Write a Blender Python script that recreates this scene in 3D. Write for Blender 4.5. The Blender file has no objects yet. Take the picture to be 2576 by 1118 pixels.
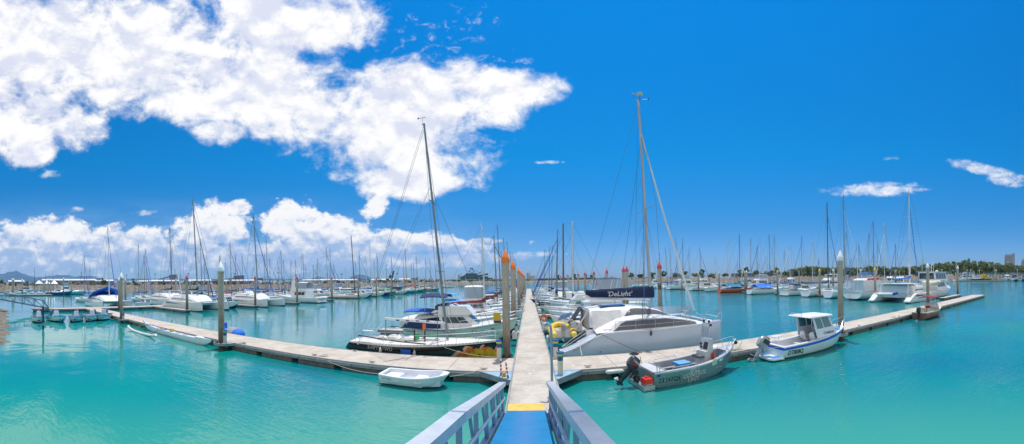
import bpy, math, random
from mathutils import Vector, Matrix
random.seed(7)
sc = bpy.context.scene
COL = sc.collection
R = math.radians
# ---------------------------------------------------------------- camera geometry
F = 850.0            # focal length of the panorama in photo units (2576 wide)
VX, HY, EYE = 1329.0, 705.0, 4.7
ROLL = math.asin(13.0 / F)

def P(x, y, z=0.0):
    """where the sight line through photo unit (x, y) meets the level z"""
    u = (x - VX) / F; v = (HY - y) / F
    d = Vector((math.sin(u), math.cos(u), v))
    c, s = math.cos(ROLL), math.sin(ROLL)
    d = Vector((d.x * c - d.z * s, d.y, d.x * s + d.z * c))
    k = (z - EYE) / d.z
    return (d.x * k, d.y * k)
def HZ(x): return HY - 13.0 * math.sin((x - VX) / F)
def theta(x): return (x - VX) / F
def ztop(x, y, r): return EYE + (HZ(x) - y) / F * r

# ---------------------------------------------------------------- materials
MATS = {}
def nn(nt, t, **k):
    n = nt.nodes.new(t)
    for a, b in k.items():
        setattr(n, a, b)
    return n
def mat(rgb, rough=0.45, metal=0.0, var=0.10, scale=1.5, bump=0.0, bscale=20, grime=0.0, spec=0.5, alpha=1.0, trans=0.0, coat=0.0, key=None):
    k = (tuple(round(c, 4) for c in rgb), rough, metal, var, scale, bump, bscale, grime, spec, alpha, trans, coat, key)
    if k in MATS: return MATS[k]
    m = bpy.data.materials.new('surface')
    m.use_nodes = True
    nt = m.node_tree; b = nt.nodes['Principled BSDF']
    b.inputs['Roughness'].default_value = rough
    b.inputs['Metallic'].default_value = metal
    b.inputs['Specular IOR Level'].default_value = spec
    b.inputs['Alpha'].default_value = alpha
    b.inputs['Transmission Weight'].default_value = trans
    b.inputs['Coat Weight'].default_value = coat
    tc = nn(nt, 'ShaderNodeTexCoord')
    if var > 0 or grime > 0:
        n1 = nn(nt, 'ShaderNodeTexNoise'); n1.inputs['Scale'].default_value = scale
        n1.inputs['Detail'].default_value = 6; n1.inputs['Roughness'].default_value = 0.65
        nt.links.new(tc.outputs['Object'], n1.inputs['Vector'])
        mr = nn(nt, 'ShaderNodeMapRange')
        mr.inputs['From Min'].default_value = 0.3; mr.inputs['From Max'].default_value = 0.7
        mr.inputs['To Min'].default_value = 1 - var; mr.inputs['To Max'].default_value = 1 + var * 0.6
        nt.links.new(n1.outputs['Fac'], mr.inputs['Value'])
        mx = nn(nt, 'ShaderNodeMix', data_type='RGBA', blend_type='MULTIPLY')
        mx.inputs[0].default_value = 1.0
        mx.inputs[6].default_value = (*rgb, 1)
        nt.links.new(mr.outputs[0], mx.inputs[7])
        out = mx.outputs[2]
        if grime > 0:
            n2 = nn(nt, 'ShaderNodeTexNoise'); n2.inputs['Scale'].default_value = scale * 2.3
            n2.inputs['Detail'].default_value = 8; n2.inputs['Roughness'].default_value = 0.75
            mp = nn(nt, 'ShaderNodeMapping'); mp.inputs['Scale'].default_value = (1, 1, 0.25)
            nt.links.new(tc.outputs['Object'], mp.inputs['Vector']); nt.links.new(mp.outputs[0], n2.inputs['Vector'])
            cr = nn(nt, 'ShaderNodeMapRange'); cr.inputs['From Min'].default_value = 0.5; cr.inputs['From Max'].default_value = 0.75
            cr.inputs['To Max'].default_value = grime
            nt.links.new(n2.outputs['Fac'], cr.inputs['Value'])
            m2 = nn(nt, 'ShaderNodeMix', data_type='RGBA')
            m2.inputs[7].default_value = (rgb[0] * 0.42 + 0.02, rgb[1] * 0.38 + 0.015, rgb[2] * 0.30 + 0.01, 1)
            nt.links.new(cr.outputs[0], m2.inputs[0]); nt.links.new(out, m2.inputs[6]); out = m2.outputs[2]
        nt.links.new(out, b.inputs['Base Color'])
    else:
        b.inputs['Base Color'].default_value = (*rgb, 1)
    if bump > 0:
        n3 = nn(nt, 'ShaderNodeTexNoise'); n3.inputs['Scale'].default_value = bscale; n3.inputs['Detail'].default_value = 5
        nt.links.new(tc.outputs['Object'], n3.inputs['Vector'])
        bp = nn(nt, 'ShaderNodeBump'); bp.inputs['Strength'].default_value = bump; bp.inputs['Distance'].default_value = 0.05
        nt.links.new(n3.outputs['Fac'], bp.inputs['Height']); nt.links.new(bp.outputs[0], b.inputs['Normal'])
    MATS[k] = m
    return m

WHITE = mat((.80, .80, .79), .28, var=.06, grime=.10, coat=.3)
OFFW = mat((.70, .69, .65), .35, var=.08, grime=.18)
CREAM = mat((.72, .66, .52), .45, var=.08, grime=.15)
GREYG = mat((.40, .42, .45), .4, var=.1)
GLASS = mat((.025, .045, .06), .06, var=.0, spec=.9)
GLASSG = mat((.04, .22, .20), .08, var=.0, spec=.8)
SMOKE = mat((.10, .07, .08), .15, var=.1, spec=.8)
MESHG = mat((.12, .12, .135), .7, var=.12, scale=6)
STEEL = mat((.62, .64, .66), .28, 1.0, var=.05)
ALU = mat((.50, .52, .54), .38, .75, var=.12, grime=.12)
MASTA = mat((.26, .29, .32), .4, .4, var=.1)
MASTD = mat((.09, .12, .14), .4, .3, var=.1)
MASTW = mat((.72, .72, .72), .35, var=.06)
MASTB = mat((.34, .22, .10), .5, var=.15)
WIRE = mat((.12, .17, .20), .45, .5, var=0)
ROPE = mat((.55, .52, .45), .9, var=.2, scale=30)
ROPED = mat((.03, .03, .04), .9, var=.2, scale=30)
BLACK = mat((.015, .016, .018), .35, var=.2)
RUBBER = mat((.03, .03, .03), .8, var=.2)
NAVY = mat((.008, .035, .13), .8, var=.22, bump=.5, bscale=4)
BLUE = mat((.01, .10, .50), .75, var=.22, bump=.5, bscale=4)
ROYAL = mat((.012, .17, .72), .7, var=.15, bump=.4, bscale=4)
TEAL = mat((.01, .18, .32), .75, var=.2, bump=.4, bscale=4)
SKYB = mat((.05, .38, .72), .45, var=.1)
RED = mat((.50, .03, .02), .6, var=.15)
MAROON = mat((.24, .035, .04), .8, var=.25, bump=.6, bscale=4)
ORANGE = mat((.85, .16, .02), .45, var=.1)
YELLOW = mat((.80, .48, .02), .45, var=.1)
PINKC = mat((.62, .05, .10), .5, var=.12)
GREEN = mat((.02, .28, .10), .6, var=.15)
DGREEN = mat((.02, .12, .10), .6, var=.15)
GREYC = mat((.30, .32, .35), .8, var=.2, bump=.5, bscale=4)
WCANV = mat((.68, .67, .65), .85, var=.12, bump=.6, bscale=4)
TANC = mat((.48, .36, .24), .85, var=.15, bump=.5, bscale=4)
BLKC = mat((.03, .035, .045), .85, var=.2, bump=.5, bscale=4)
CLEARV = mat((.50, .56, .64), .12, var=.1, alpha=.55, spec=.8)
TEAK = mat((.26, .15, .07), .6, var=.25, scale=6)
ANTIF = mat((.03, .05, .12), .7, var=.3)
ANTIR = mat((.20, .03, .02), .7, var=.3)
PGREEN = mat((.38, .62, .56), .3, var=.07, grime=.1)
PBLUE = mat((.35, .58, .68), .3, var=.07, grime=.1)
DBLUE = mat((.015, .05, .22), .3, var=.12)
SOLAR = mat((.02, .05, .16), .12, var=.15, scale=8, spec=.8)

# ---------------------------------------------------------------- mesh builder
# parts one could count: every connected piece becomes an object of its own
APART = {'window', 'post', 'roller', 'spreader', 'step', 'grab_rail', 'rod_holder', 'winch_post', 'work_light', 'davit', 'seat', 'red_band', 'white_band', 'grab_slot', 'antenna', 'leg_post', 'canopy_post', 'roof_post', 'thwart',
         'deck_slab', 'float', 'cockpit_opening', 'blue_step_pad', 'side_shelf', 'boom_mark', 'bucket_seat', 'door', 'side_lining', 'stowed_gear', 'spray_deck', 'instrument', 'gallery_window', 'plate', 'pushpit', 'pulpit', 'frame', 'leg'}
class MB:
    def __init__(s):
        s.v = []; s.f = []; s.m = []; s.s = []
    def add(s, vs, fs, mi=0, sm=False):
        o = len(s.v); s.v += [tuple(v) for v in vs]
        for f in fs:
            s.f.append(tuple(i + o for i in f)); s.m.append(mi); s.s.append(sm)
    def box(s, x0, x1, y0, y1, z0, z1, mi=0):
        s.add([(x0, y0, z0), (x1, y0, z0), (x1, y1, z0), (x0, y1, z0), (x0, y0, z1), (x1, y0, z1), (x1, y1, z1), (x0, y1, z1)],
              [(3, 2, 1, 0), (4, 5, 6, 7), (0, 1, 5, 4), (1, 2, 6, 5), (2, 3, 7, 6), (3, 0, 4, 7)], mi)
    def hexa(s, b, t, mi=0):
        """eight corners: bottom ring b, top ring t (both anticlockwise)"""
        s.add(list(b) + list(t), [(3, 2, 1, 0), (4, 5, 6, 7), (0, 1, 5, 4), (1, 2, 6, 5), (2, 3, 7, 6), (3, 0, 4, 7)], mi)
    def bar(s, p0, p1, w, h=None, mi=0, up=(0, 0, 1)):
        h = h or w
        p0 = Vector(p0); p1 = Vector(p1); d = (p1 - p0).normalized(); u = Vector(up)
        if abs(d.dot(u)) > .98: u = Vector((1, 0, 0))
        a = d.cross(u).normalized() * w / 2; b = a.normalized().cross(d) * h / 2
        s.hexa([p0 - a - b, p0 + a - b, p0 + a + b, p0 - a + b], [p1 - a - b, p1 + a - b, p1 + a + b, p1 - a + b], mi)
    def tube(s, pts, r, n=6, mi=0, r2=None, cap=True, sy=1.0):
        pts = [Vector(p) for p in pts]; m = len(pts); rings = []
        pu = None
        for i, p in enumerate(pts):
            d = (pts[min(i + 1, m - 1)] - pts[max(i - 1, 0)]).normalized()
            u = Vector((0, 0, 1)) if abs(d.z) < .9 else Vector((1, 0, 0))
            if pu is not None and abs(pu.dot(d)) < .95: u = pu
            a = d.cross(u).normalized(); b = a.cross(d).normalized(); pu = b
            rr = r if r2 is None else r + (r2 - r) * i / (m - 1)
            rings.append([p + a * math.cos(2 * math.pi * k / n) * rr * sy + b * math.sin(2 * math.pi * k / n) * rr for k in range(n)])
        s.loft(rings, True, cap, mi, True)
    def loft(s, rings, closed=True, cap=True, mi=0, sm=False):
        n = len(rings[0]); vs = [v for r in rings for v in r]; fs = []
        for i in range(len(rings) - 1):
            for k in range(n if closed else n - 1):
                a = i * n + k; b = i * n + (k + 1) % n
                fs.append((a, b, b + n, a + n))
        s.add(vs, fs, mi, sm)
        if cap:
            o = len(s.v) - len(vs)
            s.f.append(tuple(o + k for k in reversed(range(n)))); s.m.append(mi); s.s.append(False)
            q = o + len(vs) - n
            s.f.append(tuple(q + k for k in range(n))); s.m.append(mi); s.s.append(False)
    def lathe(s, prof, c=(0, 0, 0), n=16, mi=0, cap=True, sm=True):
        rings = [[(c[0] + r * math.cos(2 * math.pi * k / n), c[1] + r * math.sin(2 * math.pi * k / n), c[2] + z) for k in range(n)] for r, z in prof]
        s.loft(rings, True, cap, mi, sm)
    def prism(s, poly, a, b, axis='z', mi=0):
        """extrude a 2-D outline between a and b along an axis"""
        def q(p, h): return (p[0], p[1], h) if axis == 'z' else ((p[0], h, p[1]) if axis == 'y' else (h, p[0], p[1]))
        n = len(poly)
        s.add([q(p, a) for p in poly] + [q(p, b) for p in poly],
              [tuple(reversed(range(n))), tuple(range(n, 2 * n))] + [(k, (k + 1) % n, (k + 1) % n + n, k + n) for k in range(n)], mi)
    def ball(s, c, rx, ry=None, rz=None, n=10, mi=0):
        ry = ry or rx; rz = rz or rx; m = max(4, n // 2)
        rings = [[(c[0] + rx * max(math.sin(math.pi * i / m), .01) * math.cos(2 * math.pi * k / n), c[1] + ry * max(math.sin(math.pi * i / m), .01) * math.sin(2 * math.pi * k / n), c[2] - rz * math.cos(math.pi * i / m)) for k in range(n)] for i in range(m + 1)]
        s.loft(rings, True, True, mi, True)
    def panel(s, q, u0, u1, v0, v1, off=.012, mi=0, bow=0):
        """thin slab lying proud of the four-cornered face q (a,b,c,d: along then up)"""
        a, b, c, d = [Vector(p) for p in q]
        nrm = (b - a).cross(d - a).normalized()
        def at(u, v): return (a * (1 - u) + b * u) * (1 - v) + (d * (1 - u) + c * u) * v
        p = [at(u0, v0), at(u1, v0), at(u1, v1), at(u0, v1)]
        s.hexa([x - nrm * off for x in p], [x + nrm * off for x in p], mi)
    def build(s, name, mats, parent=None, loc=None, rz=0, fix=True):
        if name in APART and parent is not None:
            q = parent
            while q.parent is not None: q = q.parent
            if True:
                ps = s.pieces()
                if 1 < len(ps) <= 60:
                    return [p.build_one(name, mats, parent, loc, rz, fix) for p in ps][0]
        return s.build_one(name, mats, parent, loc, rz, fix)
    def build_one(s, name, mats, parent=None, loc=None, rz=0, fix=True):
        me = bpy.data.meshes.new(name)
        me.from_pydata(s.v, [], s.f)
        if not isinstance(mats, (list, tuple)): mats = [mats]
        for m in mats: me.materials.append(m)
        me.polygons.foreach_set('material_index', s.m)
        me.polygons.foreach_set('use_smooth', s.s)
        me.update()
        if fix:
            import bmesh
            bm = bmesh.new(); bm.from_mesh(me)
            bmesh.ops.remove_doubles(bm, verts=bm.verts, dist=0.0004)
            bmesh.ops.recalc_face_normals(bm, faces=bm.faces)
            bm.to_mesh(me); bm.free()
        me.set_sharp_from_angle(angle=R(38))
        o = bpy.data.objects.new(name, me)
        COL.objects.link(o)
        if parent is not None: o.parent = parent
        if loc is not None: o.location = loc; o.rotation_euler.z = rz
        return o
    def pieces(s):
        """the connected pieces of the mesh, each as a builder of its own"""
        par = list(range(len(s.v)))
        def find(a):
            while par[a] != a: par[a] = par[par[a]]; a = par[a]
            return a
        at = {}
        for i, v in enumerate(s.v):
            k = (round(v[0], 3), round(v[1], 3), round(v[2], 3))
            if k in at: par[find(i)] = find(at[k])
            else: at[k] = i
        for f in s.f:
            a = find(f[0])
            for i in f[1:]: par[find(i)] = a
        out = {}
        for j, f in enumerate(s.f):
            m = out.setdefault(find(f[0]), (MB(), {}))
            idx = []
            for i in f:
                if i not in m[1]: m[1][i] = len(m[0].v); m[0].v.append(s.v[i])
                idx.append(m[1][i])
            m[0].f.append(tuple(idx)); m[0].m.append(s.m[j]); m[0].s.append(s.s[j])
        return [m[0] for m in out.values()]

def tag(o, label=None, cat=None, group=None, kind=None):
    if label: o['label'] = label
    if cat: o['category'] = cat
    if group: o['group'] = group
    if kind: o['kind'] = kind
    return o
def thing(name, label, cat, loc=(0, 0, 0), rz=0.0, group=None):
    o = bpy.data.objects.new(name, None); COL.objects.link(o)
    o.empty_display_size = .3
    o.location = loc; o.rotation_euler.z = rz
    return tag(o, label, cat, group)
CH = {}
def copy_tree(o, parent=None):
    c = o.copy(); COL.objects.link(c)
    if parent is not None: c.parent = parent
    for ch in [x for x in o.children]:
        copy_tree(ch, c)
    return c
def lerp(a, b, t): return a + (b - a) * t
def interp(pts, x):
    if x <= pts[0][0]: return pts[0][1]
    for (x0, y0), (x1, y1) in zip(pts, pts[1:]):
        if x <= x1:
            t = (x - x0) / (x1 - x0); return lerp(y0, y1, t)
    return pts[-1][1]
def smoothp(pts, x):
    """interpolated with eased slopes"""
    if x <= pts[0][0]: return pts[0][1]
    n = len(pts)
    for i in range(n - 1):
        x0, y0 = pts[i]; x1, y1 = pts[i + 1]
        if x <= x1:
            m0 = (y1 - (pts[i - 1][1] if i else y0)) / (x1 - (pts[i - 1][0] if i else x0))
            m1 = ((pts[i + 2][1] if i < n - 2 else y1) - y0) / ((pts[i + 2][0] if i < n - 2 else x1) - x0)
            h = x1 - x0; t = (x - x0) / h
            return (2*t**3-3*t**2+1)*y0 + (t**3-2*t**2+t)*h*m0 + (-2*t**3+3*t**2)*y1 + (t**3-t**2)*h*m1
    return pts[-1][1]

# ---------------------------------------------------------------- lettering
def lettering(name, body, size, material, parent, fn, shear=0.0, depth=0.006, align='LEFT', space=1.0, sub=0, yscale=1.0, off=0.0):
    """words turned into a mesh; fn maps (along, up, out) to the surface it is written on"""
    cu = bpy.data.curves.new('lettering', 'FONT')
    cu.body = body; cu.size = size; cu.shear = shear; cu.align_x = align; cu.space_character = space
    cu.extrude = depth / 2; cu.resolution_u = 3; cu.offset = off
    t = bpy.data.objects.new('lettering', cu); COL.objects.link(t)
    dg = bpy.context.evaluated_depsgraph_get()
    me = bpy.data.meshes.new_from_object(t.evaluated_get(dg))
    bpy.data.objects.remove(t); bpy.data.curves.remove(cu)
    for v in me.vertices:
        v.co = Vector(fn(v.co.x, v.co.y * yscale, v.co.z))
    me.materials.clear(); me.materials.append(material)
    o = bpy.data.objects.new(name, me); COL.objects.link(o); o.parent = parent
    return o

# ---------------------------------------------------------------- hulls
PROF = {
    'round': [(0, 0), (.30, .03), (.62, .16), (.86, .38), (.96, .62), (1, .88), (1, 1)],
    'vee': [(0, 0), (.45, .14), (.84, .30), (.88, .36), (.94, .62), (1, .90), (1, 1)],
    'cat': [(0, 0), (.50, .06), (.86, .22), (.97, .42), (1, .64), (1, .9), (1, 1)],
    'flat': [(0, 0), (.5, .06), (.80, .16), (.86, .30), (.95, .66), (1, .9), (1, 1)],
}
class Hull:
    def __init__(s, L, B, sheer, keel, prof='round', tr=.7, tm=.42, bp=2.2, rake=.0, sr=.0, n=18, bow=.0, yoff=0.0, beam=None):
        s.L, s.B, s.tr, s.tm, s.bp, s.rake, s.sr, s.n, s.bow, s.yo = L, B, tr, tm, bp, rake, sr, n, bow, yoff
        s.sheer = (lambda t: smoothp(sheer, t)) if isinstance(sheer, list) else sheer
        s.keel = (lambda t: smoothp(keel, t)) if isinstance(keel, list) else keel
        s.prof = PROF[prof]; s.bm = beam
    def beam(s, t):
        if s.bm: return s.B / 2 * max(.004, smoothp(s.bm, t))
        if t < s.tm: return s.B / 2 * (s.tr + (1 - s.tr) * math.sin(math.pi / 2 * t / s.tm))
        q = (t - s.tm) / (1 - s.tm)
        return s.B / 2 * max(s.bow, .004, 1 - (1 - s.bow) * q ** s.bp)
    def pt(s, t, yf, zf, side=1):
        z = lerp(s.keel(t), s.sheer(t), zf)
        x = -s.L / 2 + s.L * t - s.rake * (1 - zf) * t ** 5 + s.sr * (1 - zf) * (1 - t) ** 6
        # sections fill out towards the sheer at the bow (flare)
        return (x, s.yo + side * s.beam(t) * yf * (1 - .25 * (1 - zf) * t ** 3), z)
    def ts(s): return [(i / s.n) for i in range(s.n + 1)]
    def shell(s, mb, mis=None):
        pr = s.prof; mis = mis or [0] * (len(pr) - 1)
        for side in (1, -1):
            rows = [[s.pt(t, yf, zf, side) for yf, zf in pr] for t in s.ts()]
            for k in range(len(pr) - 1):
                mb.loft([[r[k], r[k + 1]] for r in rows], False, False, mis[k], True)
        tr = [s.pt(0, yf, zf, 1) for yf, zf in pr]; tl = [s.pt(0, yf, zf, -1) for yf, zf in pr]
        for k in range(len(pr) - 1):
            mb.add([tr[k], tr[k + 1], tl[k + 1], tl[k]], [(0, 1, 2, 3)], mis[k])
    def deck(s, mb, t0=0, t1=1, camber=.05, inset=.0, mi=0, lift=.0, n=None):
        n = n or s.n; rows = []
        for i in range(n + 1):
            t = lerp(t0, t1, i / n); b = max(.002, s.beam(t) - inset); x = s.pt(t, 1, 1)[0]; z = s.sheer(t) + lift
            rows.append([(x, s.yo - b, z), (x, s.yo - b * .5, z + camber * .75 * b), (x, s.yo, z + camber * b), (x, s.yo + b * .5, z + camber * .75 * b), (x, s.yo + b, z)])
        mb.loft(rows, False, False, mi, True)
    def gunwale(s, mb, w=.08, h=.04, t0=0, t1=1, mi=0, out=.01, transom=True):
        for side in (1, -1):
            rows = []
            for i in range(s.n + 1):
                t = lerp(t0, t1, i / s.n); x, y, z = s.pt(t, 1, 1, side)
                b = s.beam(t); bi = max(0.001, b - w)
                yo = s.yo + side * (b + out); yi = s.yo + side * bi
                rows.append([(x, yo, z - h), (x, yo, z + .012), (x, yi, z + .012), (x, yi, z - h)])
            mb.loft(rows, True, True, mi)
        if transom and t0 == 0:
            x, y, z = s.pt(0, 1, 1)
            mb.box(x - out, x + w, s.yo - s.beam(0) + w, s.yo + s.beam(0) - w, z - h, z + .013, mi)
    def inner(s, mb, th=.06, floor=.1, t0=0.0, t1=.93, mi=0, mf=0, xs=.05):
        """inside faces of an open boat"""
        for side in (1, -1):
            rows = []
            for i in range(s.n + 1):
                t = lerp(t0, t1, i / s.n); x, y, z = s.pt(t, 1, 1, side); b = max(.01, s.beam(t) - th)
                if t == t0: x += xs
                fz = min(floor, z - .05)
                rows.append([(x, s.yo + side * b, z), (x, s.yo + side * b * .93, lerp(z, fz, .5)), (x, s.yo + side * b * .78, fz)])
            mb.loft(rows, False, False, mi, True)
        rows = []
        for i in range(s.n + 1):
            t = lerp(t0, t1, i / s.n); x, y, z = s.pt(t, 1, 1); b = max(.01, s.beam(t) - th) * .78
            if t == t0: x += xs
            fz = min(floor, z - .05)
            rows.append([(x, s.yo - b, fz), (x, s.yo + b, fz)])
        mb.loft(rows, False, False, mf)
        for t, dx in ((t0, xs), (t1, 0)):
            x, y, z = s.pt(t, 1, 1); x += dx; b = max(.01, s.beam(t) - th); fz = min(floor, z - .05)
            mb.add([(x, s.yo - b, z), (x, s.yo + b, z), (x, s.yo + b * .78, fz), (x, s.yo - b * .78, fz)], [(0, 1, 2, 3)], mi)
    def side(s, x, z):
        t = min(1, max(0, (x + s.L / 2) / s.L)); zf = (z - s.keel(t)) / (s.sheer(t) - s.keel(t))
        pr = s.prof; yf = 1
        for (y0, z0), (y1, z1) in zip(pr, pr[1:]):
            if zf <= z1 + 1e-9: yf = lerp(y0, y1, (zf - z0) / (z1 - z0)); break
        return s.beam(t) * yf * (1 - .25 * (1 - zf) * t ** 3)
    def write(s, name, body, size, material, parent, x0, z0, sgn=-1, slope=0, **k):
        """sgn -1 writes on the starboard side (y<0), read from outside: along +x"""
        d = 1 if sgn < 0 else -1
        def fn(a, b, c):
            x = x0 + d * a; z = z0 + b + slope * a
            return (x, s.yo + sgn * (s.side(x, z) + .012 + abs(c)), z)
        return lettering(name, body, size, material, parent, fn, **k)

def curve(p0, p1, sag, n=10):
    p0 = Vector(p0); p1 = Vector(p1)
    return [p0.lerp(p1, i / n) - Vector((0, 0, sag * 4 * (i / n) * (1 - i / n))) for i in range(n + 1)]
def rope(label, p0, p1, sag=.15, r=.014, m=None, cat='rope', group='mooring lines'):
    mb = MB(); mid = Vector(p0)
    mb.tube([Vector(q) - mid for q in curve(p0, p1, sag)], r, 5)
    o = mb.build('mooring_rope', m or ROPE, None, mid)
    return tag(o, label, cat, group)
# ================================================================ camera, sun, sky
cd = bpy.data.cameras.new('camera'); cam = bpy.data.objects.new('camera', cd); COL.objects.link(cam); sc.camera = cam
cd.type = 'PANO'; cd.panorama_type = 'CENTRAL_CYLINDRICAL'
cd.central_cylindrical_range_u_min = -VX / F; cd.central_cylindrical_range_u_max = (2576 - VX) / F
cd.central_cylindrical_range_v_min = -(1118 - HY) / F; cd.central_cylindrical_range_v_max = HY / F
cd.central_cylindrical_radius = 1.0
cd.clip_start = .05; cd.clip_end = 40000
cam.matrix_world = Matrix.Translation((0, 0, EYE)) @ Matrix.Rotation(R(90), 4, 'X') @ Matrix.Rotation(-ROLL, 4, 'Z')

SUN_EL, SUN_AZ = R(74), R(16)      # azimuth measured from +Y towards +X
sd = Vector((math.sin(SUN_AZ) * math.cos(SUN_EL), math.cos(SUN_AZ) * math.cos(SUN_EL), math.sin(SUN_EL)))
sl = bpy.data.lights.new('sun', 'SUN'); sl.energy = 3.9; sl.angle = R(.53); sl.color = (1, .965, .91)
so = bpy.data.objects.new('sun', sl); COL.objects.link(so)
so.rotation_euler = sd.to_track_quat('Z', 'Y').to_euler()

w = bpy.data.worlds.new('World'); sc.world = w; w.use_nodes = True
nt = w.node_tree; nt.nodes.clear(); L_ = nt.links.new
out = nn(nt, 'ShaderNodeOutputWorld'); bg = nn(nt, 'ShaderNodeBackground'); L_(bg.outputs[0], out.inputs[0])
SKYS = .11
bg.inputs[1].default_value = SKYS
sky = nn(nt, 'ShaderNodeTexSky'); sky.sky_type = 'NISHITA'; sky.sun_disc = False
sky.sun_elevation = SUN_EL; sky.sun_rotation = SUN_AZ
sky.air_density = 1.0; sky.dust_density = .35; sky.ozone_density = 3.0; sky.altitude = 0
tc = nn(nt, 'ShaderNodeTexCoord')
sep = nn(nt, 'ShaderNodeSeparateXYZ'); L_(tc.outputs['Generated'], sep.inputs[0])
def M(op, a, b=None, c=None, clamp=False):
    n = nn(nt, 'ShaderNodeMath', operation=op); n.use_clamp = clamp
    for i, v in enumerate((a, b, c)):
        if v is None: continue
        if isinstance(v, (int, float)): n.inputs[i].default_value = v
        else: L_(v, n.inputs[i])
    return n.outputs[0]
az = M('ARCTAN2', sep.outputs[0], sep.outputs[1])
hyp = M('SQRT', M('ADD', M('MULTIPLY', sep.outputs[0], sep.outputs[0]), M('MULTIPLY', sep.outputs[1], sep.outputs[1])))
el = M('DIVIDE', sep.outputs[2], M('MAXIMUM', hyp, .02))
# cloud banks: (bearing, elevation, half-width, half-height, tilt) -- bearings in radians from +Y, elevations as tangents
def cl(x, y, rx, ry, tilt=0): return ((x - VX) / F, (HZ(x) - y) / F, rx / F, ry / F, tilt)
BANK = [cl(60, 120, 330, 170), cl(60, 300, 190, 95, .1), cl(130, 310, 130, 70), cl(360, 110, 330, 150), cl(640, 190, 270, 110, -.15), cl(560, 330, 60, 32),
        cl(860, 300, 330, 95, -.28), cl(1000, 330, 190, 130), cl(1060, 245, 280, 85), cl(1265, 220, 150, 50, -.05), cl(1015, 450, 125, 48),
        cl(700, 60, 220, 100), cl(560, 250, 260, 60, -.1), cl(90, 385, 60, 25, .3)]
CUM = [cl(60, 640, 260, 80), cl(130, 590, 110, 52), cl(330, 625, 200, 60), cl(540, 575, 110, 66, .1), cl(595, 525, 55, 24), cl(480, 640, 200, 50),
       cl(740, 560, 95, 62), cl(820, 600, 150, 62), cl(640, 650, 330, 44), cl(1000, 615, 150, 38), cl(1010, 655, 330, 22), cl(1130, 620, 120, 20), cl(945, 520, 44, 34, .5), cl(1215, 607, 60, 9),
       cl(1180, 650, 200, 12)]
WISP = [cl(900, 100, 40, 24),
        cl(1388, 409, 40, 5), cl(130, 435, 32, 13), cl(190, 527, 20, 8), cl(365, 535, 32, 9), cl(1335, 612, 10, 7, .5), cl(860, 440, 40, 14), cl(1340, 640, 90, 8),
        cl(2245, 400, 22, 6)]
def field(lst):
    cur = None
    for (cx, cy, rx, ry, t) in lst:
        dx = M('SUBTRACT', az, cx); dy = M('SUBTRACT', el, cy)
        if t:
            c, s = math.cos(t), math.sin(t)
            a = M('ADD', M('MULTIPLY', dx, c / rx), M('MULTIPLY', dy, s / rx))
            b = M('SUBTRACT', M('MULTIPLY', dy, c / ry), M('MULTIPLY', dx, s / ry))
        else:
            a = M('MULTIPLY', dx, 1 / rx); b = M('MULTIPLY', dy, 1 / ry)
        d = M('ADD', M('MULTIPLY', a, a), M('MULTIPLY', b, b))
        v = M('SUBTRACT', 1, d)
        cur = v if cur is None else M('SMOOTH_MAX', cur, v, .25)
    return M('MAXIMUM', cur, -3.0)
cmb = nn(nt, 'ShaderNodeCombineXYZ'); L_(az, cmb.inputs[0]); L_(el, cmb.inputs[1])
def fbm(scale, detail, rough, off, ys=1.0, dist=0.0, up=0.0):
    mp = nn(nt, 'ShaderNodeMapping'); mp.inputs['Location'].default_value = (off, off * .7 + up * ys, off * .3); mp.inputs['Scale'].default_value = (1, ys, 1)
    L_(cmb.outputs[0], mp.inputs['Vector'])
    n = nn(nt, 'ShaderNodeTexNoise'); n.inputs['Scale'].default_value = scale; n.inputs['Detail'].default_value = detail
    n.inputs['Roughness'].default_value = rough; n.inputs['Distortion'].default_value = dist
    L_(mp.outputs[0], n.inputs['Vector'])
    return n.outputs['Fac']
def mapr(v, a, b, c=0, d=1, smooth=True):
    n = nn(nt, 'ShaderNodeMapRange'); n.interpolation_type = 'SMOOTHSTEP' if smooth else 'LINEAR'
    L_(v, n.inputs['Value'])
    for i, q in zip(('From Min', 'From Max', 'To Min', 'To Max'), (a, b, c, d)): n.inputs[i].default_value = q
    return n.outputs[0]
nA = fbm(8, 14, .60, 3.1, 1.25, .25); nB = fbm(15, 14, .60, 8.7, 1.2, .2); nC = fbm(26, 10, .65, 1.3, 1.6, .5); nD = fbm(38, 10, .7, 6.1, 1.3, .3)
def cap(v, hi): return M('MINIMUM', v, hi)
mBank = mapr(M('ADD', M('ADD', cap(M('ADD', field(BANK), .28), 1.22), M('MULTIPLY', M('SUBTRACT', nA, .5), 4.2)), M('MULTIPLY', M('SUBTRACT', nD, .5), .8)), -.25, 1.0)
mCum = mapr(M('ADD', M('ADD', cap(field(CUM), .9), M('MULTIPLY', M('SUBTRACT', nB, .5), 3.6)), M('MULTIPLY', M('SUBTRACT', nD, .5), .8)), -.05, .55)
mWisp = M('MULTIPLY', mapr(M('ADD', field(WISP), M('MULTIPLY', M('SUBTRACT', nC, .5), 5.2)), .0, 2.2), .9)
mFrag = M('MULTIPLY', mapr(M('ADD', M('SUBTRACT', cap(field([cl(1130, 90, 190, 90, .3), cl(1240, 170, 160, 50), cl(1060, 60, 80, 40)]), .8), 1.15), M('MULTIPLY', M('SUBTRACT', nC, .5), 7.0)), -.2, 2.2), .85)
mLens = M('MULTIPLY', mapr(M('ADD', cap(field([cl(2205, 478, 135, 20, .02), cl(2260, 478, 90, 10), cl(2485, 430, 115, 17, -.24), cl(2530, 450, 60, 22, -.2)]), .8), M('MULTIPLY', M('SUBTRACT', nC, .5), 2.6)), .0, 1.3), .97)
mWisp = M('MAXIMUM', M('MAXIMUM', mWisp, mFrag), mLens)
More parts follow.
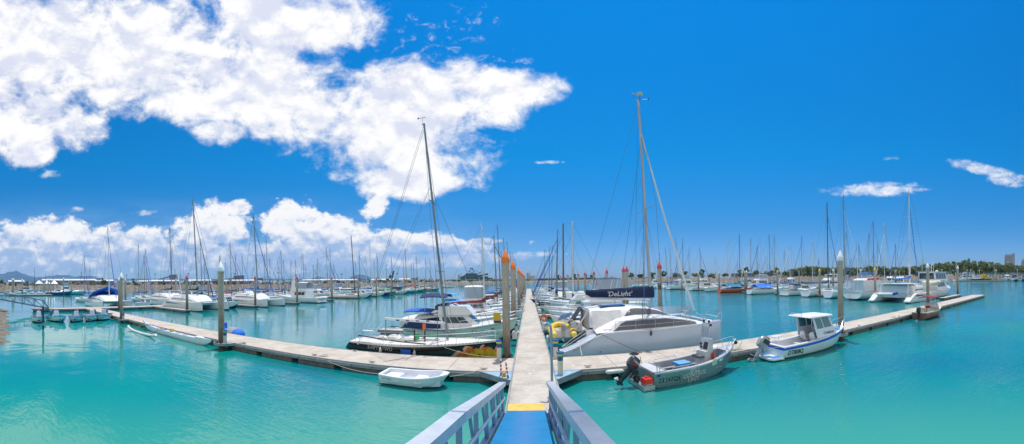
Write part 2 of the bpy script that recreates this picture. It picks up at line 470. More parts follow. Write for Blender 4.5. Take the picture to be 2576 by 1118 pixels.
# thin veil low over the horizon on the left
veil = M('MULTIPLY', mapr(el, 0.30, 0.0), mapr(az, .25, -.9))
veil = M('MULTIPLY', veil, mapr(fbm(5, 8, .6, 5.5, 3.5), .35, .7, .25, .8))
# shading inside the clouds
sh1 = fbm(5.5, 9, .5, 12.2, 1.6); sh2 = fbm(14, 12, .60, 4.2, 1.7, .3)
relA = M('MULTIPLY', M('SUBTRACT', nA, fbm(8, 8, .60, 3.1, 1.25, .25, .035)), .9); relB = M('MULTIPLY', M('SUBTRACT', nB, fbm(15, 8, .60, 8.7, 1.2, .2, .022)), 2.0)
bankshade = mapr(M('ADD', M('ADD', M('MULTIPLY', sh1, .6), M('MULTIPLY', sh2, .4)), relA), .36, .62)
lowd = mapr(el, .06, .21)                     # cumulus bases are darker than their tops
cumshade = mapr(M('ADD', M('ADD', M('MULTIPLY', M('SUBTRACT', sh2, .5), 1.4), M('MULTIPLY', lowd, .8)), relB), -.15, .80)
K = 1 / SKYS
def rgb(c):
    n = nn(nt, 'ShaderNodeRGB'); n.outputs[0].default_value = (*c, 1); return n.outputs[0]
def mixc(f, a, b):
    n = nn(nt, 'ShaderNodeMix', data_type='RGBA')
    if isinstance(f, (int, float)): n.inputs[0].default_value = f
    else: L_(f, n.inputs[0])
    L_(a, n.inputs[6]); L_(b, n.inputs[7]); return n.outputs[2]
hs = nn(nt, 'ShaderNodeHueSaturation'); hs.inputs['Saturation'].default_value = 1.28; hs.inputs['Hue'].default_value = .485; L_(sky.outputs[0], hs.inputs['Color'])
# polarised, strongly saturated air: tint against elevation
tr_ = nn(nt, 'ShaderNodeValToRGB'); L_(mapr(el, 0, 1, 0, 1, False), tr_.inputs[0]); e_ = tr_.color_ramp.elements
e_[0].position = 0; e_[0].color = (.44, .63, 1.2, 1); e_[1].position = .8; e_[1].color = (.0, .96, 1.50, 1)
for p_, c_ in ((.06, (.38, .60, 1.08)), (.14, (.25, .60, 1.0)), (.36, (.03, .84, 1.24))):
    q_ = e_.new(p_); q_.color = (*c_, 1)
tint = nn(nt, 'ShaderNodeMix', data_type='RGBA', blend_type='MULTIPLY'); tint.inputs[0].default_value = 1
L_(hs.outputs[0], tint.inputs[6]); L_(tr_.outputs[0], tint.inputs[7])
skyc = tint.outputs[2]
cb = mixc(bankshade, rgb((.74 * K, .78 * K, .92 * K)), rgb((1.04 * K, 1.03 * K, 1.02 * K)))
cc = mixc(cumshade, rgb((.36 * K, .51 * K, .80 * K)), rgb((.98 * K, .98 * K, 1.0 * K)))
c1 = mixc(veil, skyc, rgb((.42 * K, .62 * K, .88 * K)))
c2 = mixc(mWisp, c1, rgb((.92 * K, .95 * K, 1.0 * K)))
c3 = mixc(mCum, c2, cc)
c4 = mixc(mBank, c3, cb)
# unseen broken bright cloud added as fill light, behind the picture and overhead
aaz = M('ABSOLUTE', az)
back = M('MULTIPLY', mapr(aaz, 1.70, 2.15), mapr(fbm(3.2, 8, .6, 9.4, 1.0), .30, .55, .35, 1))
over = M('MULTIPLY', mapr(el, 1.15, 1.9), mapr(fbm(2.2, 6, .6, 2.4, .3), .38, .62, .0, .6))
c5 = mixc(M('MAXIMUM', back, over), c4, rgb((.90 * K, .86 * K, .82 * K)))
L_(c5, bg.inputs[0])
w.cycles.sampling_method = 'MANUAL'; w.cycles.sample_map_resolution = 1024

sc.view_settings.view_transform = 'Standard'; sc.view_settings.look = 'None'
sc.view_settings.exposure = 0.0; sc.view_settings.gamma = 1.0
sc.cycles.max_bounces = 6; sc.cycles.diffuse_bounces = 3; sc.cycles.glossy_bounces = 3; sc.cycles.transparent_max_bounces = 12
sc.cycles.caustics_reflective = False; sc.cycles.caustics_refractive = False
sc.cycles.use_denoising = True

# ================================================================ water
def water_mat():
    m = bpy.data.materials.new('harbour water'); m.use_nodes = True; nt = m.node_tree; b = nt.nodes['Principled BSDF']
    l = nt.links.new
    geo = nn(nt, 'ShaderNodeNewGeometry')
    b.inputs['Roughness'].default_value = .035; b.inputs['IOR'].default_value = 1.5
    # turbid water: greener where silt is stirred up, bluer where it is clear
    n = nn(nt, 'ShaderNodeTexNoise'); n.inputs['Scale'].default_value = .055; n.inputs['Detail'].default_value = 5; n.inputs['Distortion'].default_value = .8
    l(geo.outputs['Position'], n.inputs['Vector'])
    cr = nn(nt, 'ShaderNodeValToRGB'); l(n.outputs['Fac'], cr.inputs[0])
    e = cr.color_ramp.elements; e[0].position = .36; e[0].color = (.0, .165, .205, 1); e[1].position = .68; e[1].color = (.003, .255, .195, 1)
    e = cr.color_ramp.elements.new(.52); e.color = (.0, .21, .205, 1)
    # silty shallows close to the gangway, under the camera and near the left bank
    sp = nn(nt, 'ShaderNodeSeparateXYZ'); l(geo.outputs['Position'], sp.inputs[0])
    ln = nn(nt, 'ShaderNodeVectorMath', operation='LENGTH'); l(geo.outputs['Position'], ln.inputs[0])
    def mth(op, a, bb=None):
        q = nn(nt, 'ShaderNodeMath', operation=op)
        for i, v in enumerate((a, bb)):
            if v is None: continue
            if isinstance(v, (int, float)): q.inputs[i].default_value = v
            else: l(v, q.inputs[i])
        return q.outputs[0]
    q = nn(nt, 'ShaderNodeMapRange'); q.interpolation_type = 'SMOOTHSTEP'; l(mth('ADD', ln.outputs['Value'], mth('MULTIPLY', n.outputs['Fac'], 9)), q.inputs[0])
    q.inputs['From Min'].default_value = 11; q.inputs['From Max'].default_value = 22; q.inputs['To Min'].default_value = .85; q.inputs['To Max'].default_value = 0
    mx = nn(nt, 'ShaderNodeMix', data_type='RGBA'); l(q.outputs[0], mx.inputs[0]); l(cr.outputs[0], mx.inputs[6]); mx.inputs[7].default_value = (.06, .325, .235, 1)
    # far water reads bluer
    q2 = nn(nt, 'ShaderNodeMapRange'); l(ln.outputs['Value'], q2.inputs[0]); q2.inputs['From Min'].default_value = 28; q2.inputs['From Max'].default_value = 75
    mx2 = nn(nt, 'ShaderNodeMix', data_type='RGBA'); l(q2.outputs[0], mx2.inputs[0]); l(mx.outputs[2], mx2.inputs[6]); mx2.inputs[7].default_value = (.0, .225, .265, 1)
    l(mx2.outputs[2], b.inputs['Base Color'])
    # ripples: three sizes of wind wave, patchy
    def wave(sx, sy, scale, det, rot):
        mp = nn(nt, 'ShaderNodeMapping'); mp.inputs['Scale'].default_value = (sx, sy, 1); mp.inputs['Rotation'].default_value = (0, 0, rot)
        l(geo.outputs['Position'], mp.inputs['Vector'])
        t = nn(nt, 'ShaderNodeTexNoise'); t.inputs['Scale'].default_value = scale; t.inputs['Detail'].default_value = det; t.inputs['Distortion'].default_value = .6
        l(mp.outputs[0], t.inputs['Vector']); return t.outputs['Fac']
    a = mth('MULTIPLY', wave(.6, 1.5, 1.3, 3, .25), .55); c = mth('MULTIPLY', wave(.7, 1.6, 4.5, 3, -.2), .28); d = wave(1, 1, .22, 2, 0)
    patch = nn(nt, 'ShaderNodeMapRange'); l(wave(1, 1, .045, 3, .5), patch.inputs[0]); patch.inputs['From Min'].default_value = .38; patch.inputs['From Max'].default_value = .66
    patch.inputs['To Min'].default_value = .25; patch.inputs['To Max'].default_value = 1.1
    side = nn(nt, 'ShaderNodeMapRange'); l(sp.outputs[0], side.inputs[0]); side.inputs['From Min'].default_value = -22; side.inputs['From Max'].default_value = 14; side.inputs['To Min'].default_value = .24; side.inputs['To Max'].default_value = 1.7
    hgt = mth('MULTIPLY', mth('MULTIPLY', mth('ADD', a, c), patch.outputs[0]), side.outputs[0])
    hgt = mth('ADD', hgt, mth('MULTIPLY', d, .6))
    bp = nn(nt, 'ShaderNodeBump'); bp.inputs['Strength'].default_value = .75; bp.inputs['Distance'].default_value = .10
    l(hgt, bp.inputs['Height']); l(bp.outputs[0], b.inputs['Normal'])
    return m
mb = MB()
rr = [0, 30, 80, 200, 600, 2000, 6800]; nseg = 48
vs = [(0, 0, 0)]; fs = []
for r in rr[1:]:
    for k in range(nseg): vs.append((r * math.cos(2 * math.pi * k / nseg), r * math.sin(2 * math.pi * k / nseg), 0))
for k in range(nseg): fs.append((0, 1 + k, 1 + (k + 1) % nseg))
for i in range(len(rr) - 2):
    for k in range(nseg):
        a = 1 + i * nseg + k; b = 1 + i * nseg + (k + 1) % nseg
        fs.append((a, a + nseg, b + nseg, b))
mb.add(vs, fs)
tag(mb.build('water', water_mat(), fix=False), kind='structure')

# ================================================================ land
def blend_ground(stops, scale, seedoff=0, bump=.4, zs=1):
    m = bpy.data.materials.new('ground'); m.use_nodes = True; nt = m.node_tree; b = nt.nodes['Principled BSDF']
    g = nn(nt, 'ShaderNodeNewGeometry'); n = nn(nt, 'ShaderNodeTexNoise'); n.inputs['Scale'].default_value = scale; n.inputs['Detail'].default_value = 9; n.inputs['Roughness'].default_value = .68
    mp = nn(nt, 'ShaderNodeMapping'); mp.inputs['Location'].default_value = (seedoff, 0, 0); mp.inputs['Scale'].default_value = (1, 1, zs)
    nt.links.new(g.outputs['Position'], mp.inputs[0]); nt.links.new(mp.outputs[0], n.inputs['Vector'])
    cr = nn(nt, 'ShaderNodeValToRGB'); nt.links.new(n.outputs['Fac'], cr.inputs[0])
    el_ = cr.color_ramp.elements
    el_[0].position, el_[0].color = stops[0][0], (*stops[0][1], 1); el_[1].position, el_[1].color = stops[-1][0], (*stops[-1][1], 1)
    for p, c in stops[1:-1]:
        e = el_.new(p); e.color = (*c, 1)
    nt.links.new(cr.outputs[0], b.inputs['Base Color']); b.inputs['Roughness'].default_value = .95
    bp = nn(nt, 'ShaderNodeBump'); bp.inputs['Strength'].default_value = bump; nt.links.new(n.outputs['Fac'], bp.inputs['Height']); nt.links.new(bp.outputs[0], b.inputs['Normal'])
    return m
MUD = blend_ground([(.3, (.07, .065, .05)), (.5, (.15, .135, .105)), (.7, (.25, .23, .185))], 1.6, bump=1.0)
DRYG = blend_ground([(.3, (.09, .10, .05)), (.5, (.24, .20, .11)), (.72, (.34, .27, .15))], .03)
ROCKS = blend_ground([(.3, (.06, .055, .045)), (.5, (.17, .135, .105)), (.72, (.30, .25, .20))], .25)
HILLM = blend_ground([(.3, (.025, .07, .13)), (.6, (.05, .11, .19))], .002)  # blue of the distance haze is put into the hill colour
def ribbon(name, mats, bear, prof, kind='structure'):
    """land swept along bearings (photo x) : prof lists (r, z, material) outwards from the water's edge"""
    mb = MB(); rows = []
    for i, (x, r0, zk) in enumerate(bear):
        t = theta(x)
        rows.append([(math.sin(t) * (r0 + dr), math.cos(t) * (r0 + dr), z * zk + (random.uniform(-.12, .12) * min(1, z) if z > .5 else 0)) for dr, z, mi in prof])
    for k in range(len(prof) - 1):
        mb.loft([[r[k], r[k + 1]] for r in rows], False, False, prof[k][2], True)
    return tag(mb.build(name, mats), kind=kind)
def bears(pts, n):
    out = []
    for i in range(n + 1):
        x = lerp(pts[0][0], pts[-1][0], i / n)
        out.append((x, interp([(p[0], p[1]) for p in pts], x) + random.uniform(-1.5, 1.5), interp([(p[0], p[2]) for p in pts], x)))
    return out
# left and far shore, seen over the boats, right shore under the trees
ribbon('far_shore', [ROCKS, DRYG], bears([(-260, 300, 1), (0, 330, 1), (300, 360, 1), (620, 420, .9), (1100, 520, .62), (1340, 560, .42), (1640, 520, .42)], 90),
       [(-3, -1, 0), (0, .1, 0), (7, 2.2, 0), (14, 4.2, 0), (26, 5.0, 1), (70, 5.6, 1), (150, 7.4, 1), (320, 9.0, 1), (1500, 8, 1)])
ribbon('bank', [ROCKS, DRYG], bears([(1400, 470, .55), (1640, 400, .75), (1900, 340, .85), (2150, 330, .8), (2300, 350, .7), (2576, 420, .6), (2840, 420, .6)], 70),
       [(-3, -1, 0), (0, .1, 0), (6, 2.0, 0), (12, 4.2, 0), (22, 5.0, 1), (60, 5.2, 1), (200, 6, 1), (1500, 5, 1)])
# mud bank that dries out at the left edge, beneath the camera's side
mb = MB(); rows = []
for i in range(150):
    x_ = -26 - 42 * i / 149; e = .029 * -x_ * min(1, (-x_ - 26) / 2.5) * min(1, max(0, (68 + x_) / 4)) - (1.5 if i in (0, 149) else 0) + .30 * math.sin(i * .31) + .16 * math.sin(i * .9 + 1) + random.uniform(-.12, .12)
    rows.append([(x_, e + .4, -.10), (x_, e, .02), (x_, e - .3, .05 + random.uniform(0, .03)), (x_, e - .8, .10 + random.uniform(0, .06)), (x_, e - 2, .2), (x_, e - 6, .8), (x_, e - 30, 3)])
mb.loft(rows, False, False, 0, True)
# keep it behind the berths of the skiffs
tag(mb.build('mudflat', MUD), kind='structure')
# hills
def hill(name, pts, r, depth, m):
    """ridge line given as (photo x, photo y); a real ridge with a foot in front and behind"""
    mb = MB(); rows = []
    n = 60
    for i in range(n + 1):
        x = lerp(pts[0][0], pts[-1][0], i / n); y = smoothp(pts, x); t = theta(x)
        z = max(4, ztop(x, y, r) + random.uniform(-.006, .006) * r * .25)
        row = []
        for dr, k in ((-depth, 0), (-depth * .6, .30), (-depth * .3, .62), (0, 1), (depth * .5, .5), (depth, 0)):
            row.append((math.sin(t) * (r + dr), math.cos(t) * (r + dr), z * k * (1 + random.uniform(-.05, .05) if 0 < k < 1 else 1)))
        rows.append(row)
    mb.loft(rows, False, False, 0, True)
    return tag(mb.build(name, m), kind='structure')
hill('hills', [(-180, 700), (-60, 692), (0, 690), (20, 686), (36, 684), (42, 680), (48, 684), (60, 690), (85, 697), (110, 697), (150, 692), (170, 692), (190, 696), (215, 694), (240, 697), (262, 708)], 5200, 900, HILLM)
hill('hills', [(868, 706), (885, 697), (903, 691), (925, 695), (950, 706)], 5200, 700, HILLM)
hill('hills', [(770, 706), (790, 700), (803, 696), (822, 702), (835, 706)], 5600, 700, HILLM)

# ================================================================ floating docks
def conc(rgb, cracks=True):
    m = bpy.data.materials.new('dock concrete'); m.use_nodes = True; nt = m.node_tree; b = nt.nodes['Principled BSDF']; l = nt.links.new
    tc = nn(nt, 'ShaderNodeTexCoord')
    n = nn(nt, 'ShaderNodeTexNoise'); n.inputs['Scale'].default_value = .9; n.inputs['Detail'].default_value = 9; n.inputs['Roughness'].default_value = .7; l(tc.outputs['Object'], n.inputs['Vector'])
    cr = nn(nt, 'ShaderNodeValToRGB'); l(n.outputs['Fac'], cr.inputs[0]); e = cr.color_ramp.elements
    e[0].position = .30; e[0].color = (rgb[0] * .68, rgb[1] * .66, rgb[2] * .64, 1); e[1].position = .62; e[1].color = (*rgb, 1)
    n2 = nn(nt, 'ShaderNodeTexNoise'); n2.inputs['Scale'].default_value = 9; n2.inputs['Detail'].default_value = 8; l(tc.outputs['Object'], n2.inputs['Vector'])
    q = nn(nt, 'ShaderNodeMapRange'); l(n2.outputs['Fac'], q.inputs[0]); q.inputs['From Min'].default_value = .58; q.inputs['From Max'].default_value = .72; q.inputs['To Max'].default_value = .5
    mx = nn(nt, 'ShaderNodeMix', data_type='RGBA'); l(q.outputs[0], mx.inputs[0]); l(cr.outputs[0], mx.inputs[6]); mx.inputs[7].default_value = (.22, .17, .12, 1)
    vr = nn(nt, 'ShaderNodeTexVoronoi'); vr.inputs['Scale'].default_value = 1.1; l(tc.outputs['Object'], vr.inputs['Vector'])
    dr = nn(nt, 'ShaderNodeMapRange'); l(vr.outputs['Distance'], dr.inputs[0]); dr.inputs['From Min'].default_value = .085; dr.inputs['From Max'].default_value = .05; dr.inputs['To Max'].default_value = .75
    m3 = nn(nt, 'ShaderNodeMix', data_type='RGBA'); l(dr.outputs[0], m3.inputs[0]); l(mx.outputs[2], m3.inputs[6]); m3.inputs[7].default_value = (.75, .74, .70, 1)
    l(m3.outputs[2], b.inputs['Base Color']); b.inputs['Roughness'].default_value = .9
    bp = nn(nt, 'ShaderNodeBump'); bp.inputs['Strength'].default_value = .25; bp.inputs['Distance'].default_value = .01; l(n2.outputs['Fac'], bp.inputs['Height']); l(bp.outputs[0], b.inputs['Normal'])
    return m
DECK = conc((.57, .505, .43)); DECK2 = conc((.55, .50, .43))
FASC = mat((.30, .32, .35), .6, .3, var=.3, scale=2, grime=.5)
FLOATM = mat((.17, .16, .14), .9, var=.35, scale=3, grime=.5)
BPAINT = mat((.27, .45, .60), .7, var=.3, scale=3, grime=.25)
EDGEW = mat((.52, .50, .47), .7, var=.2, scale=4, grime=.3)
DZ = .5
def dock(label, x0, x1, y0, y1, pitch, along, name='floating_dock', group=None, detail=True, m=DECK, bolts=True):
    """deck slabs with open joints, fascia walers and separate floats below"""
    t = thing(name, label, 'dock', ((x0 + x1) / 2, (y0 + y1) / 2, 0), 0, group)
    X0, X1, Y0, Y1 = x0 - (x0 + x1) / 2, x1 - (x0 + x1) / 2, y0 - (y0 + y1) / 2, y1 - (y0 + y1) / 2
    a0, a1 = (X0, X1) if along == 'x' else (Y0, Y1)
    n = max(1, round((a1 - a0) / pitch)); j = .02
    sl = MB(); fl = MB()
    for i in range(n):
        p = lerp(a0, a1, i / n) + j / 2; q = lerp(a0, a1, (i + 1) / n) - j / 2
        if along == 'x':
            sl.box(p, q, Y0 + .06, Y1 - .06, DZ - .12, DZ)
            fl.box(p + .25, q - .25, Y0 + .12, Y1 - .12, -.35, DZ - .2)
        else:
            sl.box(X0 + .06, X1 - .06, p, q, DZ - .12, DZ)
            fl.box(X0 + .12, X1 - .12, p + .25, q - .25, -.35, DZ - .2)
    sl.build('deck_slab', m, t); fl.build('float', FLOATM, t)
    fa = MB()
    if along == 'x':
        for s, y in ((-1, Y0), (1, Y1)):
            fa.box(X0, X1, y - .0 if s < 0 else y - .055, y + .055 if s < 0 else y, DZ - .24, DZ + .012)
            fa.box(X0, X1, y + (-.025 if s < 0 else 0), y + (0 if s < 0 else .025), DZ - .10, DZ - .05, 1)
        for x in (X0, X1): fa.box(x - .02, x + .02, Y0 + .06, Y1 - .06, DZ - .22, DZ + .008)
        if bolts and detail:
            k = int((X1 - X0) / 1.2)
            for i in range(k + 1):
                x = X0 + .3 + i * 1.2
                fa.box(x, x + .05, Y0 - .02, Y0, DZ - .19, DZ - .14, 2)
    else:
        for s, x in ((-1, X0), (1, X1)):
            fa.box(x if s < 0 else x - .055, x + .055 if s < 0 else x, Y0, Y1, DZ - .24, DZ + .012)
            fa.box(x + (-.025 if s < 0 else 0), x + (0 if s < 0 else .025), Y0, Y1, DZ - .10, DZ - .05, 1)
        for y in (Y0, Y1): fa.box(X0 + .06, X1 - .06, y - .02, y + .02, DZ - .22, DZ + .008)
    fa.build('fascia', [FASC, EDGEW, RUBBER], t)
    return t
YN, YF = 15.45, 18.2     # near and far edge of the cross dock
WX0, WX1 = -.80, 1.13    # edges of the main walkway
dock('wide concrete floating dock running left from the central walkway to the skiffs', -58.5, WX0 - .012, YN, YF, 3.0, 'x', detail=True)
dock('concrete floating dock running right from the central walkway to its tip in open water', WX1 + .012, 69.5, YN, YF, 3.0, 'x')
dock('long pale central walkway running straight away from the gangway foot', WX0, WX1, 10.6, 162, 3.0, 'y', name='walkway', m=DECK2)
dock('left hand walkway far off with catamarans moored along it', -61.5, -58.52, 6.2, 168, 4.0, 'y', name='walkway')
dock('right hand walkway behind the right row of moored boats', 72.8, 75.4, 26, 170, 4.0, 'y', name='walkway')
# painted corner gussets where the arms meet the walkway
for s, xa, xb, lab in ((-1, WX0 - .01, -2.25, 'blue painted triangular corner plate with striped posts left of the walkway'), (1, WX1 + .01, 2.38, 'blue painted triangular corner plate with a white pedestal right of the walkway')):
    t = thing('corner_plate', lab, 'dock plate', (xa, YN, 0))
    mb = MB(); w_ = xb - xa
    pl = [(0, -.002), (0, -1.3), (w_, -.002)]
    if s > 0: pl = pl[::-1]
    mb.prism(pl, DZ - .1, DZ + .004); mb.build('plate', BPAINT, t)
    mb = MB(); mb.bar((0, -1.33, DZ - .1), (w_, -.03, DZ - .1), .06, .24); mb.build('fascia', FASC, t)

# ---------------------------------------------------------------- piles
def pile_mat():
    m = bpy.data.materials.new('pile concrete'); m.use_nodes = True; nt = m.node_tree; b = nt.nodes['Principled BSDF']; l = nt.links.new
    g = nn(nt, 'ShaderNodeNewGeometry'); sp = nn(nt, 'ShaderNodeSeparateXYZ'); l(g.outputs['Position'], sp.inputs[0])
    n = nn(nt, 'ShaderNodeTexNoise'); n.inputs['Scale'].default_value = 1.6; n.inputs['Detail'].default_value = 9; n.inputs['Roughness'].default_value = .7; l(g.outputs['Position'], n.inputs['Vector'])
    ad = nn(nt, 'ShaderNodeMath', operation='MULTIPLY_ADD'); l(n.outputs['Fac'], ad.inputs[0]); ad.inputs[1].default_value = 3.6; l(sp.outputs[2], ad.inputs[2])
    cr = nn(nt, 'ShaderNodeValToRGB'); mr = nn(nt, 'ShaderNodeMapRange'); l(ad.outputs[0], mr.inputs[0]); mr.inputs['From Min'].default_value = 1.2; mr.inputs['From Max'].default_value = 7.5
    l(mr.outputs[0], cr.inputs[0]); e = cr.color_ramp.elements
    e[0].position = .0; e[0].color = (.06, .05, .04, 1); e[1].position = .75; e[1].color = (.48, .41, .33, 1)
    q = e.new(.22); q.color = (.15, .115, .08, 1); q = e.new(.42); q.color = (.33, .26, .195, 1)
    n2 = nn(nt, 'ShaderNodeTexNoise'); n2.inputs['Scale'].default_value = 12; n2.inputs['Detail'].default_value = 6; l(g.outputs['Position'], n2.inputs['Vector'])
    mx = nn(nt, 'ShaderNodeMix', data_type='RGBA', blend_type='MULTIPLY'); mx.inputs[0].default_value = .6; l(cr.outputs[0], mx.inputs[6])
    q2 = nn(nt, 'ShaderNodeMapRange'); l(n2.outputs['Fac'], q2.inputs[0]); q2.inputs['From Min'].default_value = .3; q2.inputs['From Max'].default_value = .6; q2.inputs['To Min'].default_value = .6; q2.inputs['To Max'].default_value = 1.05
    l(q2.outputs[0], mx.inputs[7]); l(mx.outputs[2], b.inputs['Base Color']); b.inputs['Roughness'].default_value = .9
    bp = nn(nt, 'ShaderNodeBump'); bp.inputs['Strength'].default_value = .3; bp.inputs['Distance'].default_value = .02; l(n2.outputs['Fac'], bp.inputs['Height']); l(bp.outputs[0], b.inputs['Normal'])
    return m
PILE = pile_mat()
CAPW = mat((.80, .82, .85), .4, var=.08, grime=.08); CAPO = mat((.88, .20, .02), .45, var=.1); CAPP = mat((.60, .08, .13), .55, var=.15); CAPY = mat((.85, .52, .02), .45, var=.1); CAPB = mat((.25, .42, .60), .5, var=.1)
SHAFTS = {}
def pile(label, x, y, top=6.35, cap=CAPW, r=.21, group=None, near=False, hole=None):
    t = thing('mooring_pile', label, 'pile', (x, y, 0), 0, group)
    n = 24 if near else 12
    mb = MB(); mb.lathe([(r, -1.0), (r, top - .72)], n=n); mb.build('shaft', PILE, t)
    mb = MB(); mb.lathe([(r + .012, top - .76), (r + .03, top - .74), (r + .03, top - .50), (r * .93, top - .42), (.03, top - .02), (.005, top)], n=n)
    mb.build('cap', cap, t)
    if near:
        mb = MB()
        for k in range(4):
            a = R(45 + 90 * k); cx, cy = math.cos(a) * (r + .07), math.sin(a) * (r + .07)
            mb.lathe([(.05, DZ + .01), (.06, DZ + .04), (.05, DZ + .12)], (cx, cy, 0), 8)
            mb.bar((cx, cy, DZ + .03), (cx * 1.5, cy * 1.5, DZ + .03), .10, .05)
        mb.build('roller', RUBBER, t)
    return t
# ================================================================ boat kit
def cabin(parent, x0, x1, w, h, z0, rf=.4, ra=.1, tum=.85, m=WHITE, glass=GLASS, side=(.12, .9, .35, .82, 3), front=(.1, .9, .25, .85, 2), aft=None, name='cabin', crown=.05, nf=1.0, yoff=0):
    """trapezoid house; side=(u0,u1,v0,v1,panes)"""
    w0, w1 = w / 2, w / 2 * tum
    mb = MB()
    b = [(x0, yoff - w0, z0), (x1, yoff - w0 * nf, z0), (x1, yoff + w0 * nf, z0), (x0, yoff + w0, z0)]
    t = [(x0 + ra, yoff - w1, z0 + h), (x1 - rf, yoff - w1 * nf, z0 + h), (x1 - rf, yoff + w1 * nf, z0 + h), (x0 + ra, yoff + w1, z0 + h)]
    mb.hexa(b, t)
    if crown:   # cambered roof
        rows = []
        for i in range(5):
            k = i / 4; y = lerp(-w1, w1, k); c = crown * (1 - (2 * k - 1) ** 2)
            rows.append([(x0 + ra, yoff + y, z0 + h + c), (lerp(x0 + ra, x1 - rf, .5), yoff + y, z0 + h + c * 1.3), (x1 - rf, yoff + y * nf, z0 + h + c)])
        mb.loft(rows, False, False, 0, True)
        for j in (0, 2):
            e = [r[j] for r in rows]; mb.add(e + [t[0 if j == 0 else 1], t[3 if j == 0 else 2]][::1], [(0, 1, 2, 3, 4)])
    c = mb.build(name, m, parent)
    gw = MB()
    if side:
        u0, u1, v0, v1, n = side
        for q in ([b[0], b[1], t[1], t[0]], [b[2], b[3], t[3], t[2]]):
            for i in range(n):
                a = lerp(u0, u1, i / n) + .012; e = lerp(u0, u1, (i + 1) / n) - .012
                if q[0] == b[2]: a, e = 1 - e, 1 - a
                gw.panel(q, a, e, v0, v1)
    if front:
        u0, u1, v0, v1, n = front
        for i in range(n):
            gw.panel([b[1], b[2], t[2], t[1]], lerp(u0, u1, i / n) + .012, lerp(u0, u1, (i + 1) / n) - .012, v0, v1)
    if aft:
        u0, u1, v0, v1, n = aft
        for i in range(n):
            gw.panel([b[3], b[0], t[0], t[3]], lerp(u0, u1, i / n) + .012, lerp(u0, u1, (i + 1) / n) - .012, v0, v1)
    if gw.v: gw.build('window', glass, c)
    return c

def canopy(parent, x0, x1, w, z, m, name='bimini', th=.06, arch=.16, legs=None, legm=STEEL, sides=None, tilt=0):
    mb = MB(); rows = []
    n = 6
    for i in range(n + 1):
        k = i / n; y = lerp(-w / 2, w / 2, k); c = arch * (1 - (2 * k - 1) ** 2)
        e = .05 * (1 if i in (0, n) else 0)
        ring = []
        for x, dz in ((x0, -.05), (lerp(x0, x1, .33), .02), (lerp(x0, x1, .66), .02), (x1, -.05)):
            ring.append((x, y, z + c + dz - e + tilt * (x - x0)))
        rows.append(ring + [(p[0], p[1], p[2] - th) for p in reversed(ring)])
    mb.loft(rows, True, True, 0, True)
    o = mb.build(name, m, parent)
    if legs:
        fr = MB()
        for x, zf in legs:
            for s in (-1, 1):
                fr.tube([(x, s * w / 2 * .97, zf), (lerp(x0, x1, .5) + (x - lerp(x0, x1, .5)) * .6, s * w / 2 * .97, z - .02)], .018, 5)
        fr.build('frame', legm, o)
    if sides:
        sd_ = MB(); zf, mm = sides
        for s in (-1, 1): sd_.box(x0 + .05, x1 - .05, s * w / 2 - .008, s * w / 2 + .008, zf, z - .03)
        sd_.box(x1 - .06, x1 - .045, -w / 2, w / 2, zf, z)
        sd_.build('clear_curtain', mm, o)
    return o

def rail(parent, H, t0, t1, h=.55, inset=.08, n=6, m=STEEL, r=.014, both=True, close=False, mid=True, name='guard_rail'):
    mb = MB()
    for s in ((1, -1) if both else (-1,)):
        pts = []; low = []
        for i in range(n + 1):
            t = lerp(t0, t1, i / n); x, y, z = H.pt(t, 1, 1, s); b = max(.02, H.beam(t) - inset)
            p = (x, H.yo + s * b, z)
            pts.append((p[0], p[1], z + h)); low.append((p[0], p[1], z + h * .52))
            mb.tube([p, pts[-1]], r, 4)
        mb.tube(pts, r, 4)
        if mid: mb.tube(low, r * .8, 4)
    if close:
        x, y, z = H.pt(t1, 1, 1)
        b = max(.02, H.beam(t1) - inset)
        mb.tube([(x, H.yo - b, z + h), (x + .15, H.yo, z + h + .03), (x, H.yo + b, z + h)], r, 4)
    return mb.build(name, m, parent)

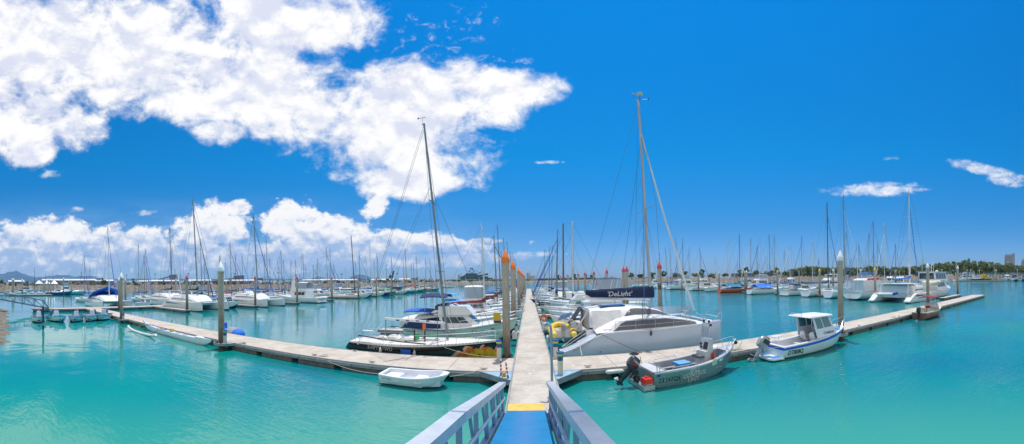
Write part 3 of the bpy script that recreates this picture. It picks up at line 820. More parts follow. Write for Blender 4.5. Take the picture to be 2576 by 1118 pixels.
def rig(parent, mx, zb, top, rake, L, bowx, bowz, sternx, B, cover=None, jib=None, mr=.085, mm=MASTA, spread=2, boom=True, lod=1, boomz=None, yo=0, boomL=None, jibtop=.86, wr=.012, back=True, mizzen=False):
    """mast, boom with its stowed sail, furled headsail and standing rigging"""
    H = top - zb
    def mp(f): return Vector((mx - rake * f, yo, zb + H * f))
    mb = MB(); mb.tube([mp(0), mp(.5), mp(1)], mr, 8, r2=mr * .72, sy=.75)
    mb.box(mp(1).x - .12, mp(1).x + .06, yo - .03, yo + .03, top - .03, top + .05)
    ms = mb.build('mast', mm, parent)
    hb = B / 2 * .9
    if lod:
        sp = MB()
        for k in range(spread):
            f = (k + 1) / (spread + 1) * .95; c = mp(f)
            w_ = hb * (.75 - .2 * k)
            sp.bar((c.x, yo - w_, c.z + .03), (c.x, yo + w_, c.z + .03), .07, .03)
        if lod > 1:
            c = mp(1); sp.tube([(c.x - .1, yo, c.z), (c.x - .1, yo, c.z + .45)], .012, 4); sp.bar((c.x - .4, yo, c.z + .42), (c.x + .12, yo, c.z + .42), .02)
            sp.box(c.x - .45, c.x - .35, yo - .01, yo + .01, c.z + .38, c.z + .48)
        if spread: sp.build('spreader', mm, ms)
    if boom:
        bz = boomz or zb + max(.9, .07 * H); bl = boomL or L * .36
        bo = MB(); bo.tube([(mx - .1, yo, bz), (mx - bl, yo, bz + .04)], .065, 8, sy=.8); b_ = bo.build('boom', mm, parent)
        if cover:
            mb = MB(); rings = []
            for i in range(9):
                k = i / 8; x = lerp(mx + .10, mx - bl - .05, k); hh = lerp(.42, .13, k ** .8) + .02 * math.sin(i * 2.4); ww = lerp(.16, .09, k)
                if i == 0: hh = .75
                rings.append([(x, yo + ww * math.cos(a), bz + .0 + (hh * (.5 + .5 * math.sin(a))) - .07) for a in [2 * math.pi * j / 8 for j in range(8)]])
            mb.loft(rings, True, True, 0, True); mb.build('sail_cover', cover, parent)
    st = mp(jibtop); tip = Vector((bowx, yo, bowz))
    if jib:
        mb = MB(); mb.tube([tip.lerp(st, .04), tip.lerp(st, .5), tip.lerp(st, .97)], .075 if lod else .10, 6, r2=.05); mb.build('furled_jib', jib, parent)
    wi = MB()
    if wr:
        wi.tube([tip, st], wr, 3, cap=False)
        if back: wi.tube([(sternx, yo, bowz * .8), mp(1)], wr, 3, cap=False)
        for s in (-1, 1):
            ch = Vector((mx - .25, yo + s * hb, zb * .8)); prev = ch
            for k in range(spread):
                f = (k + 1) / (spread + 1) * .95; c = mp(f); w_ = hb * (.75 - .2 * k)
                q = Vector((c.x, yo + s * w_, c.z + .03)); wi.tube([prev, q], wr, 3, cap=False); prev = q
            wi.tube([prev, mp(.98)], wr, 3, cap=False)
            wi.tube([ch, mp(.47)], wr * .8, 3, cap=False)
            if lod > 1 or random.random() < .4: wi.tube([ch + Vector((.5, 0, 0)), mp(.45)], wr * .8, 3, cap=False)
        wi.build('rigging', WIRE, parent)
    return ms

def outboard(parent, x, y, z, cowl=BLACK, leg=BLACK, s=1.0, tilt=0, name='outboard_motor', prop=STEEL, prop_col=None):
    """clamped on a transom at x, motor hangs aft (-x); tilt in degrees lifts the leg"""
    o = bpy.data.objects.new(name, None); COL.objects.link(o); o.parent = parent; o.location = (x, y, z); o.rotation_euler = (0, -R(-tilt), 0)
    mb = MB()
    rings = []
    for (dx, zz, hx, hy) in ((-.28, .02, .20, .13), (-.30, .10, .26, .17), (-.30, .30, .28, .18), (-.29, .46, .25, .165), (-.27, .56, .17, .12), (-.26, .58, .05, .04)):
        rings.append([(dx * s + s * hx * math.copysign(abs(math.cos(a)) ** .6, math.cos(a)), s * hy * math.copysign(abs(math.sin(a)) ** .6, math.sin(a)), zz * s) for a in [2 * math.pi * k / 12 for k in range(12)]])
    mb.loft(rings, True, True, 0, True); mb.build('cowling', cowl, o)
    mb = MB()
    rings = []
    for (zz, dx, hx, hy) in ((.03, -.26, .14, .09), (-.25, -.27, .12, .07), (-.60, -.29, .10, .05), (-.72, -.30, .12, .045), (-.86, -.33, .06, .02)):
        rings.append([((dx + hx * math.cos(a)) * s, hy * s * math.sin(a), zz * s) for a in [2 * math.pi * k / 8 for k in range(8)]])
    mb.loft(rings, True, True, 0, True)
    mb.box(-.55 * s, -.18 * s, -.13 * s, .13 * s, -.47 * s, -.445 * s)
    mb.tube([(-.12 * s, 0, -.72 * s), (-.34 * s, 0, -.72 * s), (-.50 * s, 0, -.72 * s)], .055 * s, 8)
    mb.bar((0, 0, -.02 * s), (-.18 * s, 0, 0), .22 * s, .14 * s); mb.bar((-.02 * s, 0, .05 * s), (-.05 * s, 0, -.30 * s), .16 * s, .07 * s)
    mb.build('leg', leg, o)
    mb = MB(); px = -.54 * s
    for k in range(3):
        a = 2 * math.pi * k / 3; r = .15 * s
        c, d = math.cos(a), math.sin(a); e, f = math.cos(a + .9), math.sin(a + .9)
        mb.hexa([(px - .03, c * .03, -.72 * s + d * .03), (px + .03, e * .03, -.72 * s + f * .03), (px + .05, e * r, -.72 * s + f * r), (px - .02, c * r, -.72 * s + d * r)],
                [(px - .02, c * .03, -.72 * s + d * .03), (px + .04, e * .03, -.72 * s + f * .03), (px + .06, e * r, -.72 * s + f * r), (px - .01, c * r, -.72 * s + d * r)])
    mb.tube([(px + .05, 0, -.72 * s), (px - .07, 0, -.72 * s)], .04 * s, 8)
    mb.build('propeller', prop_col or prop, o)
    return o

def fender(parent, x, y, z, m=WHITE, r=.09, h=.42):
    mb = MB(); mb.lathe([(.02, h / 2 + .06), (r * .6, h / 2), (r, h / 2 - .08), (r, -h / 2 + .08), (r * .6, -h / 2), (.02, -h / 2 - .05)], (x, y, z), 10)
    mb.tube([(x, y, z + h / 2), (x, y, z + h / 2 + .35)], .008, 4); return mb.build('fender', m, parent)
def lifebuoy(parent, x, y, z, m=ORANGE, r=.26, face='y'):
    mb = MB(); rings = []
    for i in range(17):
        a = 2 * math.pi * i / 16
        ring = []
        for k in range(6):
            b = 2 * math.pi * k / 6; q = r + .055 * math.cos(b); h = .04 * math.sin(b)
            ring.append((x + q * math.cos(a), y + h, z + q * math.sin(a)) if face == 'y' else (x + h, y + q * math.cos(a), z + q * math.sin(a)))
        rings.append(ring)
    mb.loft(rings, True, False, 0, True); return mb.build('lifebuoy', m, parent)

def yacht(label, x, y, rz=0, L=10, top=13.5, hull=WHITE, boot=ANTIF, stripe=None, cover=NAVY, jib=None, mm=MASTA, bim=None, dodger=None, lod=1, group=None, rake=None, spread=2, name='sailing_yacht', win=GLASS, dink=None, wr=None, fb=.95, mr=None, house=WHITE, scoop=False, toptarp=None, boom=True, mf=.08):
    t = thing(name, label, 'yacht', (x, y, 0), rz, group)
    B = L * .31
    sheer = [(0, fb), (.45, fb * .93), (1, fb * 1.28)]
    H = Hull(L, B, sheer, [(0, -.05), (.3, -.35), (.7, -.35), (.93, -.1), (1, .35)], 'round', tr=.62 if not scoop else .72, bp=2.0, rake=L * .07, sr=-.35, n=14 if lod else 9)
    mb = MB(); H.shell(mb, [1, 1, 0, 0, 0, 2])
    mb.build('hull', [hull, boot, stripe or hull], t)
    mb = MB(); H.deck(mb, camber=.04)
    if lod: H.gunwale(mb, .05, .05, mi=0, transom=False)
    mb.build('deck', OFFW if hull is not OFFW else WHITE, t)
    dz = fb * .93
    cabin(t, -L * .12, L * .25, B * .56, .42, dz + .02, rf=.9, ra=.15, tum=.8, m=house, glass=win, side=(.1, .75, .3, .75, 3 if lod else 1), front=None, name='coachroof', nf=.62)
    if lod:
        mb = MB(); mb.box(-L * .36, -L * .13, -B * .27, -B * .22, dz, dz + .22); mb.box(-L * .36, -L * .13, B * .22, B * .27, dz, dz + .22); mb.box(-L * .14, -L * .125, -B * .22, B * .22, dz + .02, dz + .40); mb.build('cockpit_coaming', house, t)
        rail(t, H, .86, .995, .55, n=2, close=True, r=.014 if lod > 1 else .02, name='pulpit')
        if lod > 1: rail(t, H, .03, .84, .55, n=6, r=.010)
        else: rail(t, H, .02, .16, .55, n=1, r=.02, name='pushpit')
    mx = L * mf; rk = rake if rake is not None else .035 * top
    rig(t, mx, dz + .4, top, rk, L, L * .485, fb * 1.28, -L * .48, B, cover, jib, mr or (.075 + .003 * L), mm, spread, boom, lod, wr=(wr if wr is not None else (.012 if lod > 1 else .016 if lod else .022)))
    if bim: canopy(t, -L * .40, -L * .20, B * .7, dz + 1.85, bim, legs=[(-L * .3, dz)])
    if dodger:
        mb = MB(); rings = []
        for x_, hh in ((-L * .16, 1.05), (-L * .08, 1.0), (-L * .02, .45)):
            rings.append([(x_, B * .30 * math.cos(a), dz + .35 * 0 + hh * max(0.02, math.sin(a)) ** .7) for a in [math.pi * k / 8 for k in range(9)]])
        mb.loft(rings, False, False, 0, True); mb.build('dodger', dodger, t)
    if toptarp:
        mb = MB(); rows = []
        for i in range(8):
            k = i / 7; x_ = lerp(-L * .38, L * .05, k)
            rows.append([(x_, s * B * .48, dz + .75 + .1 * math.sin(i * 1.7)) if abs(s) == 1 else (x_, 0, dz + 1.55 + .12 * math.sin(i * 2.1)) for s in (-1, 0, 1)])
        mb.loft([r + [(p[0], p[1], p[2] - .02) for p in reversed(r)] for r in rows], True, True, 0, True); mb.build('cockpit_tarp', toptarp, t)
    if dink:   # small inflatable hanging on the stern davits
        mb = MB(); mb.tube([(-L * .5 - .5, -1.2, dz + .35), (-L * .5 - .5, 1.0, dz + .55), (-L * .5 - .35, 1.4, dz + .6)], .19, 8); mb.tube([(-L * .5 - 1.1, -1.2, dz + .35), (-L * .5 - 1.1, 1.0, dz + .55), (-L * .5 - .9, 1.4, dz + .6)], .19, 8)
        mb.build('stern_dinghy', dink, t)
    return t, H

def catamaran(label, x, y, rz=0, L=13.5, B=7, top=17.5, fb=1.45, lod=1, cover=BLKC, jib=None, glass=GLASS, group=None, hb=1.5, househ=1.15, roof=WHITE, rake=.7, mm=MASTA, mast=True, house=None, spread=1, under=None, hwin=(.18, .62), tarp=None, mr=.12, steps=True, bowtramp=True, wr=.016, boomz=None, name='catamaran', mxf=.10, arch=False):
    t = thing(name, label, 'catamaran', (x, y, 0), rz, group)
    hulls = []
    for s in (-1, 1):
        sh = [(0, .34), (.03, .40), (.17, fb), (.5, fb), (.8, fb * 1.02), (1, fb * 1.07)]
        if not steps: sh = [(0, fb), (.5, fb), (1, fb * 1.07)]
        H = Hull(L, hb, sh, [(0, .12 if steps else -.1), (.12, -.25), (.5, -.4), (.88, -.3), (1, -.12)], 'cat', yoff=s * (B - hb) / 2, n=26 if lod > 1 else 18, beam=[(0, .62), (.15, .85), (.4, 1), (.62, .96), (.85, .62), (.95, .32), (1, .07)])
        mb = MB(); H.shell(mb, [1, 1, 0, 0, 0, 0]); H.deck(mb, camber=.06)
        h = mb.build('hull', [WHITE, ANTIF], t); hulls.append(H)
        # long hull window
        if hwin:
            wb = MB()
            for sd_ in (-1, 1):
                rows = []
                for i in range(9):
                    q = i / 8; tt = lerp(hwin[0], hwin[1], q); x_ = -L / 2 + L * tt
                    zl = fb * .70 + .05 * q; zh = zl + .34 * math.sin(math.pi * min(1, .25 + .75 * (1 - q)) * .5 + 0) * (1 - .75 * q)
                    rows.append([(x_, H.yo + sd_ * (H.side(x_, zl) + .012), zl), (x_, H.yo + sd_ * (H.side(x_, zh) + .012), zh)])
                wb.loft(rows, False, False, 0, False)
            wb.build('window', glass, h)
        if steps and lod:
            sb = MB()
            for k in range(4):
                tt = .02 + .035 * k; x_ = -L / 2 + L * tt; sb.box(x_, x_ + .3, H.yo - H.beam(tt) * .9, H.yo + H.beam(tt) * .9, H.sheer(tt) - .03, H.sheer(tt) + .055)
            sb.build('step', OFFW, h)
    w_ = B - hb
    mb = MB()
    xa, xf = -L * .30, L * .20
    mb.hexa([(xa, -w_ / 2, .75), (xf, -w_ / 2, .85), (xf, w_ / 2, .85), (xa, w_ / 2, .75)], [(xa, -w_ / 2, fb + .04), (xf + .6, -w_ / 2, fb + .04), (xf + .6, w_ / 2, fb + .04), (xa, w_ / 2, fb + .04)])
    mb.tube([(L * .46, -w_ / 2, fb * .98), (L * .46, w_ / 2, fb * .98)], .09, 8)
    mb.build('bridge_deck', under or WHITE, t)
    if bowtramp:
        mb = MB()
        n_ = 9
        for i in range(n_ + 1):
            yy = lerp(-w_ / 2 + .2, w_ / 2 - .2, i / n_); mb.bar((xf + .6, yy, fb), (L * .455, yy, fb), .03, .01)
        for i in range(7):
            xx = lerp(xf + .7, L * .44, i / 6); mb.bar((xx, -w_ / 2 + .2, fb + .012), (xx, w_ / 2 - .2, fb + .012), .03, .01)
        mb.build('trampoline', GREYC, t)
    if house is None:
        # rounded saloon
        rings = []
        pr = [(-.30, .05, .9), (-.285, .8, .92), (-.25, 1, .93), (-.1, 1.08, .93), (.08, 1.02, .88), (.15, .80, .80), (.22, .35, .68), (.26, .02, .55)]
        mb = MB()
        for xf_, hf, wf in pr:
            hh = househ * hf; ww = (w_ + hb * .25) / 2 * wf
            rings.append([(L * xf_, ww * math.copysign(abs(math.cos(a)) ** .42, math.cos(a)), fb + hh * max(0, math.sin(a)) ** .5) for a in [math.pi * k / 12 for k in range(13)]])
        mb.loft(rings, False, True, 0, True); c = mb.build('saloon', roof, t)
        wb = MB()
        for s in (0, 1):
            rows = []
            for i, (xf_, hf, wf) in enumerate([(-.24, 1.0, .93), (-.1, 1.08, .93), (.06, 1.03, .885), (.14, .84, .815), (.195, .50, .725)]):
                hh = househ * hf; ww = (w_ + hb * .25) / 2 * wf
                pts = []
                for f in (.10, .84):
                    a = f * math.pi / 2 * .62; 
                    pts.append((L * xf_, (1 if s else -1) * (ww * math.cos(a) ** .42 + .06), fb + hh * max(0.01, math.sin(a)) ** .5 + .01))
                rows.append(pts)
            for r0, r1 in zip(rows, rows[1:]):
                r1_ = [tuple(lerp(a, b, .97) for a, b in zip(p, q)) for p, q in zip(r0, r1)]
                wb.loft([r0, r1_], False, False)
        wb.build('window', glass, c)
    if lod:
        for H in hulls:
            rail(t, H, .22, .97, .6, n=6, r=.012 if lod > 1 else .018, mid=lod > 1, inset=.06, both=False) if H.yo < 0 else rail(t, H, .22, .97, .6, n=6, r=.018, mid=False, both=False)
    if mast:
        rig(t, L * mxf, fb + househ * .95, top, rake, L, L * .46, fb + .15, -L * .28, B, cover, jib, mr, mm, spread, True, max(lod, 1), boomz=boomz or fb + househ + .9, wr=wr, boomL=L * .42)
    if arch:
        mb = MB()
        for s in (-1, 1):
            mb.bar((-L * .30, s * w_ * .48, fb + .1), (-L * .35, s * w_ * .44, fb + 1.9), .22, .10)
        mb.bar((-L * .35, -w_ * .46, fb + 1.9), (-L * .35, w_ * .46, fb + 1.9), .25, .1); mb.build('arch', WHITE, t)
    if tarp:
        mb = MB(); rows = []
        for i in range(6):
            k = i / 5; x_ = lerp(-L * .34, L * .02, k)
            rows.append([(x_, s * B * .44, lerp(1.6, fb + 2.0, k) + .05 * math.sin(i)) if s else (x_, 0, lerp(2.2, fb + 3.0, k)) for s in (-1, 0, 1)])
        mb.loft([r + [(p[0], p[1], p[2] - .03) for p in reversed(r)] for r in rows], True, True, 0, True); mb.build('tarp', tarp, t)
    return t, hulls

def cruiser(label, x, y, rz=0, L=10, hull=WHITE, stripe=None, boot=ANTIF, fb=1.0, fly=False, flyc=None, hard=False, bim=None, cloth=None, glass=GLASS, lod=1, group=None, house=WHITE, platform=True, ob=0, dink=None, hh=1.25, name='motor_boat', cat='motor boat', mast=False, clear=False, awn=None, cab=(-.12, .24), antennas=True, rf=.9):
    t = thing(name, label, cat, (x, y, 0), rz, group)
    B = L * .34
    H = Hull(L, B, [(0, fb * .95), (.45, fb), (.8, fb * 1.25), (1, fb * 1.5)], [(0, -.3), (.55, -.35), (.85, -.05), (1, fb * .7)], 'vee', tr=.86, tm=.4, bp=2.6, rake=L * .05, n=16 if lod else 9)
    mb = MB(); H.shell(mb, [1, 1, 0, 0, 0, 2]); mb.build('hull', [hull, boot, stripe or hull], t)
    mb = MB(); H.deck(mb, .25, 1, camber=.10)
    H.inner(mb, .14, fb * .45, .0, .27) if lod else H.deck(mb, 0, .27)
    H.gunwale(mb, .14, .07, mi=0, out=.03); mb.build('deck', WHITE, t)
    a, b = cab
    zc = fb * 1.02
    c = cabin(t, L * a, L * b, B * .74, hh, zc - .1, rf=rf, ra=-.15, tum=.84, m=house, glass=glass, side=(.08, .80, .42, .84, 3), front=(.06, .94, .32, .88, 3), nf=.8)
    zr = zc - .1 + hh
    mb = MB(); mb.box(L * a - .5, L * b - rf + .15, -B * .35, B * .35, zr + .0, zr + .08); mb.build('cabin_roof', house, t)
    if fly:
        cabin(t, L * a - .2, L * (b - .10), B * .62, .55, zr + .08, rf=.5, ra=0, tum=.95, m=house, side=None, front=None, name='flybridge', crown=0)
        if clear: canopy(t, L * a - .2, L * (b - .13), B * .60, zr + 2.05, flyc or WHITE, 'flybridge_top', legs=[(L * a, zr + .5), (L * (b - .16), zr + .5)], sides=(zr + .6, CLEARV))
        elif flyc: canopy(t, L * a - .3, L * (b - .15), B * .66, zr + 1.75, flyc, 'bimini', legs=[(L * a, zr + .5), (L * (b - .16), zr + .5)])
    if hard:
        mb = MB(); mb.box(L * a - 1.6, L * a + .2, -B * .38, B * .38, zr + .02, zr + .09); mb.build('hardtop', house, t)
    if bim: canopy(t, L * a - 2.1, L * a + .1, B * .8, zr + .1, bim, legs=[(L * a - 1.9, fb)])
    if cloth:
        mb = MB(); rings = []
        for x_, k in ((-L * .495, .45), (-L * .4, .8), (-L * .25, 1.1), (L * a, 1.25)):
            rings.append([(x_, B * .47 * math.cos(q), fb + .02 + k * .55 * max(0, math.sin(q)) ** .8) for q in [math.pi * j / 8 for j in range(9)]])
        mb.loft(rings, False, True, 0, True); mb.build('cockpit_cover', cloth, t)
    if awn: canopy(t, -L * .46, L * a, B * .86, fb + 1.85, awn, 'awning', arch=.06, legs=[(-L * .45, fb), (L * a - .2, fb)])
    if platform:
        mb = MB(); mb.box(-L * .5 - .65, -L * .5 + .02, -B * .38, B * .38, .18, .26); mb.build('swim_platform', OFFW, t)
    if lod: rail(t, H, .52, .985, .5, n=5, r=.016 if lod > 1 else .022, close=True, mid=lod > 1, name='bow_rail')
    if antennas:
        mb = MB(); mb.tube([(L * a + .2, B * .3, zr + (.6 if fly else .1)), (L * a - .4, B * .3, zr + 3.2)], .02, 4); mb.tube([(L * a + .2, -B * .3, zr + (.6 if fly else .1)), (L * a - .2, -B * .3, zr + 2.4)], .02, 4); mb.build('antenna', WHITE, t)
    if mast:
        mb = MB(); mb.tube([(0, 0, zr), (-.2, 0, zr + 3.2)], .05, 6); mb.bar((-.1, -.6, zr + 2.2), (-.1, .6, zr + 2.2), .05); mb.build('signal_mast', MASTW, t)
    for k in range(ob): outboard(t, -L * .5 - .02, (k - (ob - 1) / 2) * .7, fb * .85, s=1.0)
    if dink:
        mb = MB(); rings = []
        for y_, r_ in ((-1.3, .12), (-1.1, .36), (0, .42), (1.0, .40), (1.4, .1)):
            rings.append([(-L * .5 - .55 + r_ * math.cos(q), y_, fb * .95 + r_ * .8 * math.sin(q)) for q in [2 * math.pi * j / 10 for j in range(10)]])
        mb.loft(rings, True, True, 0, True); mb.build('covered_tender', dink, t)
    return t, H

def simple_boat(name, label, cat, x, y, rz, L, B, fb=.55, hull=WHITE, inside=OFFW, prof='vee', group=None, floor=.12, boot=None, stripe=None, gun=None, seats=2, bowrise=1.35, tr=.82, bp=2.4, rake=.35, th=.07, n=14, keel=-.15, t1=.90):
    t = thing(name, label, cat, (x, y, 0), rz, group)
    H = Hull(L, B, [(0, fb), (.5, fb * 1.02), (1, fb * bowrise)], [(0, keel), (.6, keel), (.88, 0.02), (1, fb * .5)], prof, tr=tr, tm=.4, bp=bp, rake=rake, n=n)
    mb = MB(); H.shell(mb, [1, 1, 0, 0, 0, 2]); mb.build('hull', [hull, boot or hull, stripe or hull], t)
    mb = MB(); H.inner(mb, th, floor, 0, t1); H.deck(mb, t1, 1, camber=.02, n=4); mb.build('interior', inside, t)
    mb = MB(); H.gunwale(mb, th, .05, out=.02); mb.build('gunwale', gun or hull, t)
    for k in range(seats):
        tt = lerp(.12, .66, k / max(1, seats - 1)) if seats > 1 else .45
        mb = MB(); x_ = -L / 2 + L * tt; b = H.beam(tt) - th; mb.box(x_ - .14, x_ + .14, -b, b, fb * .62, fb * .62 + .04); mb.build('seat', inside, t)
    return t, H
# ================================================================ foreground gangway
GAL = mat((.62, .65, .70), .40, .35, var=.16, scale=3, grime=.14); GALB = mat((.26, .36, .52), .45, .35, var=.2, scale=3, grime=.15)
t = thing('gangway', 'silver aluminium gangway with blue non-slip deck in the foreground', 'gangway', (0, 10.7, .5))
def gz(y): return interp([(-2.0, 2.48), (3.9, 2.22 - .5 + .06), (10.75, .05)][::1], y) if False else (.05 + (10.75 - y) * .2462 if y > 3.9 else .05 + 6.85 * .2462 + (3.9 - y) * .13)
def GP(x, y, z): return (x, y - 10.7, z)
XL, XR = -.76, .49
def XS(s, y):
    """inner edge of the left (-1) or right (1) truss at a distance y"""
    k = max(0, 3.9 - y)
    return (-.76 - .085 * k) if s < 0 else (lerp(.44, .52, min(1, (y - 3.9) / 6.8)) if y > 3.9 else .44 + .07 * k)
BLUED = mat((.02, .215, .46), .75, var=.16, scale=2.2, bump=.25, bscale=60, grime=.06, spec=.15)
mb = MB()
ys = [10.68, 9, 7, 5, 3.9, 2, 0, -2]
mb.loft([[GP(XS(-1, y) + .02, y, gz(y)), GP(XS(1, y) - .02, y, gz(y)), GP(XS(1, y) - .02, y, gz(y) - .05), GP(XS(-1, y) + .02, y, gz(y) - .05)] for y in ys], True, True)
mb.build('ramp_deck', BLUED, t)
# feet have worn the paint along the middle of the ramp
n_ = BLUED.node_tree; b_ = n_.nodes['Principled BSDF']; lk = b_.inputs['Base Color'].links[0].from_socket
tc_ = nn(n_, 'ShaderNodeTexCoord'); sx_ = nn(n_, 'ShaderNodeSeparateXYZ'); n_.links.new(tc_.outputs['Object'], sx_.inputs[0])
nz_ = nn(n_, 'ShaderNodeTexNoise'); nz_.inputs['Scale'].default_value = 7; nz_.inputs['Detail'].default_value = 8; n_.links.new(tc_.outputs['Object'], nz_.inputs['Vector'])
q1 = nn(n_, 'ShaderNodeMath', operation='ADD'); q1.inputs[1].default_value = .14; n_.links.new(sx_.outputs[0], q1.inputs[0])
q2 = nn(n_, 'ShaderNodeMath', operation='ABSOLUTE'); n_.links.new(q1.outputs[0], q2.inputs[0])
q3 = nn(n_, 'ShaderNodeMath', operation='MULTIPLY_ADD'); n_.links.new(nz_.outputs['Fac'], q3.inputs[0]); q3.inputs[1].default_value = -.35; n_.links.new(q2.outputs[0], q3.inputs[2])
q4 = nn(n_, 'ShaderNodeMapRange'); n_.links.new(q3.outputs[0], q4.inputs[0]); q4.inputs['From Min'].default_value = .22; q4.inputs['From Max'].default_value = -.12; q4.inputs['To Max'].default_value = .75
q5 = nn(n_, 'ShaderNodeMix', data_type='RGBA'); n_.links.new(q4.outputs[0], q5.inputs[0]); n_.links.new(lk, q5.inputs[6]); q5.inputs[7].default_value = (.075, .215, .45, 1); n_.links.new(q5.outputs[2], b_.inputs['Base Color'])
mb = MB(); mb.hexa([GP(XL + .03, 10.68, -.02), GP(XR - .03, 10.68, -.02), GP(XR - .03, 11.42, -.02), GP(XL + .03, 11.42, -.02)],
                   [GP(XL + .03, 10.68, .052), GP(XR - .03, 10.68, .052), GP(XR - .03, 11.42, .018), GP(XL + .03, 11.42, .018)])
mb.build('yellow_threshold', mat((.80, .50, .10), .75, var=.3, scale=3, grime=.35), t)
for s in (-1, 1):
    seg = ((10.6, 3.9), (3.9, -2.0))
    def ox(y, d): return XS(s, y) + s * d
    mb = MB()
    for y0, y1 in seg:
        a, b = gz(y0) + .92, gz(y1) + .92
        e0, e1 = sorted((ox(y0, 0), ox(y0, .19))), sorted((ox(y1, 0), ox(y1, .19)))
        mb.hexa([GP(e0[0], y0, a - .12), GP(e0[1], y0, a - .12), GP(e1[1], y1, b - .12), GP(e1[0], y1, b - .12)], [GP(e0[0], y0, a), GP(e0[1], y0, a), GP(e1[1], y1, b), GP(e1[0], y1, b)])
    mb.build('handrail', GAL, t)
    mb = MB()
    for y0, y1 in seg: mb.bar(GP(ox(y0, .10), y0, gz(y0) - .03), GP(ox(y1, .10), y1, gz(y1) - .03), .12, .14)
    mb.build('bottom_chord', GALB, t)
    mb = MB()
    for y0, y1 in seg: mb.bar(GP(ox(y0, .04), y0, gz(y0) + .42), GP(ox(y1, .04), y1, gz(y1) + .42), .04, .05)
    mb.build('mid_rail', GAL, t)
    y = 10.5
    while y > -1.8:
        mb = MB(); mb.bar(GP(ox(y, .10), y, gz(y) + .03), GP(ox(y, .10), y, gz(y) + .81), .055, .07); mb.build('post', GALB, t)
        y2 = y - .62
        mb = MB(); mb.bar(GP(ox(y, .10), y - .06, gz(y) + .03), GP(ox(y2, .10), y2, gz(y2) + .81), .04, .05); mb.build('brace', GALB, t); y -= 1.3
    mb = MB()
    for y in (3.9, 10.45): mb.box(ox(y, .095) - .097, ox(y, .095) + .097, y - 10.7 - .02, y - 10.7 + .02, gz(y) + .915, gz(y) + .926)
    mb.build('weld_marking', STEEL, t)
# tall bent pipe standing at the right rail
t = thing('pole', 'tall grey bent pipe standing at the right edge of the walkway by the gangway foot', 'pole', (.80, 12.2, DZ))
mb = MB(); mb.tube([(0, 0, 0), (0, 0, 2.35), (-.03, .03, 2.55), (-.14, .08, 2.62), (-.22, .1, 2.52)], .048, 10); mb.build('pipe', mat((.28, .36, .46), .4, .4, var=.1), t)
mb = MB(); mb.lathe([(.11, .0), (.11, .02), (.05, .03), (.05, .12)], n=10); mb.build('foot', GALB, t)

# ================================================================ dock furniture
PEDW = mat((.62, .62, .52), .5, var=.12, grime=.15); PEDB = mat((.01, .11, .22), .4, var=.1); PEDC = mat((.01, .17, .42), .35, var=.1); PEDY = mat((.62, .48, .18), .5, var=.1)
def pedestal(label, x, y, top=1.0, s=1.0, short=False):
    t = thing('power_pedestal', label, 'power pedestal', (x, y, DZ), 0, 'power pedestals on the docks')
    mb = MB(); r = .115 * s
    def oct_(rr): return [(rr * (1 + .25 * (k % 2)) * math.cos(R(22.5 * k)), rr * (1 + .25 * (k % 2)) * math.sin(R(22.5 * k))) for k in range(16)]
    mb.prism(oct_(r * .88), 0, .62 * top); mb.build('column', PEDW, t)
    mb = MB(); mb.prism(oct_(r * .93), .60 * top, .80 * top); mb.build('blue_band', PEDB, t)
    mb = MB(); mb.lathe([(r * 1.15, .80 * top), (r * 1.35, .83 * top), (r * 1.35, .90 * top), (r * 1.2, .91 * top)], n=16); mb.build('collar', PEDY, t)
    mb = MB(); mb.lathe([(r * 1.2, .905 * top), (r * 1.45, .93 * top), (r * 1.35, .99 * top), (r * .3, 1.01 * top)], n=16); mb.build('lid', PEDC, t)
    return t
pedestal('white service pedestal with navy band on the blue corner plate right of the gangway', 1.36, 14.95)
pedestal('white service pedestal on the far dock edge beside the catamaran stern', 1.40, 18.0)
pedestal('white service pedestal at the black sloop bow beside the orange capped pile', -1.62, 17.95, 1.05)
pedestal('white and blue service pedestal beside the white capped pile near the canoe', -18.55, 14.75)
pedestal('white and blue service pedestal beside the second white capped pile from the left', -37.8, 14.75, .9)
for k, (x, y, lab) in enumerate([(-1.02, 26.5, 'small white pedestal behind the first orange capped pile'), (1.35, 33.0, 'small white pedestal on the right edge of the central walkway')]):
    pedestal(lab, x, y, 1.0)
def striped(label, x, y, lean=0):
    t = thing('striped_post', label, 'striped post', (x, y, DZ), 0, 'red and white striped posts')
    for nm, m, par in (('red_band', mat((.55, .03, .02), .5, var=.1), 0), ('white_band', WHITE, 1)):
        mb = MB()
        for k in range(8):
            if k % 2 == par:
                z0, z1 = .06 + .082 * k, .06 + .082 * (k + 1); mb.hexa([(lean * z0 - .035, -.035, z0), (lean * z0 + .035, -.035, z0), (lean * z0 + .035, .035, z0), (lean * z0 - .035, .035, z0)],
                                                                 [(lean * z1 - .035, -.035, z1), (lean * z1 + .035, -.035, z1), (lean * z1 + .035, .035, z1), (lean * z1 - .035, .035, z1)])
        mb.build(nm, m, t)
    mb = MB(); mb.box(-.04, .04, -.04, .04, 0, .06); mb.build('foot', TEAL, t)
striped('upright red and white striped post on the left corner plate', -1.27, 14.9)
striped('leaning red and white striped post, nearer the gangway handrail', -.93, 14.45, -.13)
t = thing('deck_socket', 'small yellow crown shaped metal socket between the striped posts', 'deck fitting', (-1.12, 14.72, DZ))
mb = MB(); mb.lathe([(.10, 0), (.11, .03), (.075, .05), (.075, .14), (.09, .16), (.06, .16)], n=12)
for k in range(4): a = R(45 + 90 * k); mb.box(math.cos(a) * .075 - .018, math.cos(a) * .075 + .018, math.sin(a) * .075 - .018, math.sin(a) * .075 + .018, .15, .24)
mb.build('socket', mat((.75, .36, .02), .45, .2, var=.15), t)
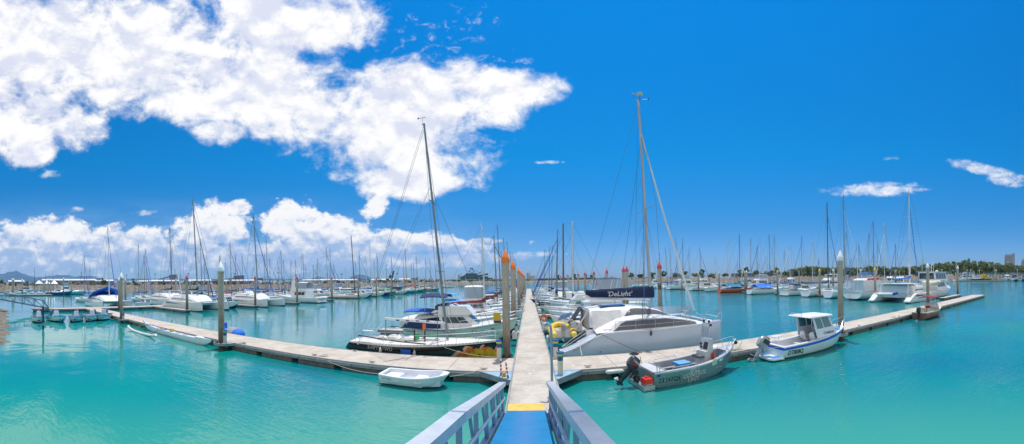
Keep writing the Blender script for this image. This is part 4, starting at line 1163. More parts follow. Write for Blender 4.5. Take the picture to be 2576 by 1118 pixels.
def cleat(label, x, y, rz=0):
    t = thing('mooring_cleat', label, 'cleat', (x, y, DZ + .005), rz, 'metal cleats along the docks')
    mb = MB(); mb.box(-.10, .10, -.04, .04, 0, .02); mb.tube([(-.05, 0, 0), (-.05, 0, .07)], .018, 6); mb.tube([(.05, 0, 0), (.05, 0, .07)], .018, 6)
    mb.tube([(-.19, 0, .09), (-.12, 0, .075), (.12, 0, .075), (.19, 0, .09)], .02, 6); mb.build('horn', mat((.30, .29, .28), .5, .6, var=.2), t)
for x, y, lab in [(-2.15, 15.75, 'galvanised cleat on the left dock just before the blue corner plate'), (2.75, 15.8, 'galvanised cleat on the right dock just past the blue corner plate'), (-7.9, 15.72, 'cleat on the dock edge behind the moored white dinghy'),
                  (-11.6, 15.72, 'cleat where the long dinghy rope is tied to the dock'), (-17.6, 15.72, 'cleat just right of the left white capped pile'), (6.1, 17.95, 'black cleat holding the catamaran dock line'),
                  (10.9, 15.72, 'cleat ahead of the aluminium workboat bow'), (23.3, 15.72, 'cleat just past the right white capped pile'), (-19.9, 15.75, 'cleat at the bow of the outrigger canoe'), (-10.2, 17.95, 'cleat on the far dock edge by the black sloop stern'), (30.6, 15.72, 'cleat on the right dock before the brown runabout')]:
    cleat(lab, x, y)
for x, y, lab in ((11.35, 15.95, 'loose pale rope heap by the cleat ahead of the workboat bow'), (-11.1, 15.95, 'small rope coil where the dinghy line is tied'), (5.7, 17.75, 'dark rope heap on the cleat beside the big catamaran'), (-18.0, 15.9, 'small rope coil right of the white capped pile by the canoe'), (29.9, 15.95, 'small rope coil on the dock before the brown runabout')):
    t = thing('rope_coil', lab, 'rope', (x, y, DZ + .02), 0, 'rope coils on the docks'); mb = MB(); pts = []
    for i in range(60): a = i * .62; r_ = .07 + .0035 * i + .02 * math.sin(i * 2.3); pts.append((r_ * math.cos(a), r_ * math.sin(a), .01 + .03 * abs(math.sin(i * .8))))
    mb.tube(pts, .016, 4); mb.build('coil', ROPED if 'dark' in lab else ROPE, t)
# pile platforms at the dock side
for x, lab in ((-19.1, 'grey bracket platform round the left white capped pile'), (19.65, 'grey bracket platform round the right white capped pile'), (-38.7, 'grey bracket platform round the second pile from the left end')):
    t = thing('pile_bracket', lab, 'pile bracket', (x, YN, DZ))
    mb = MB(); mb.prism([(-.55, -.01), (.75, -.01), (.75, -.35), (.25, -1.05), (-.2, -1.05), (-.55, -.9)], -.16, .02)
    mb.build('platform', mat((.36, .38, .41), .6, .2, var=.25, grime=.3), t)
pile('thick concrete pile with white cone beside the outrigger canoe', -19.1, 14.85, 6.35, CAPW, .225, near=True)
pile('thick concrete pile with white cone at the bow of the blue and white cabin boat', 19.65, 14.85, 6.55, CAPW, .215, near=True)
pile('concrete pile with white cone beside the moored skiffs', -38.7, 14.85, 6.25, CAPW, .21, near=True)
pile('concrete pile with pale cone where the left walkway starts', -58.0, 21.8, 6.2, CAPW, .21)
pile('nearest orange capped pile, at the left edge of the walkway', -1.24, 18.5, 6.40, CAPO, .205, near=True)
for k, (yy, o) in enumerate([(28.9, 'second'), (46.3, 'third'), (59.5, 'fourth'), (72.5, 'fifth'), (86, 'sixth'), (99, 'seventh'), (113, 'eighth'), (127, 'ninth')]):
    pile(f'{o} orange capped pile along the left edge of the walkway', -1.30, yy, 6.40, CAPO, .205, 'orange capped piles along the central walkway', near=k < 1)
# plate with the berth letters on the right pile
rp = [(12.35, 30.2), (12.45, 41.5), (12.5, 52.8), (12.5, 63.5), (12.5, 74), (12.5, 84), (12.5, 95), (12.5, 106), (12.5, 118), (12.5, 131)]
ordn = ['first', 'second', 'third', 'fourth', 'fifth', 'sixth', 'seventh', 'eighth', 'ninth', 'tenth', 'eleventh', 'twelfth', 'thirteenth', 'fourteenth']
for k, (xx, yy) in enumerate(rp):
    if k == 1:
        pile('pink capped pile standing directly left of the second one in the row', xx - .0, yy + 1.5, 6.35, CAPP, .2)
    t_ = pile(f'pink capped pile, {ordn[k]} going away behind the big catamaran' if k else 'nearest pink capped pile carrying a black berth plate beside the catamaran mast', xx, yy, 6.35, CAPP, .21, 'pink capped piles right of the central walkway')
    if k == 0:
        mb = MB(); mb.box(-.13, .13, -.245, -.215, 3.6, 4.15)
        bp_ = mb.build('berth_plate', BLACK, t_)
        d = Vector((-xx, -yy, 0)).normalized(); bp_.rotation_euler.z = math.atan2(d.x, -d.y) * 1.0
        lettering('berth_letters', 'G\n1', .26, WHITE, bp_, lambda a, b, c: (-.09 + a, -.252 - abs(c), 3.93 + b))

# ================================================================ white tender by the dock
TENDW = mat((.74, .77, .82), .38, var=.06, grime=.06)
t = thing('dinghy', 'small white plastic dinghy tied to the dock left of the gangway', 'dinghy', (-5.12, 14.55, 0), R(-2))
H = Hull(3.15, 1.45, [(0, .48), (.5, .47), (1, .62)], [(0, -.05), (.5, -.08), (.8, -.02), (1, .18)], 'vee', tr=.84, tm=.45, bp=3.4, rake=.30, n=22, bow=.22)
mb = MB(); H.shell(mb); mb.build('hull', TENDW, t)
mb = MB(); H.inner(mb, .10, .10, 0, .9); H.deck(mb, .9, 1, n=4)
mb.build('interior', TENDW, t)
mb = MB(); H.gunwale(mb, .10, .05, out=.03); mb.build('gunwale', TENDW, t)
mb = MB(); mb.box(-1.5, -.75, -.55, .55, .08, .33); mb.box(-.05, .5, -.58, .58, .08, .30); mb.build('thwart', TENDW, t)
mb = MB()
for x_ in (-.62, .38): mb.box(x_ - .16, x_ + .16, -.765, -.735, .29, .315); mb.box(x_ - .16, x_ + .16, -.765, -.735, .33, .355)
mb.build('grab_slot', WHITE, t)
H.write('maker_name', 'O Y', .10, BLACK, t, -1.38, .30); H.write('maker_name', 'CRAF', .10, RED, t, -1.17, .30)
rope('pale rope from the dock cleat to the stern of the white dinghy', (-11.6, 15.75, DZ + .08), (-6.6, 14.3, .42), .22)
rope('short pale rope from the white dinghy bow to the dock corner', (-3.5, 14.5, .5), (-2.2, 15.7, DZ + .08), .06)

# ================================================================ black racing sloop
t = thing('racing_sloop', 'black racing sloop with orange flames on the bow and a white boom', 'yacht', (-6.5, 20.15, 0))
t.scale = (.955, 1, 1)
BLKH = mat((.028, .022, .024), .16, var=.25, coat=.6, spec=.6)
sh = [(0, .84), (.4, .93), (1, 1.14)]
H = Hull(10.0, 3.1, sh, [(0, .12), (.15, -.1), (.5, -.3), (.9, -.15), (1, .05)], 'round', tr=.62, tm=.4, bp=1.9, rake=.35, sr=-.65, n=26, bow=.02)
H.prof = [(0, 0), (.30, .03), (.62, .16), (.86, .38), (.96, .62), (1, .93), (1, 1)]
mb = MB(); H.shell(mb, [0, 0, 0, 0, 0, 1]); mb.build('hull', [BLKH, WHITE], t)
mb = MB(); H.deck(mb, camber=.05); H.gunwale(mb, .04, .03, out=.012, transom=True); mb.build('deck', mat((.74, .72, .68), .5, var=.08, grime=.15), t)
# flames: a jagged ribbon lying on the bow, yellow core inside an orange edge
def flame(off, top_, m, shrink):
    mb = MB(); n = 60; rows = []
    for i in range(n + 1):
        k = i / n; x_ = lerp(1.7 + shrink * .8, 4.97, k)
        zt = H.sheer((x_ + 5) / 10) - .06; z0 = max(.02, H.keel((x_ + 5) / 10) + .04)
        lick = abs(math.sin(k * 11 + .4 * math.sin(k * 19))) ** .55
        env = min(1, k * 3.2) ; hi = lerp(z0, zt - .05, env * (.45 + .5 * lick) * (1 - shrink * .18))
        lo = z0 + (.10 * (1 - min(1, k * 4)) * .6) + shrink * .05
        if hi < lo + .01: hi = lo + .01
        rows.append([(x_, -(H.side(x_, lo) + off), lo), (x_, -(H.side(x_, (lo + hi) / 2) + off), (lo + hi) / 2), (x_, -(H.side(x_, hi) + off), hi)])
    mb.loft(rows, False, False, 0, True)
    return mb
flame(.010, 1, None, 0).build('flame_outline', mat((.88, .50, .36), .3, var=.1), t)
flame(.014, 1, None, .35).build('flame', mat((.85, .20, .01), .3, var=.35, scale=2.5), t)
flame(.018, 1, None, 1.3).build('flame_core', mat((.92, .46, .01), .3, var=.3, scale=2.5), t)
# swirls cut into the fire
mb = MB()
for (x_, z_, s_) in ((2.7, .66, .14), (3.4, .78, .17), (4.1, .84, .17), (3.7, .34, .10)):
    ring = []
    for k in range(12):
        a = 2 * math.pi * k / 12; dx = .7 * s_ * math.cos(a) * (1 + .4 * math.cos(a)); dz = s_ * .33 * math.sin(a) + .12 * s_ * math.cos(a)
        ring.append((x_ + dx, -(H.side(x_ + dx, z_ + dz) + .022), z_ + dz))
    mb.add(ring, [tuple(range(12))])
mb.build('flame_marking', BLKH, t)
H.write('boat_name', 'B-FIFTY TWO', .31, WHITE, t, -3.45, .55, shear=.15, off=.006)
mb = MB(); mb.box(-.95, -.3, -1.66, -1.63, .40, .72); mb.build('blue_pad', BLUE, t)
mb = MB()
for k in range(44): x_ = -4.6 + k * .21; mb.box(x_, x_ + .12, -(H.beam((x_ + 5) / 10) + .018), -(H.beam((x_ + 5) / 10) - .03), H.sheer((x_ + 5) / 10) - .0, H.sheer((x_ + 5) / 10) + .035)
mb.build('toe_rail_marking', GREYG, t)
cabin(t, -1.9, 2.0, 1.5, .30, .82, rf=1.2, ra=.2, tum=.7, m=OFFW, side=(.2, .6, .3, .7, 2), front=None, name='coachroof', nf=.6)
mb = MB(); mb.box(-4.3, -2.0, -1.15, -1.05, .72, .92); mb.box(-4.3, -2.0, 1.05, 1.15, .72, .92); mb.box(-2.05, -1.75, -.95, .95, .76, 1.0); mb.box(-4.6, -2.1, -.5, .5, .70, .76)
mb.build('cockpit_coaming', OFFW, t)
mb = MB()
for (x_, y_, a, b, h) in ((-1.6, -.2, .35, .5, .34), (-2.2, .25, .5, .3, .24), (-.9, .1, .3, .3, .22), (-2.9, -.1, .4, .2, .2)):
    mb.ball((x_, y_, 1.05), a, b, h, 10)
mb.build('stowed_gear', OFFW, t)
mb = MB(); mb.lathe([(.15, 0), (.19, .30), (.17, .30), (.14, .02)], (-.35, -.35, 1.12), 12); mb.build('green_bucket', mat((.02, .35, .10), .4, var=.1), t)
mb = MB(); mb.tube([(-.45, -.5, 1.0), (-.45, -.5, 1.75)], .045, 6); mb.tube([(.25, -.5, 1.0), (.25, -.5, 1.72)], .045, 6); mb.build('winch_post', RUBBER, t)
mb = MB(); mb.tube([(.02, 0, 1.0), (.02, 0, 2.15)], .07, 8); mb.build('boom_prop', mat((.45, .32, .22), .5, var=.2), t)
mb = MB(); mb.box(-.04, .12, -.12, .12, 1.75, 2.02); mb.build('orange_strap', ORANGE, t)
mb = MB(); mb.box(2.6, 3.15, -.32, .32, 1.02, 1.06); mb.build('hatch', GLASS, t)
ms = rig(t, 1.62, 1.0, 14.55, 1.38, 10, 4.75, 1.1, -4.85, 3.1, None, None, .088, mat((.22, .27, .30), .4, .5, var=.15), 2, False, 2, wr=.013, jibtop=.70, back=True)
mb = MB(); mb.tube([(1.5, 0, 2.12), (-.8, 0, 2.24), (-2.75, 0, 2.32)], .088, 10, sy=.75); bo = mb.build('boom', mat((.72, .72, .75), .35, var=.12, scale=4, grime=.2), t)
mb = MB()
for x_ in (-1.9, -1.2, -.5, .2): mb.box(x_, x_ + .22, -.078, -.068, 2.20, 2.27)
mb.build('boom_mark', DBLUE, bo)
wi = MB()
wi.tube([(.30, .05, 14.5), (-4.9, .4, .9)], .012, 3, cap=False); wi.tube([(.6, 0, 10.6), (-4.2, -.9, .9)], .009, 3, cap=False); wi.tube([(.6, 0, 10.6), (-4.2, .9, .9)], .009, 3, cap=False); wi.tube([(-2.7, 0, 2.3), (-2.7, -.05, 1.1)], .03, 5)
wi.build('running_backstay', WIRE, t)
rail(t, H, .05, .97, .58, n=8, r=.012, name='guard_rail')
mb = MB()     # tall bow pulpit
for s in (-1, 1):
    mb.tube([(3.6, s * .55, 1.0), (3.95, s * .5, 1.62), (5.25, s * .22, 1.72)], .02, 6); mb.tube([(4.75, s * .2, 1.0), (5.1, s * .25, 1.7)], .02, 6); mb.tube([(3.8, s * .52, 1.34), (4.9, s * .24, 1.36)], .016, 6)
mb.tube([(5.25, -.22, 1.72), (5.4, 0, 1.73), (5.25, .22, 1.72)], .02, 6); mb.build('pulpit', STEEL, t)
mb = MB()
for s in (-1, 1): mb.tube([(-4.9, s * .7, .7), (-4.9, s * .7, 1.35), (-4.2, s * 1.0, 1.3), (-4.2, s * 1.0, .75)], .018, 5)
mb.tube([(-4.2, .55, 1.0), (-3.3, .7, 1.9)], .014, 4); mb.tube([(-4.6, -.2, .8), (-4.6, -.2, 1.7)], .02, 4); mb.build('pushpit', STEEL, t)
mb = MB(); mb.tube([(-4.3, -1.0, 1.28), (-1.2, -1.35, 1.12), (.6, -1.40, 1.06)], .038, 6); mb.build('spinnaker_pole', BLACK, t)
mb = MB(); mb.tube([(-2.9, 1.2, 1.65), (1.2, 1.2, 1.45)], .038, 6); mb.build('spinnaker_pole', BLACK, t)
fender(t, -2.35, -1.62, .50, mat((.62, .55, .40), .5)); fender(t, -.05, -1.66, .45, mat((.45, .42, .38), .5))
outboard(t, -5.0, .2, .55, GREYG, BLACK, .62)
mb = MB()    # netting along the foredeck rail
for i in range(13):
    k = i / 12; x0, x1 = lerp(1.8, 3.7, k), lerp(2.2, 3.9, k)
    tt = (x0 + 5) / 10; b = H.beam(min(1, tt)); b2 = H.beam(min(1, (x1 + 5) / 10))
    mb.tube([(x0, b - .06, H.sheer(tt)), (x1, b2 - .06, H.sheer(tt) + .56)], .007, 3, cap=False); mb.tube([(x1, b2 - .06, H.sheer(tt)), (x0, b - .06, H.sheer(tt) + .56)], .007, 3, cap=False)
mb.build('netting', ROPE, t)
rope('pale bow line from the black sloop to the white pedestal', (-4.8, 18.75, .92), (-1.7, 18.0, DZ + .1), .12, .012)

# ================================================================ pale green cruiser
t, H = cruiser('pale green cabin cruiser with navy canvas and a yellow sign on its bow', -5.0, 24.7, 0, L=8.4, hull=PGREEN, stripe=PGREEN, fb=1.32, fly=True, flyc=None, cloth=NAVY, hh=1.0, lod=2, rf=1.3, cab=(-.16, .22), antennas=True, platform=True)
for s, e in ((-1, 1),):
    H.write('boat_name', 'Snowy B', .42, mat((.01, .05, .05), .5), t, .9, .95, slope=.06, shear=.35, space=1.1)
    H.write('registration', 'QW 001', .20, mat((.02, .12, .12), .5), t, -3.9, .95)
for z_, w_, m_ in ((.93, .07, DBLUE), (.10, .06, DBLUE)):
    mb = MB()
    for s in (-1, 1):
        rows = []
        for i in range(17):
            x_ = lerp(-4.1, 4.0, i / 16); zz = (H.sheer((x_ + 4.2) / 8.4) - .10) if z_ > .5 else .12 + .3 * max(0, i / 16 - .5) ** 2 * 4 * .6
            rows.append([(x_, s * (H.side(x_, zz) + .015), zz), (x_, s * (H.side(x_, zz + w_) + .015), zz + w_)])
        mb.loft(rows, False, False)
    mb.build('stripe', m_, t)
canopy(t, -2.9, -.9, 2.1, 3.62, NAVY, 'bimini', arch=.18, legs=[(-2.6, 2.3), (-1.2, 2.3)])
canopy(t, -4.15, -2.05, 2.3, 2.56, BLUE, 'awning', arch=.05, legs=[(-4.05, 1.0), (-2.2, 1.0)])
mb = MB(); mb.ball((-1.1, 0, 2.75), .95, .85, .32, 14); mb.build('flybridge_cover', NAVY, t)
mb = MB(); mb.hexa([(-.3, -.8, 2.30), (.95, -.75, 2.27), (.95, .75, 2.27), (-.3, .8, 2.30)], [(-.75, -.75, 2.98), (-.6, -.72, 3.0), (-.6, .72, 3.0), (-.75, .75, 2.98)]); mb.build('fly_screen', WHITE, t)
sg = MB(); sg.hexa([(2.55, -1.12, 1.72), (3.05, -.98, 1.72), (3.05, -.96, 1.72), (2.55, -1.1, 1.72)], [(2.5, -1.20, 2.45), (3.0, -1.06, 2.45), (3.0, -1.04, 2.45), (2.5, -1.18, 2.45)]); so_ = sg.build('yellow_sign', YELLOW, t)
sg = MB(); sg.hexa([(2.54, -1.14, 1.71), (3.06, -1.0, 1.71), (3.06, -.99, 1.71), (2.54, -1.13, 1.71)], [(2.53, -1.16, 1.87), (3.05, -1.02, 1.87), (3.05, -1.01, 1.87), (2.53, -1.15, 1.87)]); sg.build('sign_base', DBLUE, so_)
lettering('sign_words', 'FOR\nSALE', .25, WHITE, so_, lambda a, b, c: (3.06 + a * .9, -1.19 + .21 * a - abs(c) * .5 - .02, 1.75 + b)) if False else None
fender(t, -.6, -1.52, .95, GREYG)

# ================================================================ big grey-white catamaran
CATH = mat((.58, .64, .76), .22, var=.05, coat=.4, grime=.05); CATW = mat((.80, .80, .82), .3, var=.05, grime=.08)
CX, CY = 7.25, 22.75
t = thing('catamaran', 'large pale catamaran with a navy boom bag lettered in white', 'catamaran', (CX, CY, 0))
hs_ = []
for s in (-1, 1):
    H = Hull(10.9, 1.5, [(0, .46), (.04, .52), (.17, 1.20), (.25, 1.50), (.5, 1.56), (.8, 1.62), (1, 1.70)], [(0, .20), (.10, -.15), (.5, -.4), (.88, -.3), (1, -.12)], 'cat', yoff=s * 2.75, n=36, beam=[(0, .55), (.15, .85), (.4, 1), (.62, .96), (.85, .66), (.95, .38), (1, .12)])
    mb = MB(); H.shell(mb, [1, 2, 0, 0, 0, 0]); H.deck(mb, camber=.07)
    h = mb.build('hull', [CATH, mat((.01, .08, .25), .5, var=.2), CATH], t); hs_.append(H)
    mb = MB(); H.gunwale(mb, .06, .05, .0, 1, out=.012, transom=False); mb.build('toe_rail', CATW, h)
HN, HF = hs_
mb = MB(); mb.ball((-3.15, -3.52, .45), .04, .02, .04); mb.build('outlet', BLACK, t)
# bridge deck and flowing topsides
mb = MB()
mb.hexa([(-3.7, -2.1, .85), (2.4, -2.1, .9), (2.4, 2.1, .9), (-3.7, 2.1, .85)], [(-3.7, -2.1, 1.5), (3.2, -2.1, 1.58), (3.2, 2.1, 1.58), (-3.7, 2.1, 1.5)])
mb.tube([(5.0, -2.4, 1.6), (5.0, 2.4, 1.6)], .10, 8); mb.build('bridge_deck', CATW, t)
# raised side deck with the long dark hull window
mb = MB(); wb = MB(); rows = []; wrows = []
prof_ = [(-3.3, 1.50, .0), (-2.6, 1.55, .25), (-1.8, 1.58, .55), (-.5, 1.60, .66), (1.0, 1.62, .60), (2.4, 1.64, .38), (3.4, 1.66, .12), (3.9, 1.66, .02)]
for s in (-1, 1):
    rows = []
    for (x_, zb_, hh) in prof_:
        yb = 2.75 + HN.beam((x_ + 5.45) / 10.9) - .10
        rows.append([(x_, s * yb, zb_ - .02), (x_, s * (yb - .22), zb_ + hh), (x_, s * (yb - .75), zb_ + hh + .06), (x_, s * 1.6, zb_ + hh + .06)])
    mb.loft(rows, False, False, 0, True)
    n_ = 20; w2 = []
    for i in range(n_ + 1):
        k = i / n_; x_ = lerp(-2.35, 3.35, k)
        hh = interp([(p[0], p[2]) for p in prof_], x_); zb_ = interp([(p[0], p[1]) for p in prof_], x_); yb = 2.75 + HN.beam((x_ + 5.45) / 10.9) - .10
        lo, hi = .06, (.92 if x_ > -1.6 else .92 * (x_ + 2.35) / .75 + .06)
        w2.append([(x_, s * (yb - .22 * lo + .012), zb_ + hh * lo), (x_, s * (yb - .22 * hi + .012), zb_ + hh * hi)])
    wb.loft(w2, False, False)
sdk = mb.build('side_deck', CATW, t); wb.build('window', MESHG, sdk)
# saloon
pr = [(-3.45, .96, 1.80), (-3.3, 1.12, 1.85), (-2.0, 1.26, 1.90), (-.6, 1.27, 1.92), (.8, 1.12, 1.85), (1.6, .88, 1.72), (2.4, .45, 1.5), (3.1, .10, 1.25)]
def sec(x_, hh, ww, f):  # f from 0 (foot) to 1 (centre top)
    a = f * math.pi / 2
    return (ww * math.cos(a) ** .35 * (1 - .10 * math.sin(a)), 1.62 + hh * max(.0001, math.sin(a)) ** .62)
mb = MB(); rings = []
for (x_, hh, ww) in pr:
    L1 = [sec(x_, hh, ww, f / 7) for f in range(8)]
    rings.append([(x_, -y_, z_) for y_, z_ in L1] + [(x_, y_, z_) for y_, z_ in reversed(L1[:-1])])
mb.loft(rings, False, True, 0, True); sal = mb.build('saloon', CATW, t)
wb = MB()
for s in (-1, 1):
    w2 = []
    for i in range(13):
        k = i / 12; x_ = lerp(-1.35, 2.75, k)
        hh = smoothp([(p[0], p[1]) for p in pr], x_); ww = smoothp([(p[0], p[2]) for p in pr], x_)
        f0 = .10; f1 = .60 if k > .18 else lerp(.10, .60, k / .18)
        if k > .75: f0 = lerp(.10, .22, (k - .75) / .25)
        a = sec(x_, hh, ww, f0); b = sec(x_, hh, ww, (f0 + f1) / 2); c = sec(x_, hh, ww, f1)
        w2.append([(x_, s * (q[0] + .02), q[1] + .012) for q in (a, b, c)])
    wb.loft(w2, False, False, 0, True)
wb.build('window', MESHG, sal)
mb = MB(); mb.hexa([(-2.6, -1.15, 2.86), (-.9, -1.15, 2.885), (-.9, -.35, 2.93), (-2.6, -.35, 2.90)], [(-2.6, -1.15, 2.90), (-.9, -1.15, 2.925), (-.9, -.35, 2.97), (-2.6, -.35, 2.94)]); mb.build('roof_solar_panel', SOLAR, sal)
# cockpit enclosure: hanging white curtain, frames and dark aft screens
mb = MB(); rows = []
for i in range(9):
    k = i / 8; x_ = lerp(-3.35, -1.45, k); rip = .03 * math.sin(i * 2.2)
    rows.append([(x_ + .2 * 0, -2.42 + rip, 1.62), (x_, -2.22 - rip, 2.15), (x_, -1.93, 2.70)])
mb.loft(rows, False, False, 0, True); mb.build('canvas_curtain', WCANV, t)
mb = MB()
for s in (-1, 1):
    mb.tube([(-3.5, s * 1.78, 2.72), (-4.35, s * 1.72, 1.5)], .05, 6); mb.tube([(-3.1, s * 1.9, 2.7), (-1.95, s * 2.35, 1.7)], .025, 5)
mb.tube([(-3.5, -1.78, 2.72), (-3.5, 1.78, 2.72)], .05, 6); mb.build('cockpit_frame', STEEL, t)
mb = MB(); mb.hexa([(-4.45, .15, 1.55), (-4.41, .15, 1.55), (-4.41, 1.65, 1.55), (-4.45, 1.65, 1.55)], [(-3.62, .15, 2.72), (-3.58, .15, 2.72), (-3.58, 1.65, 2.72), (-3.62, 1.65, 2.72)]); mb.build('aft_screen', BLKC, t)
mb = MB(); mb.box(-4.3, -3.2, -1.7, 1.9, 1.45, 1.52); mb.box(-4.2, -3.9, -1.6, -.4, 1.5, 1.95); mb.box(-3.5, -3.42, -1.6, 1.6, 1.5, 2.6); mb.box(-4.1, -3.5, .8, 1.6, 1.5, 1.9); mb.build('cockpit', mat((.58, .55, .52), .5, var=.15), t)
mb = MB(); mb.box(-4.62, -4.30, -1.75, -1.35, 1.62, 2.0); mb.build('barbecue', ALU, t)
# solar panel on davits
mb = MB(); q = [(-5.35, -.55, 2.02), (-4.62, -1.15, 2.30), (-4.25, .55, 2.42), (-4.98, 1.15, 2.14)]
mb.hexa([(p[0], p[1], p[2] - .03) for p in q], q); sp_ = mb.build('davit_solar_panel', SOLAR, t)
mb = MB()
for i in range(5): k = i / 4; mb.bar(Vector(q[0]).lerp(Vector(q[3]), k) + Vector((0, 0, .012)), Vector(q[1]).lerp(Vector(q[2]), k) + Vector((0, 0, .012)), .03, .015)
for a_, b_ in ((0, 1), (3, 2)): pass
for i in range(3): k = i / 2; mb.bar(Vector(q[0]).lerp(Vector(q[1]), k) + Vector((0, 0, .012)), Vector(q[3]).lerp(Vector(q[2]), k) + Vector((0, 0, .012)), .03, .015)
mb.build('panel_frame', STEEL, sp_)
mb = MB()
for y_ in (-1.2, 1.2): mb.tube([(-3.8, y_, 1.5), (-4.5, y_, 2.1), (-5.3, y_, 2.0)], .04, 6)
mb.build('davit', STEEL, t)
# mast, boom bag, headsail
DLM = mat((.42, .44, .48), .36, .5, var=.1)
ms = rig(t, 1.38, 2.6, 17.35, .76, 10.9, 4.95, 2.0, -4.6, 6.2, None, None, .125, DLM, 1, False, 2, wr=.013, jibtop=.82, back=False)
mb = MB(); mb.lathe([(.02, 0), (.20, .03), (.22, .10), (.12, .16), (.02, .17)], (.75, 0, 17.75), 14); mb.build('radar_dome', CREAM, ms)
mb = MB(); mb.tube([(.73, 0, 17.3), (.75, 0, 17.78)], .03, 5); mb.tube([(.05, 0, 17.75), (.68, 0, 17.45)], .015, 4); mb.tube([(.73, 0, 17.4), (1.38, 0, 17.55)], .015, 4); mb.lathe([(.05, 0), (.05, .12)], (1.38, 0, 17.5), 6); mb.build('mast_instruments', MASTD, ms)
mb = MB(); mb.tube([(1.25, 0, 3.22), (-3.6, 0, 3.42)], .11, 10, sy=.8); mb.build('boom', CATW, t)
mb = MB(); rings = []
for i in range(15):
    k = i / 14; x_ = lerp(1.56, -3.35, k); z0 = 3.30 + .18 * k; hh = lerp(.84, .46, k) + .015 * math.sin(i * 1.9); ww = lerp(.20, .15, k) + .01 * math.sin(i * 2.7)
    if i == 14: z0 += .15; hh *= .7; ww *= .6
    rings.append([(x_, -ww, z0), (x_, -ww * 1.15, z0 + hh * .35), (x_, -ww * .8, z0 + hh * .8), (x_, -.03, z0 + hh), (x_, .03, z0 + hh), (x_, ww * .8, z0 + hh * .8), (x_, ww * 1.15, z0 + hh * .35), (x_, ww, z0)])
mb.loft(rings, True, True, 0, False); bag = mb.build('boom_bag', mat((.004, .018, .075), .8, var=.2, bump=.4, bscale=4), t)
lettering('boat_name', "'DeLight'", .50, WHITE, bag, lambda a, b, c: (-1.95 + a, -.285 + .10 * max(0, b) - abs(c), 3.50 + b * .92), shear=.22, off=.008)
mb = MB(); mb.tube([Vector((4.9, 0, 2.15)), Vector((2.6, 0, 8.9)), Vector((.78, 0, 15.0))], .085, 8, r2=.06); mb.build('furled_jib', mat((.70, .71, .74), .6, var=.1), t)
wi = MB()
wi.tube([(.12, 0, 17.3), (-4.2, -1.6, 9.2), (-5.6, -2.2, 5.0)], .010, 3, cap=False) if False else None
wi.tube([(.64, 0, 17.25), (-3.4, 0, 3.6)], .012, 3, cap=False)
for s in (-1, 1):
    wi.tube([(.85, 0, 15.0), (-.3, s * 3.3, 1.6)], .014, 3, cap=False); wi.tube([(1.1, 0, 9.7), (-.4, s * 3.2, 1.6)], .010, 3, cap=False)
    wi.tube([(-.45, s * 3.3, 1.6), (-.45, s * 3.3, 3.3)], .022, 4)
wi.tube([(1.0, 0, 12.3), (-2.5, 0, 3.7)], .007, 3, cap=False)
wi.build('shroud', WIRE, t)
# rails and nets
rail(t, HN, .30, .99, .62, n=6, r=.013, both=False, inset=.05)
mb = MB()
for s in (-1, 1):
    yb = s * 3.2
    for x_ in (2.6, 5.3): mb.tube([(x_, yb, 1.65), (x_, yb, 2.35)], .018, 5)
for y0, y1 in ((-3.1, -1.4), (1.4, 3.1)):
    mb.tube([(4.6, y0, 1.68), (5.35, y0, 2.35), (5.35, y1, 2.35), (4.9, y1, 1.7)], .022, 6); mb.tube([(5.1, y0, 2.0), (5.1, y1, 2.0)], .035, 6)
for s in (-1, 1): mb.tube([(4.95, s * 2.0, 1.62), (4.95, 0, 2.1)], .02, 5)
mb.build('pulpit', STEEL, t)
nb = MB(); nb.box(2.2, 5.35, 3.16, 3.165, 1.7, 2.33); nb.box(5.35, 5.355, 1.4, 3.16, 1.7, 2.33)
nb.build('safety_net', mat((.55, .62, .68), .7, var=.1, alpha=.38), t)
mb = MB()
for i in range(12): y_ = lerp(-1.9, 1.9, i / 11); mb.bar((3.2, y_, 1.56), (5.0, y_, 1.56), .025, .01)
for i in range(7): x_ = lerp(3.3, 4.9, i / 6); mb.bar((x_, -1.95, 1.575), (x_, 1.95, 1.575), .025, .01)
mb.build('trampoline', GREYC, t)
mb = MB(); mb.tube([(-5.3, -2.9, .62), (-3.9, -3.1, 1.52)], .02, 5); mb.tube([(-5.3, -2.4, .62), (-3.9, -2.2, 1.52)], .02, 5); mb.build('boarding_rail', STEEL, t)
lettering('maker_name', 'lightwave', .14, GREYG, t, lambda a, b, c: (-2.95 + a, -3.40 - abs(c), 1.66 + b), shear=.25)
fender(t, .0, -3.56, 1.35, mat((.05, .05, .05), .5), .07, .22)
rope('black line from the catamaran quarter to the black dock cleat', (CX - 3.2, CY - 3.5, 1.55), (6.1, 17.98, DZ + .08), .05, .013, ROPED)
rope('black line slanting from the catamaran quarter down to its stern', (CX - 3.25, CY - 3.52, 1.5), (CX - 4.7, CY - 3.35, .55), .12, .010, ROPED)
rope('white line looped from the catamaran sugar scoop to the dock', (CX - 4.35, CY - 3.4, 1.0), (CX - 4.4, 18.1, DZ + .05), .10, .02, ROPE)

